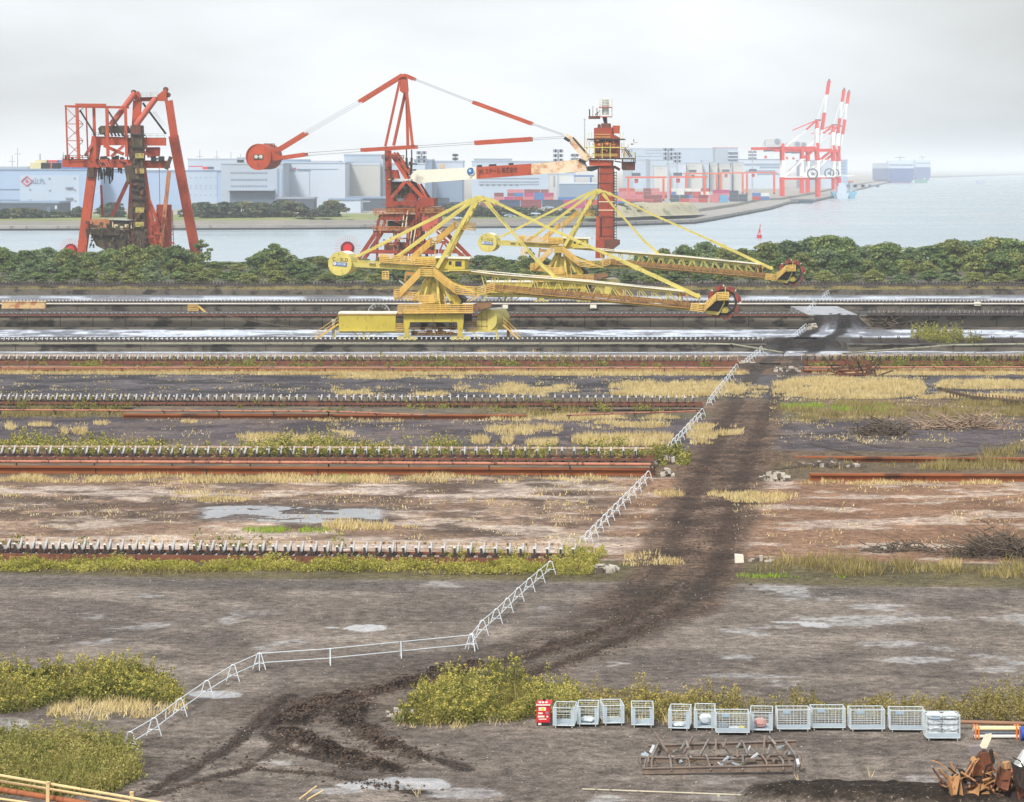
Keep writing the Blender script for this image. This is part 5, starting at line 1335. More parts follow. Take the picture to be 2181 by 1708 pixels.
    for a, b, t, w, mt in (((832, 655), (700, 942), .95, 3, m_cr_pink), ((948, 765), (1042, 1012), .7, -8, m_cr), ((1098, 650), (1048, 1125), .95, -8, m_tan), ((632, 740), (642, 945), .55, 3, m_cr_old), ((1080, 640), (1110, 560), .9, -8, m_grime)):
        part('diagonal', MB().beam(l1(*a, w), l1(*b, w), t), mt, root)
    part('hoist_rope', MB().tube(l1(1036, 630, -8), l1(1040, 862, -8), .09, 5), m_cr, root)
    part('hopper_tank', MB().tube(l1(1058, 1140, -5), l1(1058, 862, -5), 1.95, 18), m_cr_old, root)
    part('tank_bin', MB().prism([l1(980, 965, -8), l1(1040, 975, -8), l1(1040, 1140, -8), l1(990, 1140, -8)], (0, 5, 0)), m_cr, root)
    # machine deck low in the portal
    dk = part('machine_deck', MB().prism([l1(580, 1018, -9.2), l1(885, 1028, -9.2), l1(905, 1056, -9.2), l1(580, 1048, -9.2)], (0, 14, 0)), m_grime, root)
    part('deck_house', MB().prism([l1(600, 955, -8), l1(722, 952, -8), l1(726, 1005, -8), l1(600, 1008, -8)], (0, 6, 0)), paint('rust_orange_house', (176, 116, 78), .8, .25, .3, .4, (120, 72, 50)), root)
    ch = part('control_house', MB().prism([l1(740, 960, -8), l1(870, 968, -8), l1(870, 1012, -8), l1(740, 1012, -8)], (0, 5, 0)), m_black, root)
    part('house_roof', MB().prism([l1(722, 950, -8.6), l1(890, 955, -8.6), l1(890, 962, -8.6), l1(722, 958, -8.6)], (0, 6.4, 0)), m_chrome, ch)
    for zx in (745, 862): part('house_post', MB().beam(l1(zx, 960, -8.3), l1(zx, 1036, -8.3), .28), m_boomrust, ch)
    for zx, zy in ((765, 1000), (800, 1010), (832, 1000)): part('cabinet', MB().prism([l1(zx - 12, zy - 15, -8.6), l1(zx + 12, zy - 15, -8.6), l1(zx + 12, zy + 22, -8.6), l1(zx - 12, zy + 22, -8.6)], (0, .5, 0)), paint('pale_cabinet', (196, 186, 150), .6, .2, 1), ch)
    part('deck_rail', MB().gallery([l1(580, 1035, -9.2), l1(885, 1042, -9.2)], (0, 1, 0), .2, 1.2, 1.2, .12, .1, 3), m_grime, root)
    part('deck_stair', MB().gallery([l1(880, 1030, -8.5), l1(925, 1078, -8.5), l1(955, 1078, -8.5)], (0, 1, 0), .8, .9, 1, .12, .14, 2), m_boomrust, root)
    part('hull_girder', MB().prism([l1(600, 1040, -8), l1(900, 1050, -8), l1(1010, 1130, -8), l1(980, 1190, -8), l1(760, 1180, -8), l1(640, 1120, -8)], (0, 12, 0)), m_grime, root)
    part('hull_girder', MB().prism([l1(575, 1052, 6), l1(700, 1052, 6), l1(700, 1085, 6), l1(575, 1085, 6)], (0, 2, 0)), m_cr, root)
    mb = MB().beam(l1(1000, 1050, -8), l1(1060, 1052, -8), .4).beam(l1(1000, 1140, -8), l1(1050, 1110, -8), .4).beam(l1(1010, 1060, -8), l1(1040, 1140, -8), .4).beam(l1(1110, 900, -5), l1(1118, 1140, -5), .2)
    part('stair_tower', mb, m_cr_old, root)
    part('cable_basket', MB().ring(l1(860, 905, -3), (0, 0, 1), 1.0, 1.15, 1.6, 18), m_cr_brown, root)
    rr = random.Random(12)
    for nm, mt, n_, xr, yr, ln, tk in (('pipework', m_grime, 70, (835, 950), (380, 1130), 60, (.15, .5)), ('cable_tray', m_cr_brown, 40, (870, 960), (430, 1150), 45, (.2, .7)), ('small_fitting', m_black, 60, (610, 1060), (560, 600), 12, (.2, .5)), ('deck_clutter', m_grime, 90, (585, 960), (960, 1120), 26, (.2, .8)), ('stair_clutter', m_cr_old, 60, (985, 1115), (900, 1150), 40, (.15, .45))):
        mb = MB()
        for i in range(n_):
            x0, y0 = rr.uniform(*xr), rr.uniform(*yr); w = rr.uniform(-10.6, -8); v = rr.random() < .6
            mb.beam(l1(x0, y0, w), l1(x0 + (rr.uniform(-6, 6) if v else rr.uniform(-ln, ln) * .6), y0 + (rr.uniform(.4, 1) * ln if v else rr.uniform(-8, 8)), w), rr.uniform(*tk))
        part(nm, mb, mt, root)['kind'] = 'stuff'
    part('girder_rail', MB().gallery([l1(612, 432, -8), l1(860, 438, -8)], (0, 1, 0), .2, 1.0, 1.6, .07, .05, 2).gallery([l1(930, 440, -7), l1(1065, 440, -7)], (0, 1, 0), .2, 1.0, 1.6, .07, .05, 2), m_chrome, root)
    mb = MB()
    for s, w in ((-1, -8), (1, 7)): mb.beam(l1(525, 1240, w), l1(1252, 1245, w), 1.0, 1.2)
    part('sill_beam', mb, m_cr_old, root)
    return root
build_left()
def reel(zf, zx, zy, r, Yd, label, spokes_from=0.0):
    p = A(*zf(zx, zy), Yd); root = thing('cable_reel', label, 'cable reel', (p.x, p.y, 0), 'red quay cable reels'); ax = Vector((0, 1, 0))
    part('drum', MB().ring(p, ax, r * .30, r * .52, 1.0, 32), paint('maroon_reel', (110, 36, 44), .6, .2, 1), root)
    part('hub', MB().tube(p - ax * .7, p + ax * .7, r * .34, 20), paint('bright_red_hub', (206, 44, 48), .5, .1, 1), root)
    mb = MB()
    for i in range(28):
        a = 2 * PI * i / 28; d = Vector((math.cos(a), 0, math.sin(a))); mb.beam(p + d * r * .5, p + d * r, .07)
    part('spoke', mb, m_cr_pink, root)['kind'] = 'stuff'
    part('stand', MB().beam((p.x - r * .5, p.y + .8, 0), (p.x, p.y + .8, p.z), .4).beam((p.x + r * .5, p.y + .8, 0), (p.x, p.y + .8, p.z), .4), m_cr_old, root)
reel(V1, 450, 1152, 3.0, 722, 'red spoked cable reel among the trees beside the left unloader')
reel(V2, 905, 1438, 3.3, 720, 'red spoked cable reel just above the front reclaimer drum')
sh = A(*V1(10, 1300), 722)
t = thing('quay_shed', 'small orange shed with a white roof at the left edge behind the trees', 'shed', (sh.x - 2, 722, 0))
part('wall', MB().bb(sh.x - 8, sh.x + 1.9, 720, 726, 0, A(0, V1(0, 1250)[1], 722).z), paint('orange_shed', (196, 98, 62), .7, .15, .4), t)
part('roof', MB().bb(sh.x - 8.4, sh.x + 2.2, 719.5, 726.5, A(0, V1(0, 1250)[1], 722).z, A(0, V1(0, 1238)[1], 722).z + .3), m_white, t)
# ---------------------------------------------------------------- the far shore: sheds, containers, cranes, ships
GZ = 1.0
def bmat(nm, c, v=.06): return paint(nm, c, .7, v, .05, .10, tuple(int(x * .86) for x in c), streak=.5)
m_bblue = bmat('pale_blue_cladding', (150, 172, 200)); m_blight = bmat('light_cladding', (166, 182, 200)); m_bwhite = bmat('hazed_white_cladding', (182, 194, 208))  # white, grey and cream cladding shifted pale blue to carry distance haze
m_bgrey = bmat('hazed_grey_cladding', (158, 170, 184)); m_bcream = bmat('hazed_cream_cladding', (188, 190, 188)); m_bdark = bmat('dark_cladding', (74, 84, 98)); m_bsteel = bmat('steel_blue_cladding', (124, 144, 168))
m_win = paint('far_window', (92, 108, 128), .3, .1, .1); m_louv = paint('far_louvre', (132, 142, 156), .6, .1, .1)
m_orange = paint('gantry_orange', (206, 92, 62), .6, .12, .2, .1, (140, 74, 56)); m_stsred = paint('port_crane_red', (204, 62, 54), .6, .1, .1); m_stswhite = paint('port_crane_white', (226, 228, 226), .55, .06, .1)
def box_at(x0, x1, y0, y1, Y, d, mb=None, zmin=None):
    a, b = A(x0, y0, Y), A(x1, y1, Y)
    return (mb or MB()).bb(a.x, b.x, Y, Y + d, a.z, max(zmin, b.z) if zmin is not None else b.z)
def building(label, x0, x1, ytop, Y, d, wallmat, roofmat=None, ribs=0, band=None, cat='warehouse', name='warehouse', group='buildings of the port across the water', para=.35):
    a, b = A(x0, ytop, Y), A(x1, ytop, Y)
    t = thing(name, label, cat, ((a.x + b.x) / 2, Y, GZ), group)
    part('wall', MB().bb(a.x, b.x, Y, Y + d, GZ - 1, a.z), wallmat, t)
    r = part('roof', MB().bb(a.x - para, b.x + para, Y - para, Y + d + para, a.z + .02, a.z + 1.0), roofmat or m_blight, t)
    if ribs:
        mb = MB()
        for i in range(ribs + 1):
            x = a.x + (b.x - a.x) * i / ribs; mb.bb(x - .18, x + .18, Y - .3, Y - .02, GZ, a.z - .1)
        part('wall_rib', mb, wallmat, t)['kind'] = 'stuff'
    t['Y'] = Y
    return t
def patch(t, nm, x0, x1, y0, y1, mat, out=.35):
    Y = t['Y']; a, b = A(x0, y0, Y), A(x1, y1, Y)
    return part(nm, MB().bb(a.x, b.x, Y - out, Y - .01, b.z, a.z), mat, t)
def zpatch(t, nm, zf, zx0, zx1, zy0, zy1, mat, out=.35):
    (x0, y0), (x1, y1) = zf(zx0, zy0), zf(zx1, zy1); return patch(t, nm, x0, x1, y0, y1, mat, out)
# left: big blue-grey depot with the diamond sign
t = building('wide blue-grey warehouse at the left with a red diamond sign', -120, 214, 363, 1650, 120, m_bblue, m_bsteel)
zpatch(t, 'wall_panel', B0, 238, 950, 342, 780, m_blight, .25)
for y in (510, 635): zpatch(t, 'wall_band', B0, -300, 232, y, y + 6, m_win, .3)
for x, y in ((590, 382), (890, 380), (360, 515), (597, 525), (895, 520), (365, 640), (600, 650), (900, 650)): zpatch(t, 'window', B0, x - 12, x + 12, y - 10, y + 10, m_louv, .5)
for y in (490, 617): zpatch(t, 'canopy', B0, 785, 870, y - 8, y + 6, m_louv, 1.5)
Yb = 1650 - .6
dc = A(*B0(320, 412), Yb); s = 2.9; ax = Vector((0, -1, 0)); rx, uz = Vector((1, 0, 0)), Vector((0, 0, 1))
m_logo = paint('logo_red', (196, 62, 84), .6, .05, 1)
lg = MB()
pts = [dc - rx * s * 1.1, dc + uz * s * .95, dc + rx * s * 1.1, dc - uz * s * .95]
for p, q_ in zip(pts, pts[1:] + pts[:1]): lg.beam(p, q_, .3, .75, up=ax)
lg.tube(dc + ax * .1, dc - ax * .1, .8, 12)
part('diamond_sign', lg, m_logo, t)
text_part('wall_lettering', '山九', 3.6, A(*B0(460, 415), Yb), rx, uz, m_bsteel, t, .08, 1.1, .05)
for zx, c, nm in ((480, (206, 196, 150), 'roof_plant'), (610, (196, 70, 70), 'roof_plant'), (740, (70, 110, 170), 'roof_plant'), (990, (60, 100, 160), 'roof_plant')):
    p = A(*B0(zx, 275), 1680); part(nm, MB().bb(p.x - 6, p.x + 6, 1680, 1690, A(0, 362.5, 1680).z, p.z + 4).bb(p.x - 3, p.x + 4, 1682, 1688, p.z + 4.1, p.z + 5.5), paint('roof_plant_%d' % zx, c, .7, .1, .1), t)
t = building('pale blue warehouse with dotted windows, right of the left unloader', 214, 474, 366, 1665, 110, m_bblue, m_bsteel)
zpatch(t, 'wall_panel', B9, 150, 500, 330, 640, m_blight, .25)
for i in range(6):
    for y in (378, 455, 480, 545):
        zpatch(t, 'window', B9, 245 + i * 48, 252 + i * 48, y, y + 9, m_louv, .5)
zpatch(t, 'roof_sign', B9, 230, 360, 272, 282, m_logo, -2); zpatch(t, 'roof_sign', B9, 362, 408, 280, 305, paint('sign_red', (206, 60, 70), .6, .05, 1), 1); zpatch(t, 'roof_sign', B9, 410, 468, 280, 305, m_bdark, 1)
t = building('long low dark shed with a sloping roof at the far left', -100, 125, 433, 1480, 40, m_bdark, m_bsteel, name='shed', cat='shed')
zpatch(t, 'window', B0, 655, 680, 705, 745, m_bwhite, .4); zpatch(t, 'door', B0, 560, 600, 720, 790, m_win, .4)
t = building('grey warehouse with three dotted window rows and a truck dock', 471, 603, 350, 1640, 90, m_bgrey, m_bgrey)
for y in (335, 400, 462):
    for i in range(13): zpatch(t, 'window', B9, 632 + i * 27, 648 + i * 27, y - 6, y + 8, m_louv, .4)
zpatch(t, 'loading_dock', B9, 620, 1050, 512, 640, m_win, .3); zpatch(t, 'dock_canopy', B9, 610, 1050, 495, 508, m_bgrey, 5)
for x in (1072, 1116): zpatch(t, 'stair_slot', B9, x, x + 16, 300, 560, m_bsteel, .4)
t = building('low grey annex with a flat canopy beside the truck dock', 590, 668, 424, 1610, 26, m_bdark, m_louv, name='annex', cat='annex')
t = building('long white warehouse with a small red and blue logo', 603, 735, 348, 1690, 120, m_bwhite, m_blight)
zpatch(t, 'logo', B9, 1225, 1250, 290, 306, m_logo, .5); zpatch(t, 'logo', B9, 1215, 1250, 308, 322, m_bsteel, .5)
for i in range(9): zpatch(t, 'wall_lettering', B9, 1268 + i * 14, 1277 + i * 14, 302, 318, m_bsteel, .5)
zpatch(t, 'window', B9, 1380, 1382, 330, 560, m_louv, .3); zpatch(t, 'wall_band', B9, 1140, 1650, 302, 305, m_louv, .3)
zpatch(t, 'roof_plant', B9, 1110, 1385, 210, 235, m_bsteel, -6)
t = building('tall white warehouse with ribbed cladding left of the red tower', 733, 816, 331, 1760, 90, m_bgrey, m_bgrey)
t = building('ribbed cream hall in front of the tall white warehouse', 733, 808, 351, 1740, 18, m_bcream, m_bwhite, ribs=22)
t = building('white office block with a grid of small windows beside the red tower', 808, 905, 350, 1780, 60, m_bwhite, m_blight, name='office_block', cat='building')
for i in range(4):
    for j in range(9): zpatch(t, 'window', B9, 2000 + i * 20, 2010 + i * 20, 310 + j * 26, 322 + j * 26, m_louv, .4)
t = building('low blue-roofed office behind the shore trees', 700, 768, 427, 1540, 25, m_bwhite, m_bsteel, name='office', cat='building')
for i in range(6): zpatch(t, 'window', B9, 1585 + i * 38, 1610 + i * 38, 588, 606, m_win, .3)
t = building('dark blue low shed behind the shore trees', 740, 900, 423, 1600, 25, m_bdark, m_bsteel, name='shed', cat='shed')
for i in range(8): zpatch(t, 'wall_lettering', B9, 1850 + i * 14, 1859 + i * 14, 606, 618, m_bwhite, .3)
t = building('grey-blue block behind the long boom', 882, 920, 342, 1900, 60, m_bsteel, m_bgrey)
t = building('white stepped block with an orange wall panel above the boom', 918, 986, 345, 1930, 60, m_bwhite, m_blight)
zpatch(t, 'wall_panel', B1, 500, 552, 262, 315, paint('orange_panel', (206, 176, 140), .7, .1, .1), .4)
t = building('blue-fronted low hall under the boom', 930, 985, 383, 1850, 40, m_bsteel, m_blight)
t = building('very long pale hall with a saw-edged roof behind the boom', 1005, 1178, 345, 2300, 140, m_blight, m_bgrey, ribs=0)
for i in range(30): zpatch(t, 'roof_vent', B1, 900 + i * 31, 914 + i * 31, 226, 240, m_bgrey, -3)
for y in (430, 470, 500): zpatch(t, 'wall_band', B1, 960, 1680, y, y + 12, m_louv, .3)
for i in range(7): zpatch(t, 'window', B1, 980 + i * 70, 1010 + i * 70, 508, 522, m_win, .4)
t = building('cream block with small windows beside the tall elevator column', 1170, 1222, 372, 2000, 40, m_bcream, m_blight)
for j in range(6): zpatch(t, 'window', B1, 1850, 1868, 408 + j * 22, 418 + j * 22, m_louv, .4)
t = building('low blue-white sheds behind the containers', 1192, 1290, 392, 1960, 40, m_bsteel, m_bwhite, name='shed', cat='shed')
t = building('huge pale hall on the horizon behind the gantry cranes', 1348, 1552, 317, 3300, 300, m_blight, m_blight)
t['label'] = 'huge pale hall on the horizon behind the gantry cranes'
for y in (95, 130, 165, 210): zpatch(t, 'wall_band', B2, 150 if y > 150 else 270, 640, y, y + 5, m_bgrey, .5)
zpatch(t, 'pillar', B2, 285, 320, 205, 560, m_louv, 2)
t = building('pale tower block with rounded balconies and a reddish roof', 1524, 1572, 315, 3000, 40, m_bgrey, paint('reddish_roof', (200, 170, 176), .7, .1, .1), name='tower_block', cat='building')
for y in (110, 155, 195, 235): zpatch(t, 'balcony', B2, 1255, 1395, y, y + 12, m_bwhite, 4)
for i, (a, b, y, c) in enumerate(((380, 540, 290, m_bcream), (545, 760, 262, m_bwhite), (765, 955, 255, m_bcream), (958, 1032, 228, m_bwhite), (1045, 1130, 250, m_bcream), (1155, 1280, 262, m_bcream), (1325, 1445, 250, m_bcream))):
    (x0, yy), (x1, _) = B2(a, y), B2(b, y)
    lab = ('low cream store at the left end of the pale row behind the gantries', 'white flat store, second from the left behind the gantries', 'cream store with dark wall dots behind the gantries', 'tall white silo block with a bulging roof behind the gantries', 'cream silo block just right of the white one', 'broad cream silo block in front of the balcony tower', 'cream silo block at the right end beside the cranes')[i]
    t = building(lab, x0, x1, yy, 2850 + 12 * i, 30, c, m_blight, name='silo_block', cat='building')
    for k in range(3): zpatch(t, 'window', B2, a + 20 + k * 30, a + 30 + k * 30, y + 25, y + 33, m_louv, .5)
(x0, yy), (x1, _) = B3(-60, 1135), B3(500, 1135)
t = building('long blue and white factory behind the port cranes', x0, x1, yy, 3300, 90, m_bwhite, m_bsteel, name='factory', cat='factory')
for a, b, y0, y1 in ((-40, 500, 1180, 1200), (230, 500, 1215, 1235), (60, 420, 1262, 1280), (200, 500, 1300, 1318)): zpatch(t, 'wall_band', B3, a, b, y0, y1, m_bsteel, .5)
(x0, yy), (x1, _) = B3(730, 1145), B3(950, 1145)
building('grey store framed by the legs of the nearest port crane', x0, x1, yy, 3350, 40, m_bgrey, m_blight, name='silo_block', cat='building')
(x0, yy), (x1, _) = B3(975, 1150), B3(1130, 1150)
building('white store right of the nearest port crane leg', x0, x1, yy, 3360, 40, m_bwhite, m_blight, name='silo_block', cat='building')
(x0, yy), (x1, _) = B3(1160, 1140), B3(1322, 1140)
t = building('pale blue windowed block at the right end of the port', x0, x1, yy, 3600, 40, m_bblue, m_blight, name='office_block', cat='building')
for j in range(5): zpatch(t, 'window', B3, 1175, 1300, 1165 + j * 40, 1178 + j * 40, m_louv, .4)
# a last row of roofs on the skyline
for i, (x0, x1, y) in enumerate(((-60, 60, 357), (400, 520, 340), (505, 600, 337), (640, 720, 345), (1010, 1090, 340))):
    building(('low roof on the skyline at the left edge', 'grey roof on the skyline left of the drum of the tall unloader', 'pale roof on the skyline behind the unloader drum', 'roof on the skyline above the white warehouse', 'roof on the skyline above the boom emblem')[i], x0, x1, y, 2450, 60, m_blight, m_bgrey, name='hall', cat='hall')
# thin pylons far away at the left
for i, (zx, zy) in enumerate(((78, 548), (112, 500), (255, 540), (402, 528), (1270, 515), (1378, 520), (1468, 530), (1530, 540))):
    x, y = V1(zx, zy); p = A(x, y, 2600)
    wide = 2.4 if zx in (255,) else 1.0
    solo('mast', MB().beam((p.x, 2600, GZ), (p.x, 2600, p.z), wide, wide, w2=wide * .4, h2=wide * .4).beam((p.x - 3, 2600, p.z - 6), (p.x + 3, 2600, p.z - 6), .4), m_louv,
         ('thin mast at the far left edge of the skyline', 'tall thin mast above the diamond sign', 'thick mast left of the left unloader', 'thin mast touching the left unloader frame', 'thin mast first to the right of the left unloader', 'thin mast second to the right of the left unloader', 'thin mast third to the right of the left unloader', 'thin mast nearest the unloader drum')[i], 'mast', (p.x, 2600, GZ), 'thin masts on the skyline')
# floodlight towers
def light_tower(zf, zx, ztop, Y, label, hw=58):
    x, y = zf(zx, ztop); p = A(x, y, Y); t = thing('light_tower', label, 'light tower', (p.x, Y, GZ), 'floodlight towers in the container yard')
    part('pole', MB().beam((p.x, Y, GZ), (p.x, Y, p.z), 1.6, 1.6, w2=.9, h2=.9), m_bgrey, t)
    s = hw / 5.45 * .9746 * Y / F
    part('lamp_rack', MB().beam((p.x - s, Y, p.z), (p.x + s, Y, p.z), .5, .5).beam((p.x - s, Y, p.z - 3), (p.x + s, Y, p.z - 3), .5, .5).beam((p.x - s, Y, p.z - 6), (p.x + s, Y, p.z - 6), .5, .5), m_bgrey, t)
    for sx in (-.8, -.4, .4, .8):
        mb = MB()
        for dz in (0, -3, -6): mb.bb(p.x + s * sx - 1.1, p.x + s * sx + 1.1, Y - 1.2, Y - .3, p.z + dz - 1.0, p.z + dz + 1.0)
        part('floodlight', mb, m_louv, t)
light_tower(B1, 280, 130, 1900, 'light tower just right of the red tower top', 52)
light_tower(B1, 682, 158, 2300, 'slim light tower with a round head above the boom', 26)
light_tower(B1, 1908, 108, 1850, 'light tower left of the elevator column', 52)
light_tower(B1, 2106, 160, 2100, 'farther light tower touching the elevator column', 40)
light_tower(B2, 548, 92, 2000, 'tallest light tower among the gantry cranes', 56)
light_tower(B2, 655, 140, 2300, 'light tower just right of the tallest one', 40)
light_tower(B2, 1550, 120, 2700, 'light tower under the tail of the nearest port crane', 46)
# containers
m_ct = [paint('container_' + n, c, .6, .12, .3, .1, tuple(int(v * .7) for v in c)) for n, c in (('navy', (52, 66, 96)), ('maroon', (126, 62, 66)), ('slate', (66, 78, 94)), ('magenta', (168, 62, 108)), ('red', (176, 66, 62)), ('blue', (70, 116, 172)), ('pink', (190, 112, 120)), ('white', (206, 208, 206)), ('cyan', (96, 158, 192)))]
CN = ['navy blue', 'maroon', 'slate grey', 'magenta', 'red', 'blue', 'pink', 'white', 'light blue']
CM = {}
def container_mesh(L, k):
    if (L, k) in CM: return CM[(L, k)]
    mb = MB().bb(-L / 2, L / 2, 0, 2.44, .12, 2.5)
    n = int(L / .6)
    for i in range(n):
        x = -L / 2 + .3 + (L - .6) * i / (n - 1); mb.bb(x - .12, x + .12, -.05, 0.01, .3, 2.35)
    for x in (-L / 2 + .09, L / 2 - .09):
        for y in (.09, 2.35): mb.bb(x - .1, x + .1, y - .1, y + .1, 0, 2.6)
    for z in (.16, 2.5): mb.bb(-L / 2, L / 2, -.06, .06, z - .09, z + .09)
    me = mb.mesh('shipping_container'); me.materials.append(m_ct[k]); CM[(L, k)] = me
    return me
ORD = ['first', 'second', 'third', 'fourth', 'fifth', 'sixth', 'seventh', 'eighth', 'ninth', 'tenth', 'eleventh', 'twelfth', 'thirteenth', 'fourteenth']
def container(x, Y, tier, L, k, label):
    o = bpy.data.objects.new('shipping_container', container_mesh(L, k)); COL.objects.link(o)
    o.location = (x, Y, GZ + 2.62 * tier); tag(o, label, 'container', 'shipping containers in the port')
    return o
TI = ['on the ground', 'stacked second', 'stacked on top']
def row(rowname, x0, x1, Y, L, tiers, cols, seed):
    rr = random.Random(seed); a = A(x0, 0, Y).x; b = A(x1, 0, Y).x; n = max(1, int((b - a) / (L + .35)))
    for i in range(n):
        top = tiers if rr.random() < .75 else max(1, tiers - 1)
        for tt in range(top):
            k = rr.choice(cols)
            container(a + (i + .5) * (L + .35), Y, tt, L, k, f'{CN[k]} container, {ORD[min(i, 13)]} from the left, {TI[min(tt, 2)]}, {rowname}')
def fixed(rowname, x0, Y, L, ks, tiers):
    a = A(x0, 0, Y).x
    for i, k in enumerate(ks):
        for tt in range(tiers): container(a + (i + .5) * (L + .5), Y, tt, L, k, f'{CN[k]} container, {ORD[i]} from the left, {TI[tt]}, front row by the trees')
fixed('front', 1062, 1690, 12.2, [0, 1, 2, 3, 4], 2)
row('row behind the front containers', 1052, 1182, 1860, 6.1, 3, [4, 6, 1, 5, 8, 3], 3)
row('far row under the boom', 915, 1024, 1800, 12.2, 2, [0, 2, 0], 5)
row('row left of the reclaimer apex', 1022, 1062, 1760, 12.2, 1, [1, 6], 6)
row('row beside the elevator column', 1188, 1262, 1840, 12.2, 2, [2, 5, 0], 7)
row('row right of the elevator column', 1300, 1420, 1830, 12.2, 1, [0, 5, 2], 8)
row('upper row right of the elevator column', 1310, 1412, 1960, 6.1, 2, [4, 7, 6, 1], 9)
row('row between the orange gantries', 1428, 1512, 1990, 6.1, 2, [1, 4, 6, 2], 10)
row('row under the right orange gantry', 1512, 1552, 1985, 6.1, 2, [5, 8, 5, 6], 11)
row('tall pink stack', 1518, 1552, 2110, 12.2, 3, [6, 3], 12)
row('navy stack beside the port cranes', 1554, 1600, 2040, 6.1, 3, [0, 2, 7, 1], 13)
row('scattered stack near the quay', 1602, 1645, 2150, 6.1, 2, [7, 4, 5, 2], 14)
row('crowded far rows above the dry mound', 1300, 1520, 2260, 6.1, 3, [4, 6, 1, 7, 5, 4], 15)
row('far rows left of the elevator column', 1080, 1250, 2150, 12.2, 3, [4, 5, 1, 6], 16)
# rubber tyred gantry cranes
def gantry(zf, zl, zr, zt, zb, Y, label, mat=m_orange, dy=9.0):
    (xl, yt), (xr, yb) = zf(zl, zt), zf(zr, zb); a, b = A(xl, yt, Y), A(xr, yt, Y)
    t = thing('gantry_crane', label, 'gantry crane', ((a.x + b.x) / 2, Y, GZ), 'gantry cranes over the container stacks')
    for x in (a.x, b.x):
        for y in (Y, Y + dy): part('leg', MB().beam((x, y, GZ + 1.0), (x, y, a.z), 1.1, 1.0), mat, t)
        for y in (Y, Y + dy): part('wheel', MB().tube((x - .4, y, GZ + .8), (x + .4, y, GZ + .8), .8, 10), m_black, t)
        part('sill', MB().beam((x, Y - 1, GZ + 1.7), (x, Y + dy + 1, GZ + 1.7), .9, 1.1), mat, t)
    for y in (Y, Y + dy): part('girder', MB().beam((a.x - 2, y, a.z + .8), (b.x + 2, y, a.z + .8), 1.0, 1.2), mat, t)
    c = a.lerp(b, .22)
    tr = part('trolley', MB().bb(c.x - 3, c.x + 3, Y - .5, Y + dy + .5, a.z + 1.7, a.z + 4), m_bdark, t)
    part('cab', MB().bb(c.x - 1.2, c.x + 1.4, Y + 1, Y + 3.5, a.z - 3.4, a.z - .3), paint('cab_red', (176, 70, 62), .6, .1, 1), tr)
gantry(B2, 75, 495, 435, 690, 2080, 'orange gantry crane just right of the elevator column')
gantry(B2, 575, 985, 432, 670, 2100, 'orange gantry crane left of the dry mound')
gantry(B2, 762, 1130, 388, 560, 2500, 'farther gantry crane with a reddish girder')
gantry(B2, 1180, 1440, 380, 540, 2650, 'farther gantry crane in front of the silo blocks')
gantry(B2, 1490, 1815, 375, 540, 2620, 'gantry crane nearest the port cranes')
gantry(B1, 1970, 2300, 420, 560, 2050, 'blue gantry crane partly behind the elevator column', paint('gantry_blue', (84, 116, 168), .6, .1, .2))
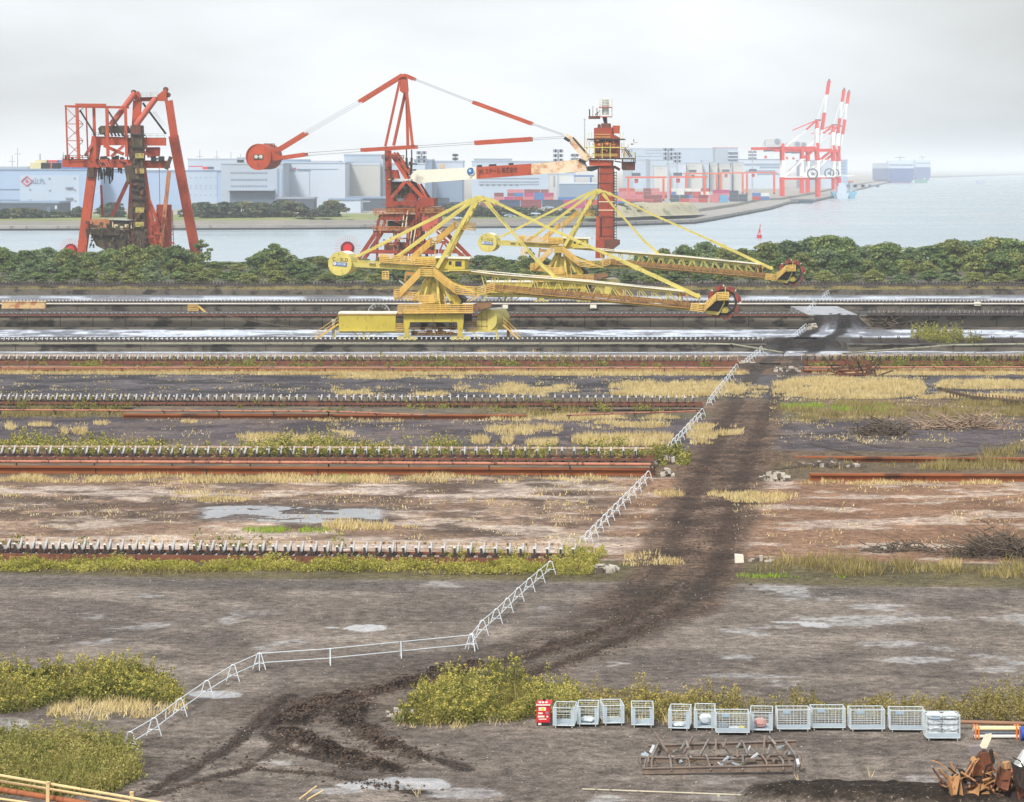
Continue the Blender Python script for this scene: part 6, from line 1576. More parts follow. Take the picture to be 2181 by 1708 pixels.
# ship to shore cranes with raised booms
def b3(zx, zy, w=0.0): p = A(*B3(zx, zy), 2415); return p + Vector((0, w, 0))
def sts():
    t = thing('quay_crane', 'nearest and tallest white and red quay crane, boom raised, beside the water', 'quay crane', (b3(740, 0).x, 2415, GZ), 'quay cranes with raised booms')
    for w in (0, 17):
        for zl in (520, 965):
            part('leg', MB().beam(b3(zl, 1600, w), b3(zl - 2, 1350, w), 2.5, 2.0), m_stsred, t)
            part('leg', MB().beam(b3(zl - 2, 1350, w), b3(zl - (0 if zl == 520 else 6), 1140, w), 2.1, 1.8), m_stswhite, t)
            part('leg', MB().beam(b3(zl - (0 if zl == 520 else 6), 1140, w), b3(zl - (0 if zl == 520 else 18), 930 if zl == 520 else 920, w), 2.3, 2.0), m_stsred, t)
        part('sill_beam', MB().beam(b3(505, 1370, w), b3(985, 1370, w), 1.8, 1.8), m_stsred, t)
        part('diagonal', MB().beam(b3(530, 1352, w), b3(780, 1120, w), 1.2, 1.2), m_stswhite, t)
        part('diagonal', MB().beam(b3(780, 1120, w), b3(945, 985, w), 1.3, 1.3), m_stsred, t)
        part('apex_leg', MB().beam(b3(947, 985, w), b3(955, 745, w + (8.5 - w) * .5), 2.6, 1.8), m_stswhite, t)
        part('apex_leg', MB().beam(b3(955, 745, w + (8.5 - w) * .5), b3(958, 640, w + (8.5 - w) * .8), 2.2, 1.6), m_stsred, t)
    for zl in (520, 965): part('cross_beam', MB().beam(b3(zl, 1370, 0), b3(zl, 1370, 17), 2, 2).beam(b3(zl - 8, 985, 0), b3(zl - 8, 985, 17), 2, 2), m_stsred, t)
    for w in (4.5, 12.5):
        part('girder', MB().beam(b3(135, 995, w), b3(965, 985, w), 1.2, 2.4), m_stsred, t)
        part('back_stay', MB().beam(b3(565, 965, w), b3(820, 760, w), .7), m_stswhite, t)
        part('back_stay', MB().beam(b3(820, 760, w), b3(945, 645, w), 1.0), m_stsred, t)
        for z0, z1, mt, tk in (((985, 975), (1010, 760), m_stswhite, 1.3), ((1018, 755), (1048, 545), m_stsred, 2.6), ((1050, 545), (1075, 320), m_stswhite, 1.1), ((1080, 318), (1105, 150), m_stsred, 2.6)):
            part('boom', MB().beam(b3(*z0, w), b3(*z1, w), tk * .8, 1.4, up=(0, 1, 0)), mt, t)
    part('fold_tie', MB().beam(b3(955, 640, 8), b3(1050, 345, 8), .5), m_stswhite, t)
    part('tail_tie', MB().beam(b3(940, 645, 8), b3(650, 765, 8), .8), m_stsred, t)
    part('boom_tip', MB().beam(b3(1100, 160, 8), b3(1110, 122, 8), 1.2).beam(b3(1105, 150, 8), b3(1125, 165, 8), 1.4), m_bdark, t)
    part('apex_head', MB().beam(b3(935, 640, 8), b3(975, 640, 8), 4, 1.6).beam(b3(965, 636, 8), b3(1005, 640, 8), 1.2), m_bdark, t)
    mh = part('machinery_house', MB().prism([b3(305, 965, 2), b3(305, 885, 2), b3(340, 872, 2), b3(505, 872, 2), b3(505, 965, 2)], (0, 12, 0)), m_bcream, t)
    part('round_window', MB().tube(b3(450, 905, 1.5), b3(450, 905, 1.9), 2.4, 14), m_louv, mh)
    part('house_ladder', MB().beam(b3(265, 955, 3), b3(310, 885, 3), .6), m_bgrey, mh)
    part('operator_cab', MB().prism([b3(300, 1090, 6), b3(312, 1075, 6), b3(325, 1092, 6), b3(332, 1115, 6), b3(298, 1115, 6)], (0, 3, 0)), m_stsred, t)
    part('trolley', MB().beam(b3(290, 1020, 8), b3(420, 1015, 8), 5, 1.6), m_bsteel, t)
    part('walkway', MB().beam(b3(545, 1350, -1), b3(1165, 1345, -1), 1, .8), m_stswhite, t)
    part('cable_drum', MB().ring(b3(885, 1308, -1.2), (0, 1, 0), 3.6, 4.6, 1, 24).ring(b3(885, 1308, -1.2), (0, 1, 0), .4, 1.2, 1, 12), m_bdark, t)
    return t
s1 = sts()
s2 = copy_tree(s1); s2.location = Vector(s1.location) + Vector((43.5, 268, 0)); s2['label'] = 'quay crane in the middle, behind the nearest one, boom raised'
s3 = copy_tree(s1); s3.location = Vector(s1.location) + Vector((57, 345, 0)); s3['label'] = 'rightmost and farthest quay crane, boom raised'
# quay caisson, barges, car carriers, small craft
a, b = G(1684, 433, -3), G(1727, 432.5, -3)
solo('caisson', MB().bb(a.x, b.x, a.y - 3, a.y + 4, -3.4, .2).bb(a.x + 1, b.x - 1, a.y - 3.4, a.y - 3.02, -1.4, -.4), m_bdark, 'dark fendered caisson on the water edge below the nearest quay crane', 'caisson', (a.x, a.y, -3))
def barge(zl, zr, Y, label, house):
    a, b = A(B3(zl, 0)[0], 0, Y), A(B3(zr, 0)[0], 0, Y); t = thing('work_barge', label, 'barge', ((a.x + b.x) / 2, Y, -3), 'barges moored at the quay')
    m = paint('barge_blue', (112, 172, 196), .6, .1, .2)
    part('hull', MB().prism([(a.x, Y, 3), (b.x, Y, 3), (b.x - 3, Y, -3.4), (a.x + 3, Y, -3.4)], (0, 16, 0)), m, t)
    part('deckhouse', MB().bb(a.x + 4, b.x - 4, Y + 3, Y + 12, 3, 12), house, t); part('house_roof', MB().bb(a.x + 3, b.x - 3, Y + 2.4, Y + 12.6, 12, 13), paint('barge_orange', (206, 120, 96), .6, .1, 1), t)
    part('deck_rail', MB().gallery([(a.x + .5, Y + .5, 3), (b.x - .5, Y + .5, 3)], (0, 1, 0), .3, 1.6, 4, .2, .1, 2), m_bwhite, t)
    for k in range(4): part('window', MB().bb(a.x + 7 + k * 7, a.x + 10 + k * 7, Y + 2.8, Y + 2.99, 7, 9.5), m_win, t)
barge(1125, 1235, 2640, 'light blue barge with a cream deckhouse, left of the white tug', m_bcream)
barge(1300, 1445, 2640, 'light blue barge with a purple-grey deckhouse, right of the white tug', m_bgrey)
p = A(B3(1262, 0)[0], 0, 2625)
t = thing('tug', 'white tug bow-on between the two barges', 'tug', (p.x, 2625, -3))
part('hull', MB().prism([(p.x - 6, 2625, 2), (p.x + 6, 2625, 2), (p.x + 4.5, 2625, -3.4), (p.x - 4.5, 2625, -3.4)], (0, 14, 0)), m_bwhite, t)
part('wheelhouse', MB().bb(p.x - 4, p.x + 4, 2628, 2636, 2, 8).bb(p.x - 3, p.x + 3, 2629, 2635, 8.01, 11), m_bwhite, t)
part('mast', MB().beam((p.x, 2631, 11), (p.x, 2631, 20), .6).beam((p.x - 2, 2631, 16), (p.x + 2, 2631, 16), .4), m_bwhite, t)
m_hull = paint('ship_hull_blue', (64, 88, 142), .5, .06, .05); m_boot = paint('boot_topping', (140, 84, 96), .6, .08, .05)
def car_carrier(x0, x1, ytop, ymid, Y, label, shift):
    a, b = A(x0, ytop, Y), A(x1, ytop, Y); zm = A(0, ymid, Y).z; t = thing('car_carrier', label, 'car carrier ship', ((a.x + b.x) / 2, Y, -3), 'car carrier ships at the far quay')
    w = b.x - a.x; V = Vector((shift, 190, 0))
    part('hull', MB().prism([(a.x, Y, zm), (b.x, Y, zm), (b.x, Y, 4), (b.x - w * .10, Y, -2.0), (a.x + w * .10, Y, -2.0), (a.x, Y, 4)], V), m_hull, t)
    part('boot_topping', MB().prism([(a.x + w * .095, Y - .1, -1.9), (b.x - w * .095, Y - .1, -1.9), (b.x - w * .12, Y - .1, -3.5), (a.x + w * .12, Y - .1, -3.5)], V), m_boot, t)
    part('superstructure', MB().prism([(a.x, Y, a.z), (b.x, Y, a.z), (b.x, Y, zm + .1), (a.x, Y, zm + .1)], V), m_bwhite, t)
    part('window_band', MB().bb(a.x + 1, b.x - 1, Y - .3, Y - .02, a.z - 4.5, a.z - 2.8), m_win, t)
    part('bridge', MB().bb(a.x - 1, b.x + 1, Y + 8, Y + 22, a.z + .1, a.z + 4.5), m_bwhite, t)
    part('mast', MB().beam((a.x + w * .5, Y + 15, a.z + 4.5), (a.x + w * .5, Y + 15, a.z + 13), .9).beam((a.x + w * .3, Y + 15, a.z + 10), (a.x + w * .7, Y + 15, a.z + 10), .7), m_bdark, t)
    part('stern_ramp', MB().bb(a.x + w * .2, a.x + w * .62, Y - 1.2, Y - .05, 2, zm - 3), m_hull, t)
car_carrier(1893, 1946, 347, 358.5, 5250, 'nearer dark blue and white car carrier ship at the far quay', -6)
car_carrier(1950, 1982, 344, 356, 6600, 'farther car carrier ship with a pinkish top, right of the nearer one', 10)
def boat(x, y, Y, L, label, m):
    p = A(x, y, Y); t = thing('boat', label, 'boat', (p.x, Y, -3))
    part('hull', MB().prism([(p.x - L / 2, Y, 3), (p.x + L / 2 + L * .06, Y, 4), (p.x + L / 2 - L * .05, Y, -3.2), (p.x - L / 2, Y, -3.2)], (0, L * .18, 0)), m, t)
    part('wheelhouse', MB().bb(p.x + L * .2, p.x + L * .36, Y + 1, Y + L * .15, 3, 3 + L * .16).beam((p.x + L * .28, Y + L * .07, 3 + L * .16), (p.x + L * .28, Y + L * .07, 3 + L * .26), L * .01), m_bwhite, t)
boat(2106, 361, 17000, 95, 'low grey cargo ship on the horizon at the right', m_bsteel)
boat(1962, 386, 5200, 22, 'small green boat between the car carriers', paint('boat_green', (92, 140, 130), .6, .1, .2))
boat(2088, 392, 4900, 14, 'tiny launch on the open water at the right', m_bgrey)
solo('breakwater', MB().prism([(3200, 14000, -3.4), (4300, 20000, -3.4), (4340, 20000, 3), (3230, 14000, 3)], (40, 0, 0)), m_bdark, 'low breakwater line beyond the car carriers', 'breakwater', (3200, 14000, -3))
# red buoy in the channel
p = G(1617, 507, -3); t = thing('buoy', 'red lattice buoy leaning in the channel', 'buoy', p)
mr = paint('buoy_red', (196, 48, 58), .5, .1, 1)
S_ = p.y / F
part('float', MB().tube(p + Vector((0, 0, -.4)), p + Vector((0, 0, 8 * S_)), 5.6 * S_, 18, 5.2 * S_), mr, t)
part('float_rim', MB().ring(p + Vector((0, 0, 8 * S_)), (0, 0, 1), 2.2 * S_, 5.5 * S_, .25, 18), m_bwhite, t)
mb = MB()
for i in range(4):
    a = PI / 2 * i + .6; d = Vector((math.cos(a), math.sin(a), 0)); mb.beam(p + d * 3 * S_ + Vector((0, 0, 8 * S_)), p + d * .8 * S_ + Vector((1.2 * S_, 0, 20 * S_)), .22)
mb.bb(p.x + .2 * S_, p.x + 2.6 * S_, p.y - 1.2 * S_, p.y + 1.2 * S_, p.z + 13 * S_, p.z + 18 * S_)
part('tower', mb, mr, t)
part('lantern', MB().tube(p + Vector((1.4 * S_, 0, 20 * S_)), p + Vector((2.2 * S_, 0, 27 * S_)), .14, 6).tube(p + Vector((2.1 * S_, 0, 26 * S_)), p + Vector((2.4 * S_, 0, 29 * S_)), 1.0 * S_, 10), mr, t)
# cars parked behind the far trees
carm = {}
def car(zx, zy, Y, k, label):
    x, y = B1(zx, zy); p = A(x, y, Y)
    t = thing('parked_car', label, 'car', (p.x, Y, p.z - .8), 'cars parked behind the shore trees')
    m = (m_bwhite, m_bdark, m_bgrey)[k]; x0, z0 = p.x, p.z - .8
    part('body', MB().prism([(x0 - 2.2, Y, z0 + .35), (x0 + 2.2, Y, z0 + .35), (x0 + 2.25, Y, z0 + .8), (x0 + 1.3, Y, z0 + .95), (x0 - 2.1, Y, z0 + 1.0), (x0 - 2.25, Y, z0 + .7)], (0, 1.7, 0)), m, t)
    part('cabin', MB().prism([(x0 - 1.7, Y + .1, z0 + 1.0), (x0 + 1.0, Y + .1, z0 + .96), (x0 + .4, Y + .1, z0 + 1.5), (x0 - 1.2, Y + .1, z0 + 1.5)], (0, 1.5, 0)), m_win if k != 1 else m_bgrey, t)
    for dx in (-1.35, 1.35): part('wheel', MB().tube((x0 + dx, Y - .02, z0 + .32), (x0 + dx, Y + .2, z0 + .32), .32, 10), m_black, t)
for i, (zx, zy, k) in enumerate(((700, 900, 0), (1325, 872, 0), (1345, 880, 0), (1580, 828, 0), (1640, 850, 0), (1760, 785, 0), (1800, 775, 0))):
    car(zx, zy, 1345 if zy > 840 else 1395, k, ('white car parked left of the front reclaimer apex stay', 'white car in front of the bushes, left of a pair', 'white car in front of the bushes, right of a pair', 'white car high among the bushes below the slate containers', 'white car low among the bushes below the slate containers', 'white car at the foot of the slate containers, left', 'white car at the foot of the slate containers, right')[i])
# ---------------------------------------------------------------- trees and plants
def leaf_quads(cen, size, rng, outward=None, flat=.35):
    """one small quad per centre, random facing"""
    n = len(cen)
    d = rng.normal(size=(n, 3))
    if outward is not None: d = d * .8 + outward * 1.0
    d /= np.linalg.norm(d, axis=1, keepdims=True) + 1e-9
    t = np.cross(d, rng.normal(size=(n, 3))); t /= np.linalg.norm(t, axis=1, keepdims=True) + 1e-9
    b = np.cross(d, t)
    s = (size * rng.uniform(.6, 1.35, n))[:, None]; asp = rng.uniform(.55, .95, n)[:, None]
    V = np.stack([cen - t * s, cen - b * s * asp, cen + t * s, cen + b * s * asp], 1).reshape(-1, 3)
    return V, np.arange(n * 4).reshape(n, 4)
def crown_mesh(name, seed, rx, hz, clumps, per, leaf, base=.12, mat=None, lobes=1.0):
    """foliage of clumps spread through the crown, each a ragged cluster of leaves; gaps between them stay open"""
    rng = np.random.default_rng(seed); C = []; O = []
    for i in range(clumps):
        a = rng.uniform(0, 2 * PI); u = rng.uniform(0, 1) ** .5; zz = rng.uniform(base, 1) ** .9
        prof = math.sin(min(1, (zz * .92 + .10)) * PI) ** .55 if zz < .98 else .3
        c = np.array([math.cos(a) * u * rx * prof * .86, math.sin(a) * u * rx * prof * .86, zz * hz * .92])
        r = rx * rng.uniform(.20, .36) * lobes
        d = rng.normal(size=(per, 3)); d /= np.linalg.norm(d, axis=1, keepdims=True); d[:, 2] = np.abs(d[:, 2]) * .95 - .22 * (rng.uniform(size=per) > .6)
        rr = r * rng.uniform(.55, 1.1, per)[:, None]
        C.append(c + d * rr * np.array([1, 1, .72])); O.append(d)
    V, Q = leaf_quads(np.concatenate(C), leaf, rng, np.concatenate(O))
    V[:, 2] = np.maximum(V[:, 2], .05)
    me = fast_mesh(name, V, Q); me.materials.append(mat)
    return me
def trunk_mesh(seed, h, r, mat, lean=.1):
    rr = random.Random(seed); mb = MB(); p = Vector((0, 0, -.1)); k = 5
    pts = [p]
    for i in range(k): p = p + Vector((rr.uniform(-lean, lean) * h / k, rr.uniform(-lean, lean) * h / k, h / k)); pts.append(p)
    for i in range(k): mb.tube(pts[i], pts[i + 1], r * (1 - i / k * .7), 7, r * (1 - (i + 1) / k * .7))
    for i in range(6):
        b = pts[rr.randint(1, k - 1)]; a = rr.uniform(0, 2 * PI); q = b + Vector((math.cos(a), math.sin(a), rr.uniform(.5, 1.0))) * h * rr.uniform(.28, .45); mb.tube(b, q, r * .4, 5, r * .12)
    me = mb.mesh('trunk'); me.materials.append(mat); return me
m_bark = paint('bark', (84, 72, 58), .95, .3, 2)
lf = [leafmat('belt_leaf_dark', [(30, 44, 32), (72, 94, 56), (116, 136, 78), (170, 176, 112)]), leafmat('belt_leaf_olive', [(36, 50, 30), (88, 104, 54), (138, 146, 80), (190, 186, 118)]), leafmat('belt_leaf_grey', [(38, 54, 42), (80, 104, 72), (120, 140, 96), (166, 174, 128)])]
LOOK = ['dark rounded', 'olive bushy', 'dense dark green', 'yellowish spreading', 'loose grey-green', 'broad olive', 'small dark', 'pale green']
CV = []
for i in range(8):
    CV.append((crown_mesh('crown', 40 + i, 4.2, 7.0, 44 + 4 * (i % 3), 92, .26, .06, lf[(0, 1, 0, 1, 2, 1, 0, 2)[i]]), trunk_mesh(60 + i, 5.0, .22, m_bark)))
PINE = crown_mesh('crown', 77, 3.0, 8.0, 30, 46, .30, .25, lf[0], .8), trunk_mesh(78, 7.0, .2, m_bark)
TOPS = [(-90, 524), (0, 523), (40, 533), (74, 525), (110, 530), (180, 531), (214, 531), (268, 525), (322, 528), (365, 521), (396, 541), (452, 552), (496, 562), (536, 560), (560, 533), (580, 521), (606, 528), (636, 556), (667, 541), (697, 553), (760, 548), (830, 545), (900, 548), (960, 552), (1000, 545), (1050, 542), (1090, 545), (1130, 536), (1180, 552), (1260, 556), (1330, 548), (1390, 542), (1420, 524), (1470, 519), (1495, 517), (1552, 533), (1589, 531), (1634, 522), (1701, 511), (1740, 503), (1773, 498), (1810, 506), (1847, 526), (1890, 518), (1948, 533), (1993, 520), (2040, 513), (2076, 510), (2106, 502), (2151, 510), (2260, 512)]
TX, TY = [t[0] for t in TOPS], [t[1] for t in TOPS]
SECT = [(140, 'left of the left unloader'), (420, 'by the left unloader'), (700, 'left of the front drum'), (1010, 'behind the front reclaimer'), (1420, 'behind the rear reclaimer'), (1720, 'above the rear bucket wheel'), (9999, 'right of the rear bucket wheel')]
def sect(x):
    for lim, nm in SECT:
        if x < lim: return nm
SECN = {}
def tree(x, ytop, Y, var, rowname, name='tree', group='trees of the belt between yard and channel', label=None, base_z=0.0, wscale=1.0, meshes=None, hmul=1.0):
    top = A(x, ytop, Y); h = (top.z - base_z) * hmul
    me, tk = meshes or CV[var]
    sh = h / (7.0 if meshes is None else 8.0)
    if label is None:
        s = sect(x); k = SECN.get((rowname, s), 0); SECN[(rowname, s)] = k + 1
        label = f'{LOOK[var]} tree, {ORD[min(k, 13)]} from left in {rowname} row {s}'
    t = thing(name, label, 'tree', (top.x, Y, base_z), group)
    rz = random.uniform(0, 2 * PI)
    sw = max(.55, min(1.35, sh)) * wscale
    for nm, m in (('crown', me), ('trunk', tk)):
        o = bpy.data.objects.new(nm, m); COL.objects.link(o); o.parent = t; o.rotation_euler = (0, 0, rz); o.scale = (sw, sw, sh)
    return t
random.seed(21)
x = -70
while x < 2250:
    y = float(np.interp(x, TX, TY)); tree(x, y - random.uniform(-6, 5), random.uniform(680, 715), random.randrange(8), 'back', wscale=1.25); x += random.uniform(34, 52)
x = -80
while x < 2250:
    y0 = float(np.interp(x, TX, TY)); y = y0 + (602 - y0) * random.uniform(.30, .42); tree(x, y, random.uniform(646, 664), random.randrange(8), 'middle', wscale=1.3); x += random.uniform(38, 54)
x = -75
while x < 2250:
    y = random.uniform(574, 583); tree(x, y, random.uniform(612, 628), random.choice((0, 1, 2, 5, 7)), 'front', wscale=1.25); x += random.uniform(44, 60)
x = -60
while x < 2250:
    tree(x, min(557, float(np.interp(x, TX, TY)) + random.uniform(0, 12)), random.uniform(716, 728), random.randrange(8), 'rear', 'shrub', wscale=2.2); x += random.uniform(40, 60)
tree(428, 507, 700, 6, 'back', label='small dark pine beside the right leg of the left unloader', meshes=PINE)
tree(584, 519, 705, 0, 'back', label='tall round dark tree standing up alone left of the drum', wscale=1.0)
tree(1128, 527, 690, 4, 'back', label='wispy pale tree standing up below the drum of the rear reclaimer', meshes=PINE, wscale=.9)

# trees of the far shore park
lff = [leafmat('far_leaf_dark', [(44, 60, 52), (60, 76, 62), (76, 92, 70), (98, 108, 82)], trans=.15), leafmat('far_leaf_olive', [(62, 72, 56), (84, 92, 66), (104, 108, 76), (126, 122, 90)], trans=.15)]
FV = [(crown_mesh('crown', 140 + i, 5.0, 8.0, 26, 44, .62, .05, lff[(0, 0, 1, 0, 1)[i]]), trunk_mesh(160 + i, 5.5, .3, m_bark)) for i in range(5)]
FT = [(V1, zx, zy, w) for zx, zy, w in ((-40, 900, 1.4), (30, 890, 1.3), (100, 885, 1.3), (160, 880, 1.2), (215, 884, 1.1), (265, 895, 1.1), (335, 900, 1), (375, 905, .9), (425, 905, 1), (478, 895, .9), (500, 870, .8), (528, 890, .8), (670, 870, 1), (720, 845, 1.1), (760, 880, 1), (1165, 890, .8), (1215, 880, .9), (1265, 852, 1.1), (1310, 842, 1.1), (1365, 856, 1.2), (1430, 840, 1.3), (1480, 852, 1.2), (1545, 845, 1.2), (1600, 850, 1.1), (1650, 846, 1.2), (1705, 862, 1.0), (1760, 842, 1.2), (1820, 838, 1.3), (1880, 850, 1.2), (1935, 880, 1.1), (1995, 890, 1.1), (2055, 870, 1.1), (2105, 838, 1.0), (2150, 850, 1.1))]
FT += [(B1, zx, zy, w) for zx, zy, w in ((560, 765, .9), (620, 720, 1.1), (700, 760, 1), (780, 740, 1.0), (860, 765, 1.1), (940, 745, 1), (1020, 770, 1), (1100, 755, 1.1), (1180, 765, 1), (1260, 750, 1.1), (1340, 775, 1), (1430, 760, 1.1), (1520, 785, 1), (1610, 770, 1), (1700, 800, .9), (1790, 790, 1.0), (1880, 805, .9), (1980, 795, .9), (2080, 800, .9))]
FT += [(V6, zx, zy, w) for zx, zy, w in ((640, 215, .9), (700, 210, 1), (760, 215, .9), (870, 200, 1.0), (930, 210, 1.1), (985, 215, .9), (1030, 225, .7))]
fn = {}
for i, (zf, zx, zy, w) in enumerate(FT):
    xx, yy = zf(zx, zy)
    k = 0 if xx < 215 else 1 if xx < 412 else 2 if xx < 600 else 3 if xx < 830 else 4 if xx < 1100 else 5
    nm = ('left of the left unloader', 'seen through the left unloader', 'below the truck dock', 'left of the tall unloader', 'behind the front reclaimer stays', 'around the elevator column')[k]
    c = fn.get(k, 0); fn[k] = c + 1
    v = i % 5
    xa = A(xx, yy, 1345).x; tree(xx, yy, float(np.interp(xa, [p[0] for p in shore_xy[:6]], [p[1] for p in shore_xy[:6]])) + 34 + (i * 37 % 18), v, 'far', 'shore_tree', 'trees of the far shore park', f'{("dark", "bluish green", "brownish", "dark round", "olive")[v]} far shore tree, {ORD[min(c, 13)] if c < 14 else "last"} from left {nm}', base_z=1.5, wscale=1.35 * w, meshes=FV[v])
shr = FV[1]
for i, (zf, zx, zy, lab) in enumerate(((B9, 1345, 765, 'large round clipped shrub on the far grass bank'), (B9, 1535, 772, 'smaller round shrub right of the large clipped one'), (B9, 1762, 795, 'tiny round shrub alone on the far grass bank'), (B9, 150, 790, 'low shrub beside the right leg of the left unloader'), (B1, 1500, 905, 'flat dark shrub on the bank under the crossing stays'), (B1, 1700, 900, 'flat dark shrub right of the crossing stays'))):
    xx, yy = zf(zx, zy); w = (1.5, .9, .55, .9, .7, 1.1)[i]
    tree(xx, yy, 1330 if i != 4 and i != 5 else 1368, 0, 'far', 'clipped_shrub', 'shrubs on the far grass bank', lab, base_z=1.2, wscale=w * 1.6, meshes=shr)

# ---- low plants of the yard
def in_poly(px, py, poly):
    ins = np.zeros(px.shape, bool); j = len(poly) - 1
    for i in range(len(poly)):
        xi, yi = poly[i]; xj, yj = poly[j]
        c = ((yi > py) != (yj > py)) & (px < (xj - xi) * (py - yi) / (yj - yi + 1e-12) + xi)
        ins ^= c; j = i
    return ins
def scatter(poly_d, dens, rng, z=0.0, thr=None, nsc=2.0, seed=0, gauss=False):
    P = np.array([tuple(G(x, y, z)[:2]) for x, y in poly_d]); lo, hi = P.min(0), P.max(0)
    n = int((hi - lo).prod() * dens); XY = rng.uniform(lo, hi, size=(n, 2))
    k = in_poly(XY[:, 0], XY[:, 1], P.tolist())
    if thr is not None: k &= fbm(XY[:, 0], XY[:, 1], nsc, 3, seed) > thr
    return XY[k]
def blades(XY, h, w, rng, z=0.0, lean=.45):
    n = len(XY); a = rng.uniform(0, 2 * PI, n); hh = h * rng.uniform(.5, 1.25, n); ww = w * rng.uniform(.6, 1.3, n)
    b = rng.uniform(0, 2 * PI, n); L = hh * rng.uniform(0, lean, n)
    B = np.stack([XY[:, 0], XY[:, 1], np.full(n, z)], 1); s = np.stack([np.cos(a), np.sin(a), np.zeros(n)], 1) * ww[:, None] / 2
    tip = B + np.stack([np.cos(b) * L, np.sin(b) * L, hh], 1)
    return np.stack([B - s, B + s, tip], 1).reshape(-1, 3)
def ell(x0, x1, y0, y1, k=14):
    return [((x0 + x1) / 2 + (x1 - x0) / 2 * math.copysign(abs(math.cos(2 * PI * i / k)) ** .7, math.cos(2 * PI * i / k)), (y0 + y1) / 2 + (y1 - y0) / 2 * math.copysign(abs(math.sin(2 * PI * i / k)) ** .7, math.sin(2 * PI * i / k))) for i in range(k)]
def quad_(x0, x1, y0, y1): return [(x0, y0), (x1, y0), (x1, y1), (x0, y1)]
m_dry = leafmat('dry_grass_blade', [(142, 122, 82), (194, 172, 118), (222, 202, 148), (238, 222, 178)], trans=.2)
m_olive = leafmat('olive_grass_blade', [(84, 74, 50), (126, 112, 70), (158, 144, 90), (190, 172, 118)], trans=.25)
m_lush = leafmat('lush_weed', [(74, 78, 44), (124, 126, 62), (160, 156, 82), (196, 180, 118)], trans=.3)
m_gold = leafmat('goldenrod_leaf', [(46, 48, 30), (88, 92, 46), (136, 136, 62), (178, 170, 96)], trans=.25)
m_goldflower = leafmat('goldenrod_flower', [(140, 130, 60), (182, 170, 74), (210, 196, 96), (190, 168, 116)], trans=.2)
m_mix = leafmat('mixed_weed', [(66, 60, 40), (108, 98, 56), (150, 138, 78), (188, 170, 112)], trans=.25)
m_lime = leafmat('lime_weed', [(92, 88, 48), (142, 140, 62), (180, 174, 80), (206, 192, 124)], trans=.3)
m_bright = leafmat('bright_moss', [(96, 120, 34), (120, 148, 40), (140, 166, 48), (160, 180, 70)], trans=.2)
def stuff(name, V, tris=None, quads=None, mat=None, label=''):
    me = fast_mesh(name, V, quads, tris); me.materials.append(mat)
    o = link(name, me, None); tag(o, label, 'grass' if 'grass' in name else 'weeds', None, 'stuff'); return o
def grass_obj(name, label, patches, mat, h, w, seed, dens=26, lean=.45):
    rng = np.random.default_rng(seed); VV = []
    for i, pt in enumerate(patches):
        poly = pt[0] if isinstance(pt[0], list) else ell(*pt[:4])
        hm = pt[4] if len(pt) > 4 else 1.0; thr = pt[5] if len(pt) > 5 else .40; zz = pt[6] if len(pt) > 6 else 0.0
        XY = scatter(poly, dens, rng, zz, None)
        if len(XY):
            if isinstance(pt[0], list): e = np.zeros(len(XY)) + .3
            else:
                gx = CX + F * XY[:, 0] / XY[:, 1]; gy = HY + F * (H - zz) / XY[:, 1]; e = (abs((gx - (pt[0] + pt[1]) / 2) / ((pt[1] - pt[0]) / 2)) ** 3 + ((gy - (pt[2] + pt[3]) / 2) / ((pt[3] - pt[2]) / 2)) ** 2) / 1.6
            nn = fbm(XY[:, 0], XY[:, 1], 3.0, 4, seed + i) * .62 + fbm(XY[:, 0], XY[:, 1], .8, 3, seed + i + 3) * .38
            kk = rng.uniform(size=len(XY)) < np.clip((nn - thr + .03 - .20 * e) * 7, 0, 1); XY = XY[kk]; nn = nn[kk]
            if len(XY): VV.append(blades(XY, h * hm * np.clip((nn - thr) * 4 + .55, .4, 1.5), w, rng, zz, lean))
    V = np.concatenate(VV); return stuff(name, V, tris=np.arange(len(V)).reshape(-1, 3), mat=mat, label=label)
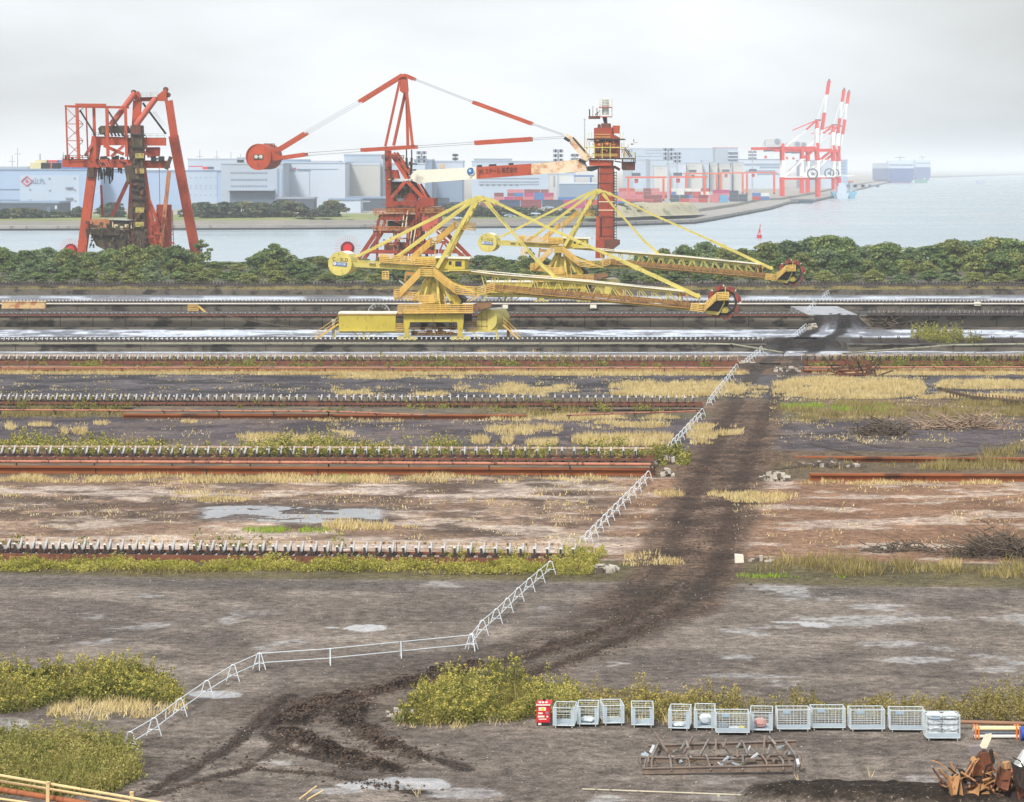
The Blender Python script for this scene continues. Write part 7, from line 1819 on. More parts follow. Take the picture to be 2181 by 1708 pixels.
DRY = [(-60, 1572, 790, 799, .8, .30), (1712, 2260, 787, 800, .9, .32), (682, 1000, 801, 808, .9, .38), (1054, 1600, 790, 801, 1, .30), (960, 1250, 812, 846, 1, .50), (1290, 1590, 814, 848, 1, .36), (870, 960, 837, 844, 1, .4), (700, 840, 819, 844, .8, .5), (1640, 1975, 805, 851, 1.1, .33), (1990, 2260, 810, 830, 1, .34), (1885, 2260, 840, 851, 1, .42), (1560, 1640, 815, 850, .7, .5), (1525, 1585, 908, 931, 1, .40), (1460, 1530, 895, 950, 1, .44), (680, 905, 884, 900, 1, .42), (980, 1500, 886, 898, 1, .40), (1030, 1205, 909, 928, 1.2, .40), (1215, 1430, 897, 915, 1, .42), (1218, 1440, 928, 951, 1.3, .34), (1005, 1043, 936, 947, 1.3, .2), (1068, 1093, 936, 947, 1.3, .2), (1115, 1190, 937, 950, 1.2, .35), (496, 676, 926, 949, 1.2, .42), (198, 242, 898, 906, 1, .35), (155, 186, 917, 925, 1.2, .2), (10, 36, 907, 916, 1.2, .25), (130, 146, 916, 924, 1.2, .2), (383, 424, 895, 902, 1, .4), (608, 735, 884, 906, 1, .5), (60, 110, 903, 909, .8, .3), (700, 760, 905, 930, 1, .5),
       (-80, 1400, 1014, 1030, .85, .36), (1700, 2260, 1024, 1034, .8, .5), (352, 568, 1048, 1070, .7, .42), (-60, 56, 1050, 1063, .7, .38), (682, 846, 1113, 1131, 1, .40), (845, 905, 1119, 1130, .8, .42), (982, 1056, 1062, 1081, 1.1, .40), (918, 980, 1060, 1072, .7, .48), (1150, 1255, 1066, 1079, .7, .42), (1392, 1460, 1047, 1060, .8, .38), (1505, 1565, 1050, 1060, .8, .42), (1540, 1705, 1046, 1072, .9, .44), (1330, 1410, 1176, 1200, .9, .42), (1300, 1460, 1190, 1215, .8, .45), (950, 1235, 742, 750, .9, .46), (0, 300, 744, 750, .5, .52), (1000, 1250, 695, 701, .8, .46), (100, 900, 695, 700, .6, .55), (1260, 1500, 696, 701, .7, .5), (2000, 2050, 1203, 1216, 1.2, .3)]
grass_obj('dry_grass', 'straw-yellow dry grass in strips and patches across the yard', DRY, m_dry, .34, .075, 5, 52, .7)
OLV = [(880, 1260, 866, 891, 1.6, .40), (-60, 200, 874, 892, 1.6, .44), (190, 280, 868, 890, 1.4, .4), (1640, 2260, 858, 892, 1.5, .44), (1655, 1900, 868, 905, 1.0, .48), (2080, 2260, 955, 1000, 2.2, .42), (1760, 2260, 985, 1003, 1.6, .46), (1580, 1920, 1188, 1230, 1.5, .42), (1900, 2260, 1195, 1232, 1.6, .44), (1400, 1560, 1180, 1215, .9, .55), (1650, 1760, 990, 1010, 1, .5), (1500, 2000, 620, 628, 1.3, .5), (-60, 2260, 612, 618, 1.2, .45, 1.7)]
grass_obj('olive_grass', 'olive-brown rank grass along the broken belt lines', OLV, m_olive, .34, .08, 9, 34, .8)
DRY2 = [(quad_(-60, 1580, 800, 850),), (quad_(-60, 1500, 892, 955),), (quad_(1640, 2260, 800, 955),), (quad_(-60, 1400, 1030, 1160),), (quad_(1560, 2260, 1030, 1180),)]
for _i, (_q, _d) in enumerate(((DRY2[0][0], 1.0), (DRY2[1][0], 1.0), (DRY2[2][0], 1.2), (DRY2[3][0], .8), (DRY2[4][0], .6))):
    grass_obj('dry_grass', ('stray straw tufts on the dark strip below the red-brown conveyor', 'stray straw tufts on the strip above the goldenrod conveyor', 'stray straw tufts on the ground right of the road', 'stray straw tufts on the brown ground left of the road', 'stray straw tufts on the reddish ground right of the road')[_i], [(_q, 0, 0, 0, .6, .52)], m_dry, .30, .09, 300 + _i, 9 * _d, .9)
grass_obj('dry_grass', 'straw and dead stalks along the front of the green weed strip', [(quad_(-60, 1260, 1208, 1224), 0, 0, 0, .9, .46), (quad_(-60, 1240, 1190, 1212), 0, 0, 0, 1.2, .54)], m_olive, .42, .055, 333, 40, .9)
grass_obj('bright_grass', 'vivid green low weeds in small flat patches', [(514, 620, 1124, 1136, .8, .36), (634, 700, 1121, 1136, .8, .38), (1653, 1760, 862, 873, 1.2, .36), (1768, 1905, 860, 880, 1.3, .42), (1560, 1680, 1226, 1232, .8, .34), (1680, 1800, 1228, 1233, .8, .4), (1810, 1860, 977, 984, .8, .4), (700, 760, 1010, 1030, .8, .5)], m_bright, .26, .09, 13, 34)
def weeds(XY, h, leaf, nl, rng, z=0.0, hfun=None, spread=.22, top=0):
    """upright leafy stems; returns leaf quads, and (if top) flower quads at the tips"""
    n = len(XY); hh = h * rng.uniform(.55, 1.2, n)
    hh = hh * np.clip(2.9 * fbm(XY[:, 0], XY[:, 1], 1.9, 3, 77) - .45, .28, 1.55)
    ln = rng.normal(0, .16, (n, 2))
    f = rng.uniform(.08, 1.0, (n, nl)); r = spread * (1.05 - f * .65) * rng.uniform(.3, 1.2, (n, nl)); a = rng.uniform(0, 2 * PI, (n, nl))
    X = XY[:, :1] + ln[:, :1] * hh[:, None] * f + np.cos(a) * r; Y = XY[:, 1:] + ln[:, 1:] * hh[:, None] * f + np.sin(a) * r; Z = z + f * hh[:, None]
    V, Q = leaf_quads(np.stack([X, Y, Z], -1).reshape(-1, 3), leaf, rng)
    if not top: return V, Q
    f = rng.uniform(.86, 1.06, (n, top)); r = .09 * rng.uniform(.2, 1.2, (n, top)); a = rng.uniform(0, 2 * PI, (n, top))
    X = XY[:, :1] + ln[:, :1] * hh[:, None] * f + np.cos(a) * r; Y = XY[:, 1:] + ln[:, 1:] * hh[:, None] * f + np.sin(a) * r; Z = z + f * hh[:, None]
    V2, Q2 = leaf_quads(np.stack([X, Y, Z], -1).reshape(-1, 3), leaf * .8, rng)
    return V, Q, V2, Q2
def weed_obj(name, label, patches, mat, h, leaf, nl, seed, dens, spread=.22, flower=None, top=0, hfun=None):
    rng = np.random.default_rng(seed); Vs, Vf = [], []
    for i, pt in enumerate(patches):
        poly, hm, thr, zz = pt
        XY = scatter(poly, dens, rng, zz, thr, 2.2, seed + i)
        if not len(XY): continue
        r = weeds(XY, h * hm, leaf, nl, rng, zz, hfun, spread, top)
        Vs.append(r[0]);
        if top: Vf.append(r[2])
    V = np.concatenate(Vs); nq = len(V) // 4; V2 = np.concatenate(Vf) if Vf else np.zeros((0, 3))
    A_ = np.concatenate([V, V2]); me = fast_mesh(name, A_, np.arange(len(A_)).reshape(-1, 4)); me.materials.append(mat)
    if len(V2):
        me.materials.append(flower); mi = np.zeros(len(A_) // 4, np.int32); mi[nq:] = 1; me.polygons.foreach_set('material_index', mi)
    o = link(name, me, None); return tag(o, label, 'weeds', None, 'stuff')
weed_obj('green_weeds', 'lush yellow-green weed strip in front of the nearest conveyor', [(quad_(-60, 860, 1198, 1219), .85, .40, 0), (quad_(840, 1270, 1198, 1226), 1.25, .38, 0), (quad_(-60, 1250, 1204, 1216), .7, .36, 0), (ell(940, 1100, 1178, 1200), 1.1, .46, 0), (ell(1190, 1290, 1170, 1200), 1.2, .44, 0)], m_lime, .55, .055, 24, 31, 8, .28)
weed_obj('goldenrod', 'goldenrod growing up through the rusty conveyor above the rust-brown wall', [(ell(300, 800, 956, 984), 1.1, .52, .5), (ell(560, 620, 955, 982), 1.4, .30, .5), (ell(660, 720, 955, 982), 1.5, .30, .5), (ell(720, 1000, 955, 984), 1.2, .45, .5), (ell(1000, 1420, 958, 986), .9, .55, .5), (ell(-60, 330, 948, 985), .9, .56, .5), (ell(20, 110, 944, 952), 1.3, .40, 0), (ell(1400, 1470, 960, 1000), .9, .5, 0)], m_gold, .85, .075, 20, 37, 8, .26, m_goldflower, 4)
weed_obj('conveyor_weeds', 'yellowish weeds among the red-brown conveyor frames', [(ell(-60, 1570, 764, 788), .8, .62, .3), (ell(1720, 2260, 764, 788), .9, .58, .3), (ell(-60, 300, 852, 878), .9, .58, .3), (ell(500, 1490, 860, 880), .8, .64, .3), (ell(1960, 2100, 722, 733), 1.6, .5, .9), (ell(-40, 620, 1155, 1172), 1.0, .60, 0), (ell(680, 820, 1158, 1172), 1.2, .6, 0)], m_gold, .7, .085, 14, 41, 5, .25)
weed_obj('tall_weeds', 'tall weeds standing on the berm right of the coal ramp', [(ell(1940, 2050, 716, 726), 1, .35, .0)], m_lush, 1.6, .14, 14, 43, 3, .3)
T1 = [(-60, 1520), (-60, 1452), (60, 1446), (130, 1448), (250, 1436), (330, 1442), (375, 1470), (388, 1500), (330, 1503), (250, 1500), (150, 1497), (90, 1508), (60, 1520)]
weed_obj('goldenrod_thicket', 'goldenrod thicket at the left, beyond the puddle', [(T1, .82, .36, 0), (T1, .5, .2, 0)], m_gold, 1.15, .05, 44, 51, 9, .3, m_goldflower, 8)
T2 = [(-60, 1690), (-60, 1590), (80, 1582), (160, 1592), (250, 1596), (292, 1630), (296, 1664), (240, 1690), (120, 1700)]
weed_obj('weed_thicket', 'green and straw-coloured weed thicket in the lower left corner', [(T2, .8, .38, 0), (T2, .45, .2, 0)], m_lush, 1.2, .05, 44, 53, 10, .3, m_olive, 5)
T3 = [(836, 1540), (880, 1500), (900, 1474), (960, 1462), (1110, 1458), (1150, 1474), (1230, 1484), (1240, 1534), (1130, 1536), (1000, 1545), (900, 1548)]
weed_obj('goldenrod_thicket', 'large goldenrod thicket left of and behind the red cabinet and small cages', [(T3, .74, .38, 0), (T3, .45, .2, 0)], m_gold, 1.2, .05, 44, 57, 8, .3, m_goldflower, 9)
T3B = [(1200, 1482), (1300, 1486), (1480, 1494), (1570, 1500), (1580, 1538), (1300, 1534), (1200, 1534)]
weed_obj('goldenrod_thicket', 'thinner goldenrod and dry stems behind the narrow cages', [(T3B, .8, .40, 0), (T3B, .4, .25, 0)], m_mix, 1.1, .05, 38, 58, 7, .3, m_goldflower, 3)
T4 = [(1560, 1534), (1560, 1498), (1700, 1500), (1900, 1505), (2030, 1505), (2260, 1500), (2260, 1540), (2040, 1536)]
weed_obj('weed_thicket', 'sparse olive-brown weeds behind the long cages', [(T4, .62, .40, 0), ([(2050, 1538), (2080, 1500), (2260, 1495), (2260, 1542)], 1.05, .25, 0)], m_mix, 1.1, .05, 30, 59, 8, .28)
grass_obj('long_grass', 'long arching grass in the lower left weed thicket', [(T2, 0, 0, 0, 1.0, .42)], m_lush, .75, .05, 66, 60, 1.1)
grass_obj('long_grass', 'thin arching stems among the large goldenrod thicket', [(T3, 0, 0, 0, 1.0, .45), (T1, 0, 0, 0, 1.0, .45)], m_mix, .95, .035, 68, 30, .8)
grass_obj('dry_grass', 'straw-coloured grass skirt below the left goldenrod thicket', [([(92, 1530), (120, 1500), (250, 1498), (388, 1496), (404, 1510), (330, 1528), (200, 1538)], 0, 0, 0, 1.0, .36)], m_dry, .32, .04, 61, 110, 1.2)
grass_obj('dry_grass', 'dry grass fringe along the front of the large goldenrod thicket', [([(840, 1548), (900, 1532), (1010, 1535), (1180, 1534), (1560, 1540), (1560, 1546), (1180, 1542), (1000, 1552), (880, 1556)], 0, 0, 0, 1.0, .42)], m_dry, .32, .04, 63, 80, 1.2)
grass_obj('dry_grass', 'straggling dry grass on the dark bank at the bottom right', [([(1640, 1692), (1740, 1672), (1880, 1670), (2010, 1684), (2060, 1694), (2000, 1704), (1800, 1694)], 0, 0, 0, 1.0, .46), (1680, 1720, 1655, 1668, 1, .4), (1840, 1860, 1650, 1660, 1.3, .3), (880, 900, 1688, 1700, 1, .3)], m_dry, .42, .045, 67, 34, .9)
# dead brush lying on the yard
m_twig = paint('dead_twig', (96, 84, 72), .95, .3, 3)
m_twig2 = paint('pale_twig', (146, 124, 104), .9, .3, 3)
def brush(x0, x1, y, h, n, label, mat, seed, L=1.6, r=.035):
    rr = random.Random(seed); mb = MB()
    for i in range(n):
        xx = rr.uniform(x0, x1); e = 1 - abs((xx - (x0 + x1) / 2) / ((x1 - x0) / 2)) ** 1.6
        p = G(xx, y + rr.uniform(-6, 4)); p.z = rr.uniform(0, h) * e
        for k in range(2):
            q = p + Vector((rr.uniform(-1, 1), rr.uniform(-1, 1), rr.uniform(-.45, .5))) * L * rr.uniform(.4, 1); q.z = max(.02, q.z); mb.tube(p, q, r * rr.uniform(.6, 1.5), 4, r * .4); p = q
    g = G((x0 + x1) / 2, y)
    return solo('brush_pile', mb, mat, label, 'brush pile', g, 'piles of dead branches')
brush(1835, 1925, 925, 1.1, 220, 'brown heap of dead branches right of the road, rounded', m_twig, 71, 1.8, .05)
brush(1960, 2130, 912, .8, 200, 'long straggling heap of branches and planks at the right', m_twig2, 72, 2.2, .06)
brush(2030, 2230, 1186, 1.5, 420, 'big grey-brown tangle of dry vines at the right edge', m_twig, 73, 1.6, .035)
brush(1845, 1935, 698, 1.6, 150, 'tangle of dark branches in front of the tall pale wall', m_twig, 74, 3.0, .09)
brush(1870, 2000, 1176, .5, 70, 'scatter of grey sticks left of the vine tangle', m_twig, 75, 1.2, .04)

# clods of churned soil and loose stones: real lumps on the ground
def lumps(name, label, XY, size, mat, seed, zj=.0):
    rng = np.random.default_rng(seed); n = len(XY); s = size * rng.uniform(.35, 1.5, n) ** 1.5
    base = np.array([(1, 0, 0), (0, 1, 0), (-1, 0, 0), (0, -1, 0), (0, 0, .8), (0, 0, -.5)], float)
    V = base[None] * s[:, None, None] * rng.uniform(.55, 1.35, (n, 6, 3)); a = rng.uniform(0, 2 * PI, n); c, sn = np.cos(a)[:, None], np.sin(a)[:, None]
    X = V[..., 0] * c - V[..., 1] * sn + XY[:, :1]; Y = V[..., 0] * sn + V[..., 1] * c + XY[:, 1:2]; Z = V[..., 2] + (XY[:, 2:3] if XY.shape[1] > 2 else zj)
    T = np.array([(0, 1, 4), (1, 2, 4), (2, 3, 4), (3, 0, 4), (1, 0, 5), (2, 1, 5), (3, 2, 5), (0, 3, 5)])
    me = fast_mesh(name, np.stack([X, Y, Z], -1).reshape(-1, 3), None, (T[None] + 6 * np.arange(n)[:, None, None]).reshape(-1, 3)); me.materials.append(mat)
    o = link(name, me, None); return tag(o, label, 'clods' if 'clod' in name else 'stones', None, 'stuff')
def along(pts, n, w, rng):
    P = np.array(pts); L = np.hypot(*(P[1:] - P[:-1]).T); k = rng.choice(len(L), n, p=L / L.sum()); t = rng.uniform(0, 1, n)[:, None]
    return P[k] * (1 - t) + P[k + 1] * t + rng.normal(0, w, (n, 2)) * rng.uniform(.2, 1.6, (n, 1))
def on_ground(XY):
    me = bpy.data.objects['yard_ground']; ok = []
    dg = bpy.context.evaluated_depsgraph_get()
    from mathutils.bvhtree import BVHTree
    global _BVH
    if '_BVH' not in globals(): _BVH = BVHTree.FromObject(me, dg)
    Z = np.zeros(len(XY))
    for i, (x, y) in enumerate(XY):
        h = _BVH.ray_cast(Vector((x, y, 8)), Vector((0, 0, -1)))
        if h[0] is not None: Z[i] = h[0].z
    return np.column_stack([XY, Z])
_r = np.random.default_rng(99)
m_clod = leafmat('soil_clod', [(40, 32, 27), (62, 50, 42), (84, 69, 58), (112, 96, 84)], trans=0.0); m_peb = leafmat('pebble', [(92, 84, 78), (130, 122, 114), (168, 160, 152), (206, 200, 194)], trans=0.0)
XY = np.concatenate([along(CURVE, 2200, .5, _r), along(CURVE2, 1300, .4, _r), along(HEAP1, 900, .6, _r), along(HEAP2, 1100, .6, _r), along(HEAP3, 900, .5, _r), along(HEAP4, 900, .5, _r), along(ROAD[4:], 1500, 1.6, _r)] + [along(r, 220, .4, _r) for r in RUTS[:5]])
lumps('soil_clods', 'dark clods of churned soil along the muddy tracks', on_ground(XY), .066, m_clod, 5)
X0 = scatter(quad_(-60, 2240, 1230, 1740), 1.3, _r); lumps('loose_stones', 'small loose stones scattered over the grey yard', on_ground(X0), .03, m_peb, 6)
X0 = scatter(quad_(-60, 2240, 1030, 1180), .35, _r); lumps('loose_stones', 'small loose stones scattered over the brown ground', on_ground(X0), .055, m_peb, 7)
X0 = scatter(quad_(-60, 2240, 800, 960), .12, _r); lumps('loose_stones', 'loose stones on the dark strips between the belt lines', on_ground(X0), .07, m_clod, 8)
# ---------------------------------------------------------------- barriers, cages and scrap in the yard
m_galv = paint('galvanised_white', (214, 220, 224), .45, .06, 1.5, metal=.1)
m_cage = paint('cage_steel', (196, 204, 206), .5, .1, 2, .2, (150, 144, 136))
def stand_mb(b, fwd, h, s, bar=True, r=.024):
    """arched A-frame stand across the rails: two legs joined by a bow at the top"""
    mb = MB(); up = Vector((0, 0, 1)); pts = []
    pts.append(b - s * .34)
    for i in range(7):
        a = PI * i / 6; pts.append(b + up * (h - .14 + .14 * math.sin(a)) - s * (.13 * math.cos(a)))
    pts.append(b + s * .34)
    mb.path(pts, r, 6)
    if bar: mb.tube(b + up * h * .36 - s * .26, b + up * h * .36 + s * .26, r * .8, 6)
    return mb
RUNS = [('near left run', [W7(775, 655), W7(918, 570), W7(1072, 452), W7(1232, 340), W7(1388, 243), W7(1545, 172)], 0),
        ('level run', [W7(1545, 172), W7(1967, 143), W8(62, 152), W8(512, 107), W8(962, 62)], 0),
        ('run beside the grey yard', [W5(962, 1218), W5(1030, 1130), W5(1120, 1055), W5(1190, 985), W5(1260, 915), W5(1330, 853), W5(1395, 798), W5(1462, 742)], 0),
        ('run across the brown ground', [W5(1668 + (2085 - 1668) * i / 12, 578 + (150 - 578) * i / 12) for i in range(13)], 0),
        ('run between two belt lines', [W3(95 + 188 * i / 9, 1098 - 205 * i / 9) for i in range(10)], 0),
        ('run through dry grass', [W3(325 + 160 * i / 10, 826 - 205 * i / 10) for i in range(11)], 0),
        ('run over the wet ditch', [W3(540 + 105 * i / 7, 588 - 88 * i / 7) for i in range(8)], 0),
        ('run up to the tall wall', [W3(800 + 105 * i / 8, 455 - 90 * i / 8) for i in range(9)], 0),
        ('short run in the gap', [W3(912, 270), W3(928, 255), W3(942, 242)], 1.9),
        ('farthest run', [W3(1000 + 60 * i / 5, 188 - 38 * i / 5) for i in range(6)], .2)]
for rn, pts, z in RUNS:
    P = [G(x, y, z) for x, y in pts]
    for i in range(len(P) - 1):
        a, b = P[i], P[i + 1]; d = (b - a).normalized(); s = Vector((d.y, -d.x, 0)); h = .82
        wl_ = 1.0 if a.y < 200 else 1.25
        t = thing('pipe_barrier', f'white pipe barrier section, {ORD[min(i, 13)]} from the near end, {rn}', 'barrier', a, 'white pipe barrier sections in a zigzag fence')
        part('stand', stand_mb(a, d, h, Vector((.12, -.99, 0)) if rn == 'level run' else s, r=.026 * wl_), m_galv, t)
        for hh in (h - .02, h * .40):
            part('rail', MB().tube(a + Vector((0, 0, hh)) - d * .1, b + Vector((0, 0, hh)) + d * .1, .026 * wl_, 6), m_galv, t)
        if (rn.startswith('near') and i == 1) or (rn.endswith('grey yard') and i == 1):
            c = a.lerp(b, .45) + Vector((0, 0, .55)); part('notice_plate', MB().beam(c - d * .12, c + d * .12, .02, .34), m_white, t)
    d = (P[-1] - P[-2]).normalized()
    t = thing('pipe_barrier', f'white A-frame stand closing the far end, {rn}', 'barrier', P[-1], 'white pipe barrier sections in a zigzag fence')
    part('stand', stand_mb(P[-1], d, .82, Vector((d.y, -d.x, 0)), r=.03), m_galv, t)

# roll cages
m_cageplate = paint('cage_plate', (168, 182, 192), .5, .12, 2)
m_tagp = paint('cage_label', (150, 172, 190), .5, .05, 1)
m_cast = paint('caster_tyre', (206, 204, 198), .6, .1, 2)
def cage(w, d, h, long):
    t = thing('roll_cage', '-', 'roll cage', (0, 0, 0), 'wire roll cages standing in a row')
    z0 = .14; fr = MB(); r = .024
    for x in (-w / 2, w / 2):
        for y in (0, d): fr.tube((x, y, z0), (x, y, h), r, 6)
        for z in (z0, h): fr.tube((x, 0, z), (x, d, z), r, 6)
    for y in (0, d):
        for z in (z0, h): fr.tube((-w / 2, y, z), (w / 2, y, z), r, 6)
    part('frame', fr, m_cage, t)
    def panel(p, q, z1, z2, nh, nv):
        mb = MB(); p, q = Vector(p), Vector(q)
        for i in range(1, nh):
            z = z1 + (z2 - z1) * i / nh; mb.beam(p + Vector((0, 0, z)), q + Vector((0, 0, z)), .011, .011)
        for i in range(1, nv):
            c = p.lerp(q, i / nv); mb.beam(c + Vector((0, 0, z1)), c + Vector((0, 0, z2)), .009, .009)
        return mb
    for sx in (-1, 1): part('side_panel', panel((sx * w / 2, 0, 0), (sx * w / 2, d, 0), z0, h, 9, 9), m_cage, t)
    part('back_panel', panel((-w / 2, d, 0), (w / 2, d, 0), z0, h, 8, 6 if not long else 9), m_cage, t)
    if long:
        part('front_panel', panel((-w / 2, 0, 0), (w / 2, 0, 0), z0, h, 9, 10), m_cage, t)
        part('kick_plate', MB().bb(-w / 2 + .02, w / 2 - .02, -.015, .005, z0 + .01, z0 + .20), m_cageplate, t)
        part('label_plate', MB().bb(-w * .34, -w * .10, -.03, -.012, h - .16, h - .04), m_tagp, t)
    else:
        for sx in (-1, 1): part('front_panel', MB().bb(sx * w / 2 - sx * .02, sx * w / 2 - sx * .15, -.012, .006, z0 + .02, h - .05), m_cageplate, t)
        part('gate_bar', MB().tube((-w / 2, 0, z0 + (h - z0) * .62), (w / 2, 0, z0 + (h - z0) * .62), .012, 6).tube((-w / 2, 0, z0 + (h - z0) * .8), (w / 2, 0, z0 + (h - z0) * .8), .012, 6), m_cage, t)
    part('floor_plate', MB().bb(-w / 2 + .02, w / 2 - .02, .02, d - .02, z0 - .015, z0 + .012), m_cageplate, t)
    for x in (-w / 2 + .1, w / 2 - .1):
        for y in (.08, d - .08): part('caster', MB().tube((x - .02, y, .06), (x + .02, y, .06), .06, 12).beam((x, y, .06), (x, y, z0), .035, .05), m_cast, t)
    return t
protoN = cage(.92, 1.5, .92, False); protoL = cage(1.5, .92, .98, True); protoB = cage(1.5, .95, 1.12, True)
SPOT = [(0, X1, 345, 545, 490, .10, 'narrow roll cage next to the red cabinet, empty'), (0, X1, 575, 770, 476, .06, 'narrow roll cage holding a white sheet, second from the red cabinet'), (0, X1, 825, 1020, 466, -.07, 'empty narrow roll cage turned left, third from the red cabinet'), (0, X1, 1095, 1300, 484, .03, 'lone narrow roll cage with gaps on both sides'),
        (0, X1, 1445, 1640, 515, .13, 'narrow roll cage with crumpled sheet, right after the wide gap'), (0, X1, 1690, 1880, 510, .10, 'narrow roll cage with a bulky white bag inside'), (1, X2, -118, 128, 436, .02, 'low long roll cage with grey bundles, standing nearest the camera'), (0, X2, 137, 300, 418, .10, 'narrow roll cage with red and white rubbish between two long ones'),
        (1, X2, 340, 582, 410, 0, 'first empty long roll cage right of the narrow ones'), (1, X2, 598, 845, 400, 0, 'empty long roll cage set slightly back, second of four'), (1, X2, 886, 1140, 410, -.03, 'empty long roll cage, third of four'), (1, X2, 1182, 1438, 415, .03, 'empty long roll cage left of the bag-filled one'), (2, X2, 1455, 1702, 478, 0, 'tall roll cage filled with white plastic bags')]
used_ = [False] * 3; CG = []
for k, zf, xa, xb, yb, rz, lab in SPOT:
    pr = (protoN, protoL, protoB)[k]
    if used_[k]: t = copy_tree(pr)
    else: t = pr; used_[k] = True
    (x0, y0), (x1, _) = zf(xa, yb), zf(xb, yb); t.location = G((x0 + x1) / 2, y0); t.rotation_euler = (0, 0, -rz); t['label'] = lab
    wr = abs(x1 - x0) * t.location.y / F; t.scale = (wr / (.92 if k == 0 else 1.5),) * 1 + (1, 1) if True else 1
    CG.append(t)
m_bag = paint('white_plastic_bag', (206, 212, 216), .45, .14, 6); m_bagd = paint('grey_bundle', (120, 128, 138), .6, .2, 5); m_rub = paint('red_white_rubbish', (196, 150, 142), .6, .3, 9)
def bag(cg, x, y, z, sx, sy, sz, mat, label, seed, name='plastic_bag', cat='bag', grp='bags and bundles in the roll cages'):
    bm = bmesh.new(); bmesh.ops.create_icosphere(bm, subdivisions=3, radius=1.0); rr = np.random.default_rng(seed)
    off = rr.uniform(0, 50, 3)
    for v in bm.verts:
        n = fbm(np.array([v.co.x * 2 + off[0] + v.co.z]), np.array([v.co.y * 2 + off[1] - v.co.z * 1.7]), .7, 3, seed)[0] - .5
        c = v.co * (1 + n * .55); v.co = Vector((math.copysign(abs(c.x) ** .75, c.x) * sx, math.copysign(abs(c.y) ** .8, c.y) * sy, math.copysign(abs(c.z) ** .85, c.z) * sz))
    me = bpy.data.meshes.new(name); bm.to_mesh(me); bm.free(); me.materials.append(mat)
    o = link(name, me, None); o.location = Vector(cg.location) + Vector((x, y, z)); o.rotation_euler = (0, 0, rr.uniform(-.2, .2)); return tag(o, label, cat, grp)
for i in range(8):
    c, r = i % 2, i // 2
    bag(CG[12], -.35 + .70 * c, .42, .29 + .25 * r, .36, .40, .14, m_bag, f'white plastic bag in the tall cage, {("bottom", "second", "third", "top")[r]} layer, {("left", "right")[c]} stack', 200 + i)
bag(CG[1], .05, .6, .26, .30, .4, .10, m_bag, 'crumpled white sheet in the cage second from the red cabinet', 211)
bag(CG[4], 0, .5, .24, .30, .35, .08, m_bag, 'flat white sheet in the cage after the wide gap', 212); bag(CG[5], .1, .7, .40, .28, .3, .24, m_bag, 'bulky white bag filling the narrow cage beside the low long one', 213)
bag(CG[6], -.42, .45, .32, .28, .34, .17, m_bagd, 'grey bundle at the left in the low long cage', 214, 'cloth_bundle', 'bundle'); bag(CG[6], .1, .4, .24, .4, .3, .09, m_bag, 'pale sheet at the right in the low long cage', 215); bag(CG[6], .42, .3, .27, .14, .2, .10, paint('yellow_cloth', (206, 196, 96), .6, .2, 4), 'yellowish cloth at the right end of the low long cage', 216, 'cloth_bundle', 'bundle')
bag(CG[7], 0, .6, .36, .28, .36, .19, m_rub, 'reddish white rubbish in the narrow cage between two long ones', 217, 'rubbish', 'rubbish')
# red cabinet with stickers
cb = G(*X1(248, 468)); t = thing('cabinet', 'small bright red cabinet with white and yellow stickers, left of the cages', 'cabinet', cb)
m_cab = paint('signal_red', (200, 34, 46), .4, .06, 2); w2 = .30; x, y = cb.x, cb.y
part('body', MB().prism([(x - w2, y, .17), (x + w2, y, .17), (x + w2, y, .94), (x - w2, y, .94)], (.05, .46, 0)), m_cab, t)
part('lid', MB().prism([(x - w2 - .03, y - .03, .94), (x - w2 - .02, y - .03, .985), (x - w2 + .06, y + .46, 1.10), (x - w2 + .06, y + .48, .94)], (2 * w2 + .06, 0, 0)), m_cab, t)
part('lid_edge', MB().bb(x - w2 - .02, x + w2 + .02, y - .05, y - .031, .935, .99), m_white, t)
part('plinth', MB().bb(x - w2 + .02, x + w2 - .02, y + .03, y + .44, 0, .169), m_black, t)
m_ystk = paint('yellow_sticker', (236, 204, 52), .5, .04, 1)
for nm, x0, x1, z0, z1, m in (('sticker', -.20, .13, .70, .86, m_white), ('sticker', -.22, -.02, .55, .62, m_white), ('sticker', -.24, .06, .40, .48, m_white), ('sticker', -.20, .15, .30, .345, m_white), ('sticker', .15, .23, .40, .47, m_white), ('sticker', -.22, -.08, .055, .145, m_white), ('sticker', .12, .24, .55, .66, paint('grey_sticker', (120, 132, 150), .5, .1, 1))):
    part(nm, MB().bb(x + x0, x + x1, y - .012 + (.03 if z1 < .2 else 0), y - .002 + (.03 if z1 < .2 else 0), z0, z1), m, t)
part('sticker', MB().tube((x - .02, y - .013, .77), (x - .02, y - .018, .77), .075, 14), m_ystk, t)
for dx in (-.14, .0, .15): part('lid_sticker', MB().prism([(x + dx - .05, y + .10, 1.022), (x + dx + .05, y + .10, 1.022), (x + dx + .05, y + .26, 1.062), (x + dx - .05, y + .26, 1.062)], (0, 0, .004)), m_white, t)
part('lock', MB().tube((x + .05, y + .4, 1.09), (x + .05, y + .4, 1.17), .06, 8), m_black, t)
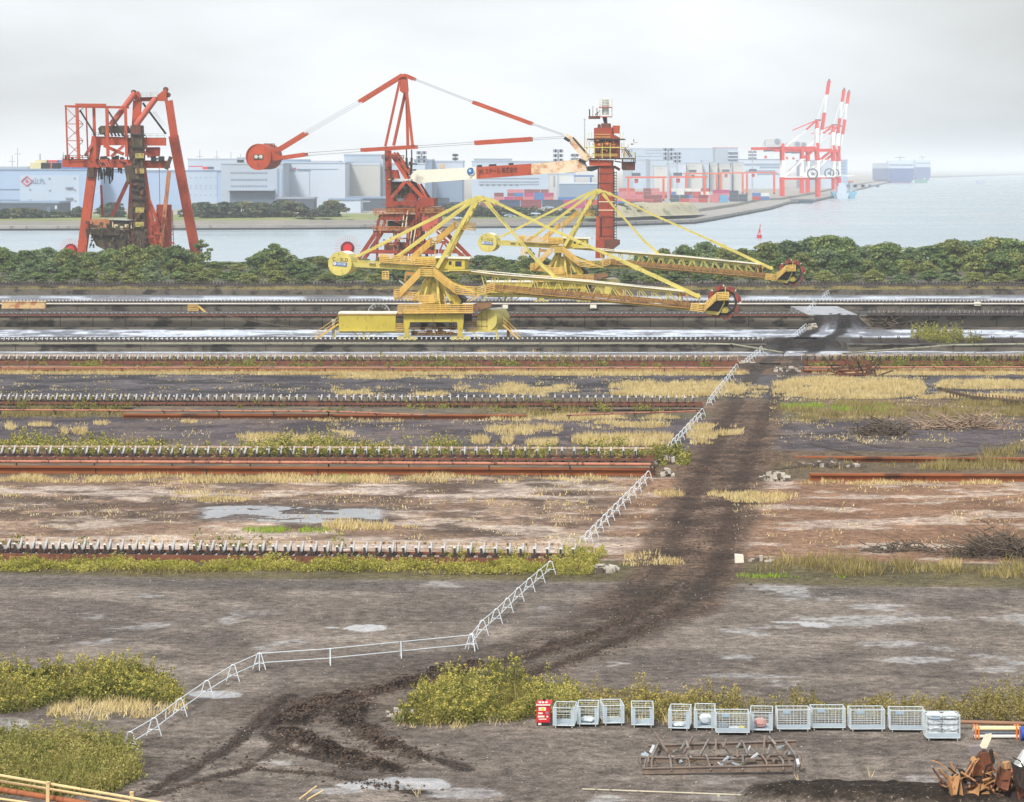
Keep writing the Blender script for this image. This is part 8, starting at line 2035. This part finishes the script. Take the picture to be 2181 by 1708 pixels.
# pipes at the right
m_pvc = paint('grey_white_pipe', (206, 206, 200), .4, .06, 1); m_strap = paint('orange_strap', (220, 122, 52), .5, .08, 2); m_cream = paint('cream_pipe', (222, 206, 160), .5, .06, 1); m_bluep = paint('blue_barrel', (40, 84, 170), .4, .08, 1)
a, b = G(*X2(1808, 462)), G(*X2(2160, 462)); t = thing('pipe_bundle', 'strapped bundle of white and blue pipes lying right of the cages', 'pipe bundle', (a + b) / 2)
for j in range(3):
    for i in range(3 - (j == 2)):
        p = a + Vector((0, .18 * i + .09 * (j % 2), .12 + .17 * j)); q = b + Vector((0, .18 * i + .09 * (j % 2), .12 + .17 * j))
        part('tube', MB().tube(p, q, .082, 10), m_cream if j == 2 else (m_bagd if (i + j) % 3 == 1 else m_pvc), t)
for f in (.06, .93):
    p = a.lerp(b, f); part('strap', MB().bb(p.x - .10, p.x - .03, p.y - .095, p.y + .55, .02, .55).bb(p.x + .03, p.x + .10, p.y - .095, p.y + .55, .02, .55), m_strap, t)
for f in (.1, .75): p = a.lerp(b, f); part('bearer', MB().bb(p.x - .05, p.x + .05, p.y - .1, p.y + .6, -.02, .035), m_bark, t)
a, b = G(*X2(1440, 385)), G(*X2(2420, 412)); solo('long_pipe', MB().tube(a + Vector((0, 0, .35)), b + Vector((0, 0, .35)), .09, 10).beam(a + Vector((3, 0, 0)), a + Vector((3, 0, .3)), .1).beam(b - Vector((2, 0, 0)), b + Vector((-2, 0, .3)), .1), paint('orange_brown_pipe', (140, 104, 78), .6, .15, .5), 'long orange-brown pipe lying behind the bag-filled cage', 'pipe', a)
p = G(*X2(2215, 470)); solo('barrel', MB().tube(p + Vector((-.35, 0, .3)), p + Vector((.55, 0, .3)), .29, 20).ring(p + Vector((-.1, 0, .3)), (1, 0, 0), .28, .305, .04, 20).ring(p + Vector((.25, 0, .3)), (1, 0, 0), .28, .305, .04, 20), m_bluep, 'blue barrel lying at the right edge beside the pipe bundle', 'barrel', p)
# wrecked belt frame
m_wreck = paint('weathered_frame', (118, 104, 94), .9, .3, 1.5, .4, (138, 118, 102)); m_wreckp = paint('grey_frame_steel', (128, 122, 116), .8, .3, 1.5, .4, (100, 86, 76))
p0 = G(1540, 1650); t = thing('wrecked_frame', 'wrecked rusty conveyor frame lying on the ground below the cages', 'scrap frame', p0); rr = random.Random(8)
L = 3.25
for y, z, tilt in ((0, .16, .02), (1.0, .42, -.02), (2.2, .2, .01), (3.0, .5, .03)):
    a = p0 + Vector((-L + rr.uniform(-.2, .3), y, z)); b = p0 + Vector((L - rr.uniform(-.2, .4), y + .1, z + tilt * 6)); part('side_beam', MB().beam(a, b, .08, .20).beam(a + Vector((0, 0, .11)), b + Vector((0, 0, .11)), .2, .03).beam(a - Vector((0, 0, .11)), b - Vector((0, 0, .11)), .2, .03), m_wreck, t)
for i in range(9):
    xx = -L + .3 + i * .78 + rr.uniform(-.1, .1); a = p0 + Vector((xx, -.05, .1)); pts = [a + Vector((rr.uniform(-.1, .1), 1.6 * f, .1 + .42 * math.sin(f * PI) + rr.uniform(-.05, .05))) for f in (0, .25, .5, .75, 1)]
    part('idler_bracket', MB().path(pts, .05, 6), m_wreckp if i % 2 else m_wreck, t)
for i in range(10):
    xx = -L + .4 + i * .66; a = p0 + Vector((xx, 1.4 + rr.uniform(-.3, .3), .55)); part('cross_bar', MB().beam(a, a + Vector((rr.uniform(-.5, .5), 1.7, rr.uniform(.1, .55))), .07, .1), m_wreckp if i % 3 == 0 else m_wreck, t)
for xx in (-3.15, 3.0):
    for k in range(3): a = p0 + Vector((xx + rr.uniform(-.15, .15), .1 + .3 * k, 0)); part('leg', MB().beam(a, a + Vector((rr.uniform(-.35, .3), .2, .62)), .05, .08), m_wreckp, t)
for i in range(14): a = p0 + Vector((rr.uniform(-L, L), rr.uniform(0, 2.6), rr.uniform(.3, .8))); part('roller', MB().tube(a, a + Vector((rr.uniform(-.3, .3), rr.uniform(.3, .6), rr.uniform(-.2, .3))), .055, 8), m_wreckp if i % 3 else m_wreck, t)
for i in range(46):
    a = p0 + Vector((rr.uniform(-L, L), rr.uniform(-.1, 3.0), rr.uniform(.08, .6))); q = a + Vector((rr.uniform(-.6, .6), rr.uniform(-.3, .3), rr.uniform(-.3, .35))); q.z = max(.05, q.z)
    part('loose_bar', MB().beam(a, q, rr.uniform(.03, .10), rr.uniform(.03, .14)), (m_wreckp, m_wreck, m_galv, m_grime)[(i * 7) % 4] if i % 5 else m_cageplate, t)
# scrap heap in the lower right corner
m_rs = paint('deep_rust', (112, 66, 42), .85, .35, 1.4, .4, (64, 42, 34)); m_rl = paint('tan_rust', (176, 132, 88), .75, .3, 1.6, .35, (120, 76, 50)); m_rd = paint('black_rust', (44, 34, 30), .9, .3, 1.5, .3, (84, 56, 40))
p0 = G(2118, 1712); t = thing('scrap_heap', 'heap of twisted rusty plates and bars in the lower right corner', 'scrap heap', p0); rr = random.Random(17)
def sheet(c, u, v, curl, n=7, th=.03):
    """bent plate: strip curling along u"""
    c, u, v = Vector(c), Vector(u), Vector(v); nrm = u.cross(v).normalized(); A0 = []
    for i in range(n + 1):
        f = i / n - .5; A0.append(c + u * f + nrm * curl * (f * f * 4 - .5))
    vs = []
    for q in A0: vs += [q - v / 2, q + v / 2, q - v / 2 + nrm * th, q + v / 2 + nrm * th]
    fs = []
    for i in range(n):
        a, b = 4 * i, 4 * i + 4; fs += [(a, b, b + 1, a + 1), (a + 2, a + 3, b + 3, b + 2), (a, a + 2, b + 2, b), (a + 1, b + 1, b + 3, a + 3)]
    return MB().add(vs, fs + [(0, 1, 3, 2), (4 * n, 4 * n + 2, 4 * n + 3, 4 * n + 1)])
def s8(zx, zy, dy=0.0):
    x, y = B8(zx, zy); return A(x, y, p0.y + dy)
core = []
for i in range(26):
    a = 2 * PI * i / 26; core.append((p0.x + .6 + math.cos(a) * 1.9 * rr.uniform(.85, 1.1), p0.y + .6 + math.sin(a) * 1.4 * rr.uniform(.85, 1.1), 0))
mb = MB(); k = len(core); mb.add(core + [(p0.x + .6 + (q[0] - p0.x - .6) * .55, p0.y + .6 + (q[1] - p0.y - .6) * .55, .62 + rr.uniform(-.15, .15)) for q in core] + [(p0.x + .6, p0.y + .6, .8)], [(i, (i + 1) % k, k + (i + 1) % k, k + i) for i in range(k)] + [(k + i, k + (i + 1) % k, 2 * k) for i in range(k)])
part('rubble_core', mb, m_rd, t)
part('bent_plate', MB().prism([s8(1735, 560), s8(1690, 480), s8(1760, 330), s8(1800, 270), s8(1860, 262), s8(1900, 300), s8(1915, 420), s8(1850, 560)], (0, .9, 0)), m_rs, t)
part('bent_plate', MB().prism([s8(1640, 640, -.2), s8(1630, 470, -.2), s8(1600, 420, -.2), s8(1660, 430, -.2), s8(1680, 560, -.2), s8(1740, 640, -.2)], (0, .5, 0)), m_rd, t)
part('bent_plate', MB().prism([s8(1880, 250, -.1), s8(1905, 240, -.1), s8(1925, 340, -.1), s8(1915, 370, -.1), s8(1890, 330, -.1)], (0, .3, 0)), m_rd, t)
fr = MB()
pts = [s8(1665, 460, -.3), s8(1690, 480, -.3), s8(1755, 350, -.3), s8(1785, 315, -.3), s8(1740, 330, -.3), s8(1660, 450, -.3)]
fr.path(pts, .03, 6); part('slot_frame', fr, m_rl, t)
part('white_board', MB().prism([s8(1790, 205, .1), s8(1840, 100, .1), s8(1895, 95, .1), s8(1890, 140, .1), s8(1850, 225, .1), s8(1810, 225, .1)], (0, .08, 0)), paint('pale_wood', (226, 216, 190), .7, .1, 3), t)
part('grey_plate', MB().prism([s8(1690, 210, .4), s8(1790, 205, .4), s8(1850, 250, .4), s8(1760, 300, .4), s8(1705, 290, .4)], (0, .06, .05)), paint('slate_plate', (132, 124, 124), .7, .15, 2), t)
part('lug', MB().tube(s8(1732, 320, -.2), s8(1732, 320, .1), .11, 14).tube(s8(2020, 345, -.2), s8(2030, 400, -.2), .16, 12), m_rl, t)
part('thin_rod', MB().path([s8(1360, 330, .3), s8(1420, 350, .3), s8(1560, 450, .2), s8(1640, 470, .2)], .025, 6), m_rl, t)
for i in range(90):
    zx, zy = rr.uniform(1500, 2300), rr.uniform(400, 700)
    if zy < 470 and zx < 1920: zy += 120
    c = s8(zx, zy, rr.uniform(-.5, .6)); c.z = max(.05, c.z); d = Vector((rr.uniform(-1, 1), rr.uniform(-.5, .5), rr.uniform(-.6, .8))).normalized(); L = rr.uniform(.35, 1.1); m1 = c + d * L * .5 + Vector((rr.uniform(-.15, .15), 0, rr.uniform(-.1, .2)))
    q = c + d * L; q.z = max(.04, q.z); m1.z = max(.04, m1.z)
    part('bent_bar', MB().path([c, m1, q], rr.uniform(.022, .055), 6), (m_rl, m_rs, m_rl, m_rd)[i % 4], t)
for i in range(58):
    zx, zy = rr.uniform(1540, 2300), rr.uniform(420, 690); c = s8(zx, zy, rr.uniform(-.4, .6)); c.z = max(.12, c.z)
    part('curled_sheet', sheet(c, Vector((rr.uniform(-1, 1), rr.uniform(-.4, .4), rr.uniform(-.6, .8))).normalized() * rr.uniform(.4, 1.0), Vector((rr.uniform(-.3, .3), 1, rr.uniform(-.4, .4))).normalized() * rr.uniform(.12, .4), rr.uniform(-.2, .25)), (m_rl, m_rs, m_rd, m_rs, m_rl)[i % 5], t)
for zx, zy, w_, h_, m in ((1560, 560, .7, .9, m_rl), (1620, 600, .5, .7, m_rd), (1980, 480, .9, .8, m_rs), (2060, 560, 1.1, .7, m_rl), (2140, 480, .8, 1.0, m_rd), (2200, 560, 1.0, .9, m_rs), (1960, 620, 1.2, .6, m_rl), (2100, 640, 1.2, .6, m_rs), (1720, 640, .9, .5, m_rl), (1840, 640, .8, .6, m_rd)):
    part('bent_plate', sheet(s8(zx, zy, rr.uniform(-.7, .2)), Vector((rr.uniform(.5, 1), rr.uniform(-.3, .3), rr.uniform(-.5, .7))) * w_, Vector((rr.uniform(-.3, .3), .45, h_ * .8)), rr.uniform(-.25, .3), 8, .05), m, t)
part('rust_scoop', sheet(s8(2140, 400, .5), Vector((.9, 0, .3)), Vector((0, .5, .1)), .3, 9, .04), paint('orange_rust', (186, 112, 74), .8, .2, 2), t)
part('grey_cone', MB().tube(s8(2160, 380, .9), s8(2190, 240, .9), .34, 14, .1), m_chrome, t)
# pipe rail at the lower left
m_prail = paint('tan_pipe_rail', (220, 190, 138), .6, .15, 1.2, .22, (160, 112, 72)); m_prust = paint('rusty_flat', (160, 96, 60), .8, .25, 1.2, .4, (110, 66, 46))
def rl(zx, zy, z): x, y = W7(zx, zy); return G(x, y, z)
t = thing('pipe_rail', 'tan rusty pipe rail crossing the lower left corner', 'railing', G(60, 1740))
for (a, b, z, r, m) in (((-260, 758), (1060, 985), 1.35, .058, m_prail), ((-260, 795), (1060, 1010), 1.02, .055, m_prail), ((-260, 845), (1060, 1060), .72, .11, m_prust), ((-260, 905), (1060, 1095), .45, .05, m_prail)):
    part('rail', MB().tube(rl(*a, z), rl(*b, z), r, 10), m, t)
for zx, zt in ((285, 855), (785, 915), (-200, 770)):
    p = rl(zx, zt, 1.38); part('post', MB().beam((p.x, p.y, 0), (p.x, p.y, 1.42), .13, .13).tube((p.x, p.y, 1.42), (p.x, p.y, 1.48), .09, 10), m_prail, t)
# small things along the belt lines
a, b = G(*W1(10, 272), 1.15), G(*W1(284, 272), 1.15); hh = (W1(0, 270)[1] - W1(0, 232)[1]) * a.y / F
solo('rusty_box', MB().bb(a.x, b.x, a.y, a.y + 1.6, 1.1, 1.15 + hh).bb(a.x - .1, b.x + .1, a.y - .1, a.y + 1.7, 1.16 + hh, 1.24 + hh), paint('flaking_orange_paint', (206, 176, 128), .8, .2, .6, .5, (166, 112, 78), streak=1), 'long flaking orange-cream box on the belt line at the left edge', 'box', a)
a = G(*W1(1195, 300), 2.0); b = G(*W1(1260, 300), 2.0); t = thing('stair_platform', 'small yellow stair platform on the belt line left of the front reclaimer', 'steps', a); w = b.x - a.x
part('deck', MB().bb(a.x, b.x, a.y, a.y + 1.2, 2.25, 2.4), m_rail, t); part('rail', MB().gallery([(a.x, a.y, 2.35), (b.x, a.y, 2.35)], (0, 1, 0), .1, .85, 1.2, .09, .08, 3), m_rail, t)
part('stair', MB().beam((b.x, a.y, 3.0), (b.x + 1.1, a.y, 2.05), .12, .2).beam((b.x, a.y + 1, 3.0), (b.x + 1.1, a.y + 1, 2.05), .12, .2), m_rail, t); part('leg', MB().beam((a.x + .1, a.y + .1, 2), (a.x + .1, a.y + .1, 2.3), .1).beam((b.x - .1, a.y + .1, 2), (b.x - .1, a.y + .1, 2.3), .1), m_rail, t)
cp = [A(*W1(1030, 330), 446), A(*W1(1200, 316), 447), A(*W1(1330, 310), 447), A(*W1(1430, 318), 446), A(*W1(1650, 362), 440), A(*W1(1800, 385), 434), A(*W1(1920, 400), 428), A(*W1(2060, 408), 424)]
solo('cable', MB().path(cp, .10, 6), m_grime, 'slack black cable running from the belt line down to the front reclaimer', 'cable', cp[0])
for i, (zf, zx, zy, lab) in enumerate(((V5, 1808, 1240, 'white plate on the wall above the front reclaimer winch house'), (W2, 1735, 260, 'white plate on the wall below the long boom'), (W3, 1907, 226, 'white plate on the wall far right of the road gap'))):
    x, y = zf(zx, zy); p = A(x, y, 502.6); solo('wall_plate', MB().bb(p.x - .55, p.x + .55, 502.55, 502.75, p.z - .35, p.z + .35).bb(p.x - .45, p.x + .45, 502.5, 502.56, p.z - .26, p.z + .26), m_white, lab, 'plate', p, 'white plates on the walls')
# rubble heaps
m_stone = paint('broken_concrete', (176, 168, 156), .9, .3, 1.5); m_stoned = paint('dark_rubble', (96, 84, 74), .95, .35, 1.2)
def rubble(x0, x1, y, h, n, s, label, seed, mats=(0, 1), dy=3):
    rr = random.Random(seed); mb = MB()
    for i in range(n):
        xx = rr.uniform(x0, x1); e = 1 - abs((xx - (x0 + x1) / 2) / ((x1 - x0) / 2 + 1e-6)) ** 2; p = G(xx, y + rr.uniform(-dy, dy)); p.z = rr.uniform(0, h) * e
        q = s * rr.uniform(.4, 1.3); bm = [Vector((rr.uniform(.5, 1) * sx, rr.uniform(.5, 1) * sy, rr.uniform(.5, 1) * sz)) * q for sz in (-1, 1) for sx, sy in ((-1, -1), (1, -1), (1, 1), (-1, 1))]
        mb.add([p + v for v in bm], [(0, 3, 2, 1), (4, 5, 6, 7), (0, 1, 5, 4), (1, 2, 6, 5), (2, 3, 7, 6), (3, 0, 4, 7)])
    o = solo('rubble_pile', mb, m_stone, label, 'rubble', G((x0 + x1) / 2, y), 'heaps of broken concrete', 'stuff'); o.data.materials.append(m_stoned)
    for i, pl in enumerate(o.data.polygons): pl.material_index = mats[(i // 6) % len(mats)]
rubble(*[v * 1 for v in (W3(630, 0)[0], W3(800, 0)[0])], 1022, .5, 90, .22, 'pale rubble heap at the broken end of the right rust-brown wall', 91, (0, 1, 0, 1, 0))
rubble(W3(830, 0)[0], W3(1250, 0)[0], W3(0, 1185)[1], .3, 90, .2, 'line of dark and pale rubble behind the right rust-brown wall', 92, (1, 1, 0, 1))
rubble(W3(0, 0)[0], W3(140, 0)[0], W3(0, 1165)[1], .6, 80, .2, 'dark rubble at the broken end of the goldenrod conveyor', 93, (1, 1, 0))
rubble(W3(40, 0)[0], W3(110, 0)[0], W3(0, 1240)[1], .4, 40, .2, 'white broken stones at the end of the left rust-brown wall', 94, (0, 0, 1))
rubble(W3(480, 0)[0], W3(600, 0)[0], W3(0, 590)[1], .3, 60, .28, 'pale rubble where the road crosses the wet ditch', 95, (0, 1, 0))
rubble(W3(890, 0)[0], W3(980, 0)[0], W3(0, 372)[1], .7, 70, .4, 'pale rubble at the left side of the gap in the tall wall', 96, (0, 0, 1))
rubble(W3(1180, 0)[0], W3(1240, 0)[0], W3(0, 350)[1], .9, 50, .4, 'pale rubble at the right side of the gap in the tall wall', 97, (0, 1, 0))
rubble(W3(700, 0)[0], W3(860, 0)[0], W3(0, 620)[1], .3, 70, .3, 'dark clods right of the ditch crossing', 98, (1, 1, 0))
rubble(W5(1740, 0)[0], W5(1900, 0)[0], W5(0, 725)[1], .2, 40, .25, 'white slabs at the end of the nearest conveyor', 99, (0, 0, 1))
rubble(W6(560, 0)[0], W6(700, 0)[0], W6(0, 610)[1], .15, 26, .14, 'scattered pale stones at the left end of the right weed strip', 100, (0, 1))
rubble(W6(1200, 0)[0], W6(1700, 0)[0], W6(0, 545)[1], .2, 60, .16, 'string of dark stones left of the vine tangle', 101, (1, 0, 1))
rubble(W8(400, 0)[0], W8(620, 0)[0], W8(0, 490)[1], .25, 40, .11, 'pale broken pieces at the left tip of the large thicket', 102, (0, 1), 8)
p = G(*W6(503, 622)); solo('white_block', MB().prism([(p.x - .28, p.y, 0), (p.x + .28, p.y, 0), (p.x + .24, p.y, .5), (p.x - .3, p.y, .55)], (0, .4, 0)), m_white, 'white block standing right of the road at the weed strip', 'block', p)
# rusty frame wreck and fallen belt line right of the road
def tangle(name, label, x0, x1, y, n, L, w, h, mats, seed, cat):
    rr = random.Random(seed); g = G((x0 + x1) / 2, y); t = thing(name, label, cat, g, 'wrecked steel frames on the ground')
    a, b = G(x0, y), G(x1, y)
    for k in range(3): part('side_beam', MB().beam(a + Vector((rr.uniform(0, 1), k * .8, .2 + .3 * k)), b + Vector((rr.uniform(-1, 0), k * .8, .2 + .35 * k + rr.uniform(-.2, .3))), w, w * 1.6), mats[k % len(mats)], t)
    for i in range(n):
        p = a.lerp(b, rr.random()) + Vector((0, rr.uniform(0, 2), rr.uniform(0, h * .3))); q = p + Vector((rr.uniform(-1, 1), rr.uniform(-.6, .6), rr.uniform(-.1, 1))).normalized() * L * rr.uniform(.5, 1); q.z = max(.05, min(h, q.z)); part('bent_strut', MB().beam(p, q, w * rr.uniform(.5, 1), w), mats[i % len(mats)], t)
tangle('wrecked_frame', 'rusty red frame wreck standing askew right of the road', W3(1030, 0)[0], W3(1320, 0)[0], W3(0, 655)[1], 20, 3.2, .16, 2.4, [m_cr_brown, m_rs, m_grime], 5, 'scrap frame')
a, b = G(*W3(1690, 790)), G(*W3(2260, 840)); t = thing('fallen_conveyor', 'fallen dark conveyor frame sloping down at the right edge', 'scrap frame', a, 'wrecked steel frames on the ground')
for k in (0, 1.4): part('side_beam', MB().beam(a + Vector((0, k, 1.1)), a.lerp(b, .35) + Vector((0, k, .45)), .2, .3).beam(a.lerp(b, .35) + Vector((0, k, .45)), b + Vector((0, k, .4)), .2, .3), m_grime, t)
for i in range(26): p = a.lerp(b, .1 + .9 * i / 26); part('cross_bar', MB().beam(p + Vector((0, 0, .4)), p + Vector((.2, 1.4, .8)), .14), m_grime if i % 2 else m_rs, t)
wall('rust-coloured low wall edge behind the rubble line at the right', W3(830, 0)[0], 983, 2700, 990, .42, 1.0, m_rustwall, m_berm, joints=8)
# loose pipes at the very bottom
for i, (p, q, lab) in enumerate(((W7(1785, 958), W7(1885, 912), 'thin yellow rod at the bottom edge, left of a pair'), (W7(1830, 962), W7(1925, 938), 'thin yellow rod at the bottom edge, right of a pair'))):
    a, b = G(*p), G(*q); solo('rod', MB().path([a + Vector((0, 0, .1)), a.lerp(b, .5) + Vector((0, 0, .2)), b + Vector((0, 0, .3))], .035, 6), m_prail, lab, 'rod', a, 'thin rods at the bottom edge')
a, b = G(*X1(620, 1078)), G(*B8(700, 695)); solo('ground_pipe', MB().path([a + Vector((0, 0, .05)), a.lerp(b, .5) + Vector((0, 0, .07)), b + Vector((0, 0, .05))], .032, 8).beam(a.lerp(b, .5) + Vector((0, -.15, 0)), a.lerp(b, .5) + Vector((0, .15, 0)), .1, .1), paint('pale_dirty_pipe', (186, 178, 156), .7, .2, .6, .3, (130, 118, 98)), 'long pale pipe lying on the ground along the bottom edge', 'pipe', a)
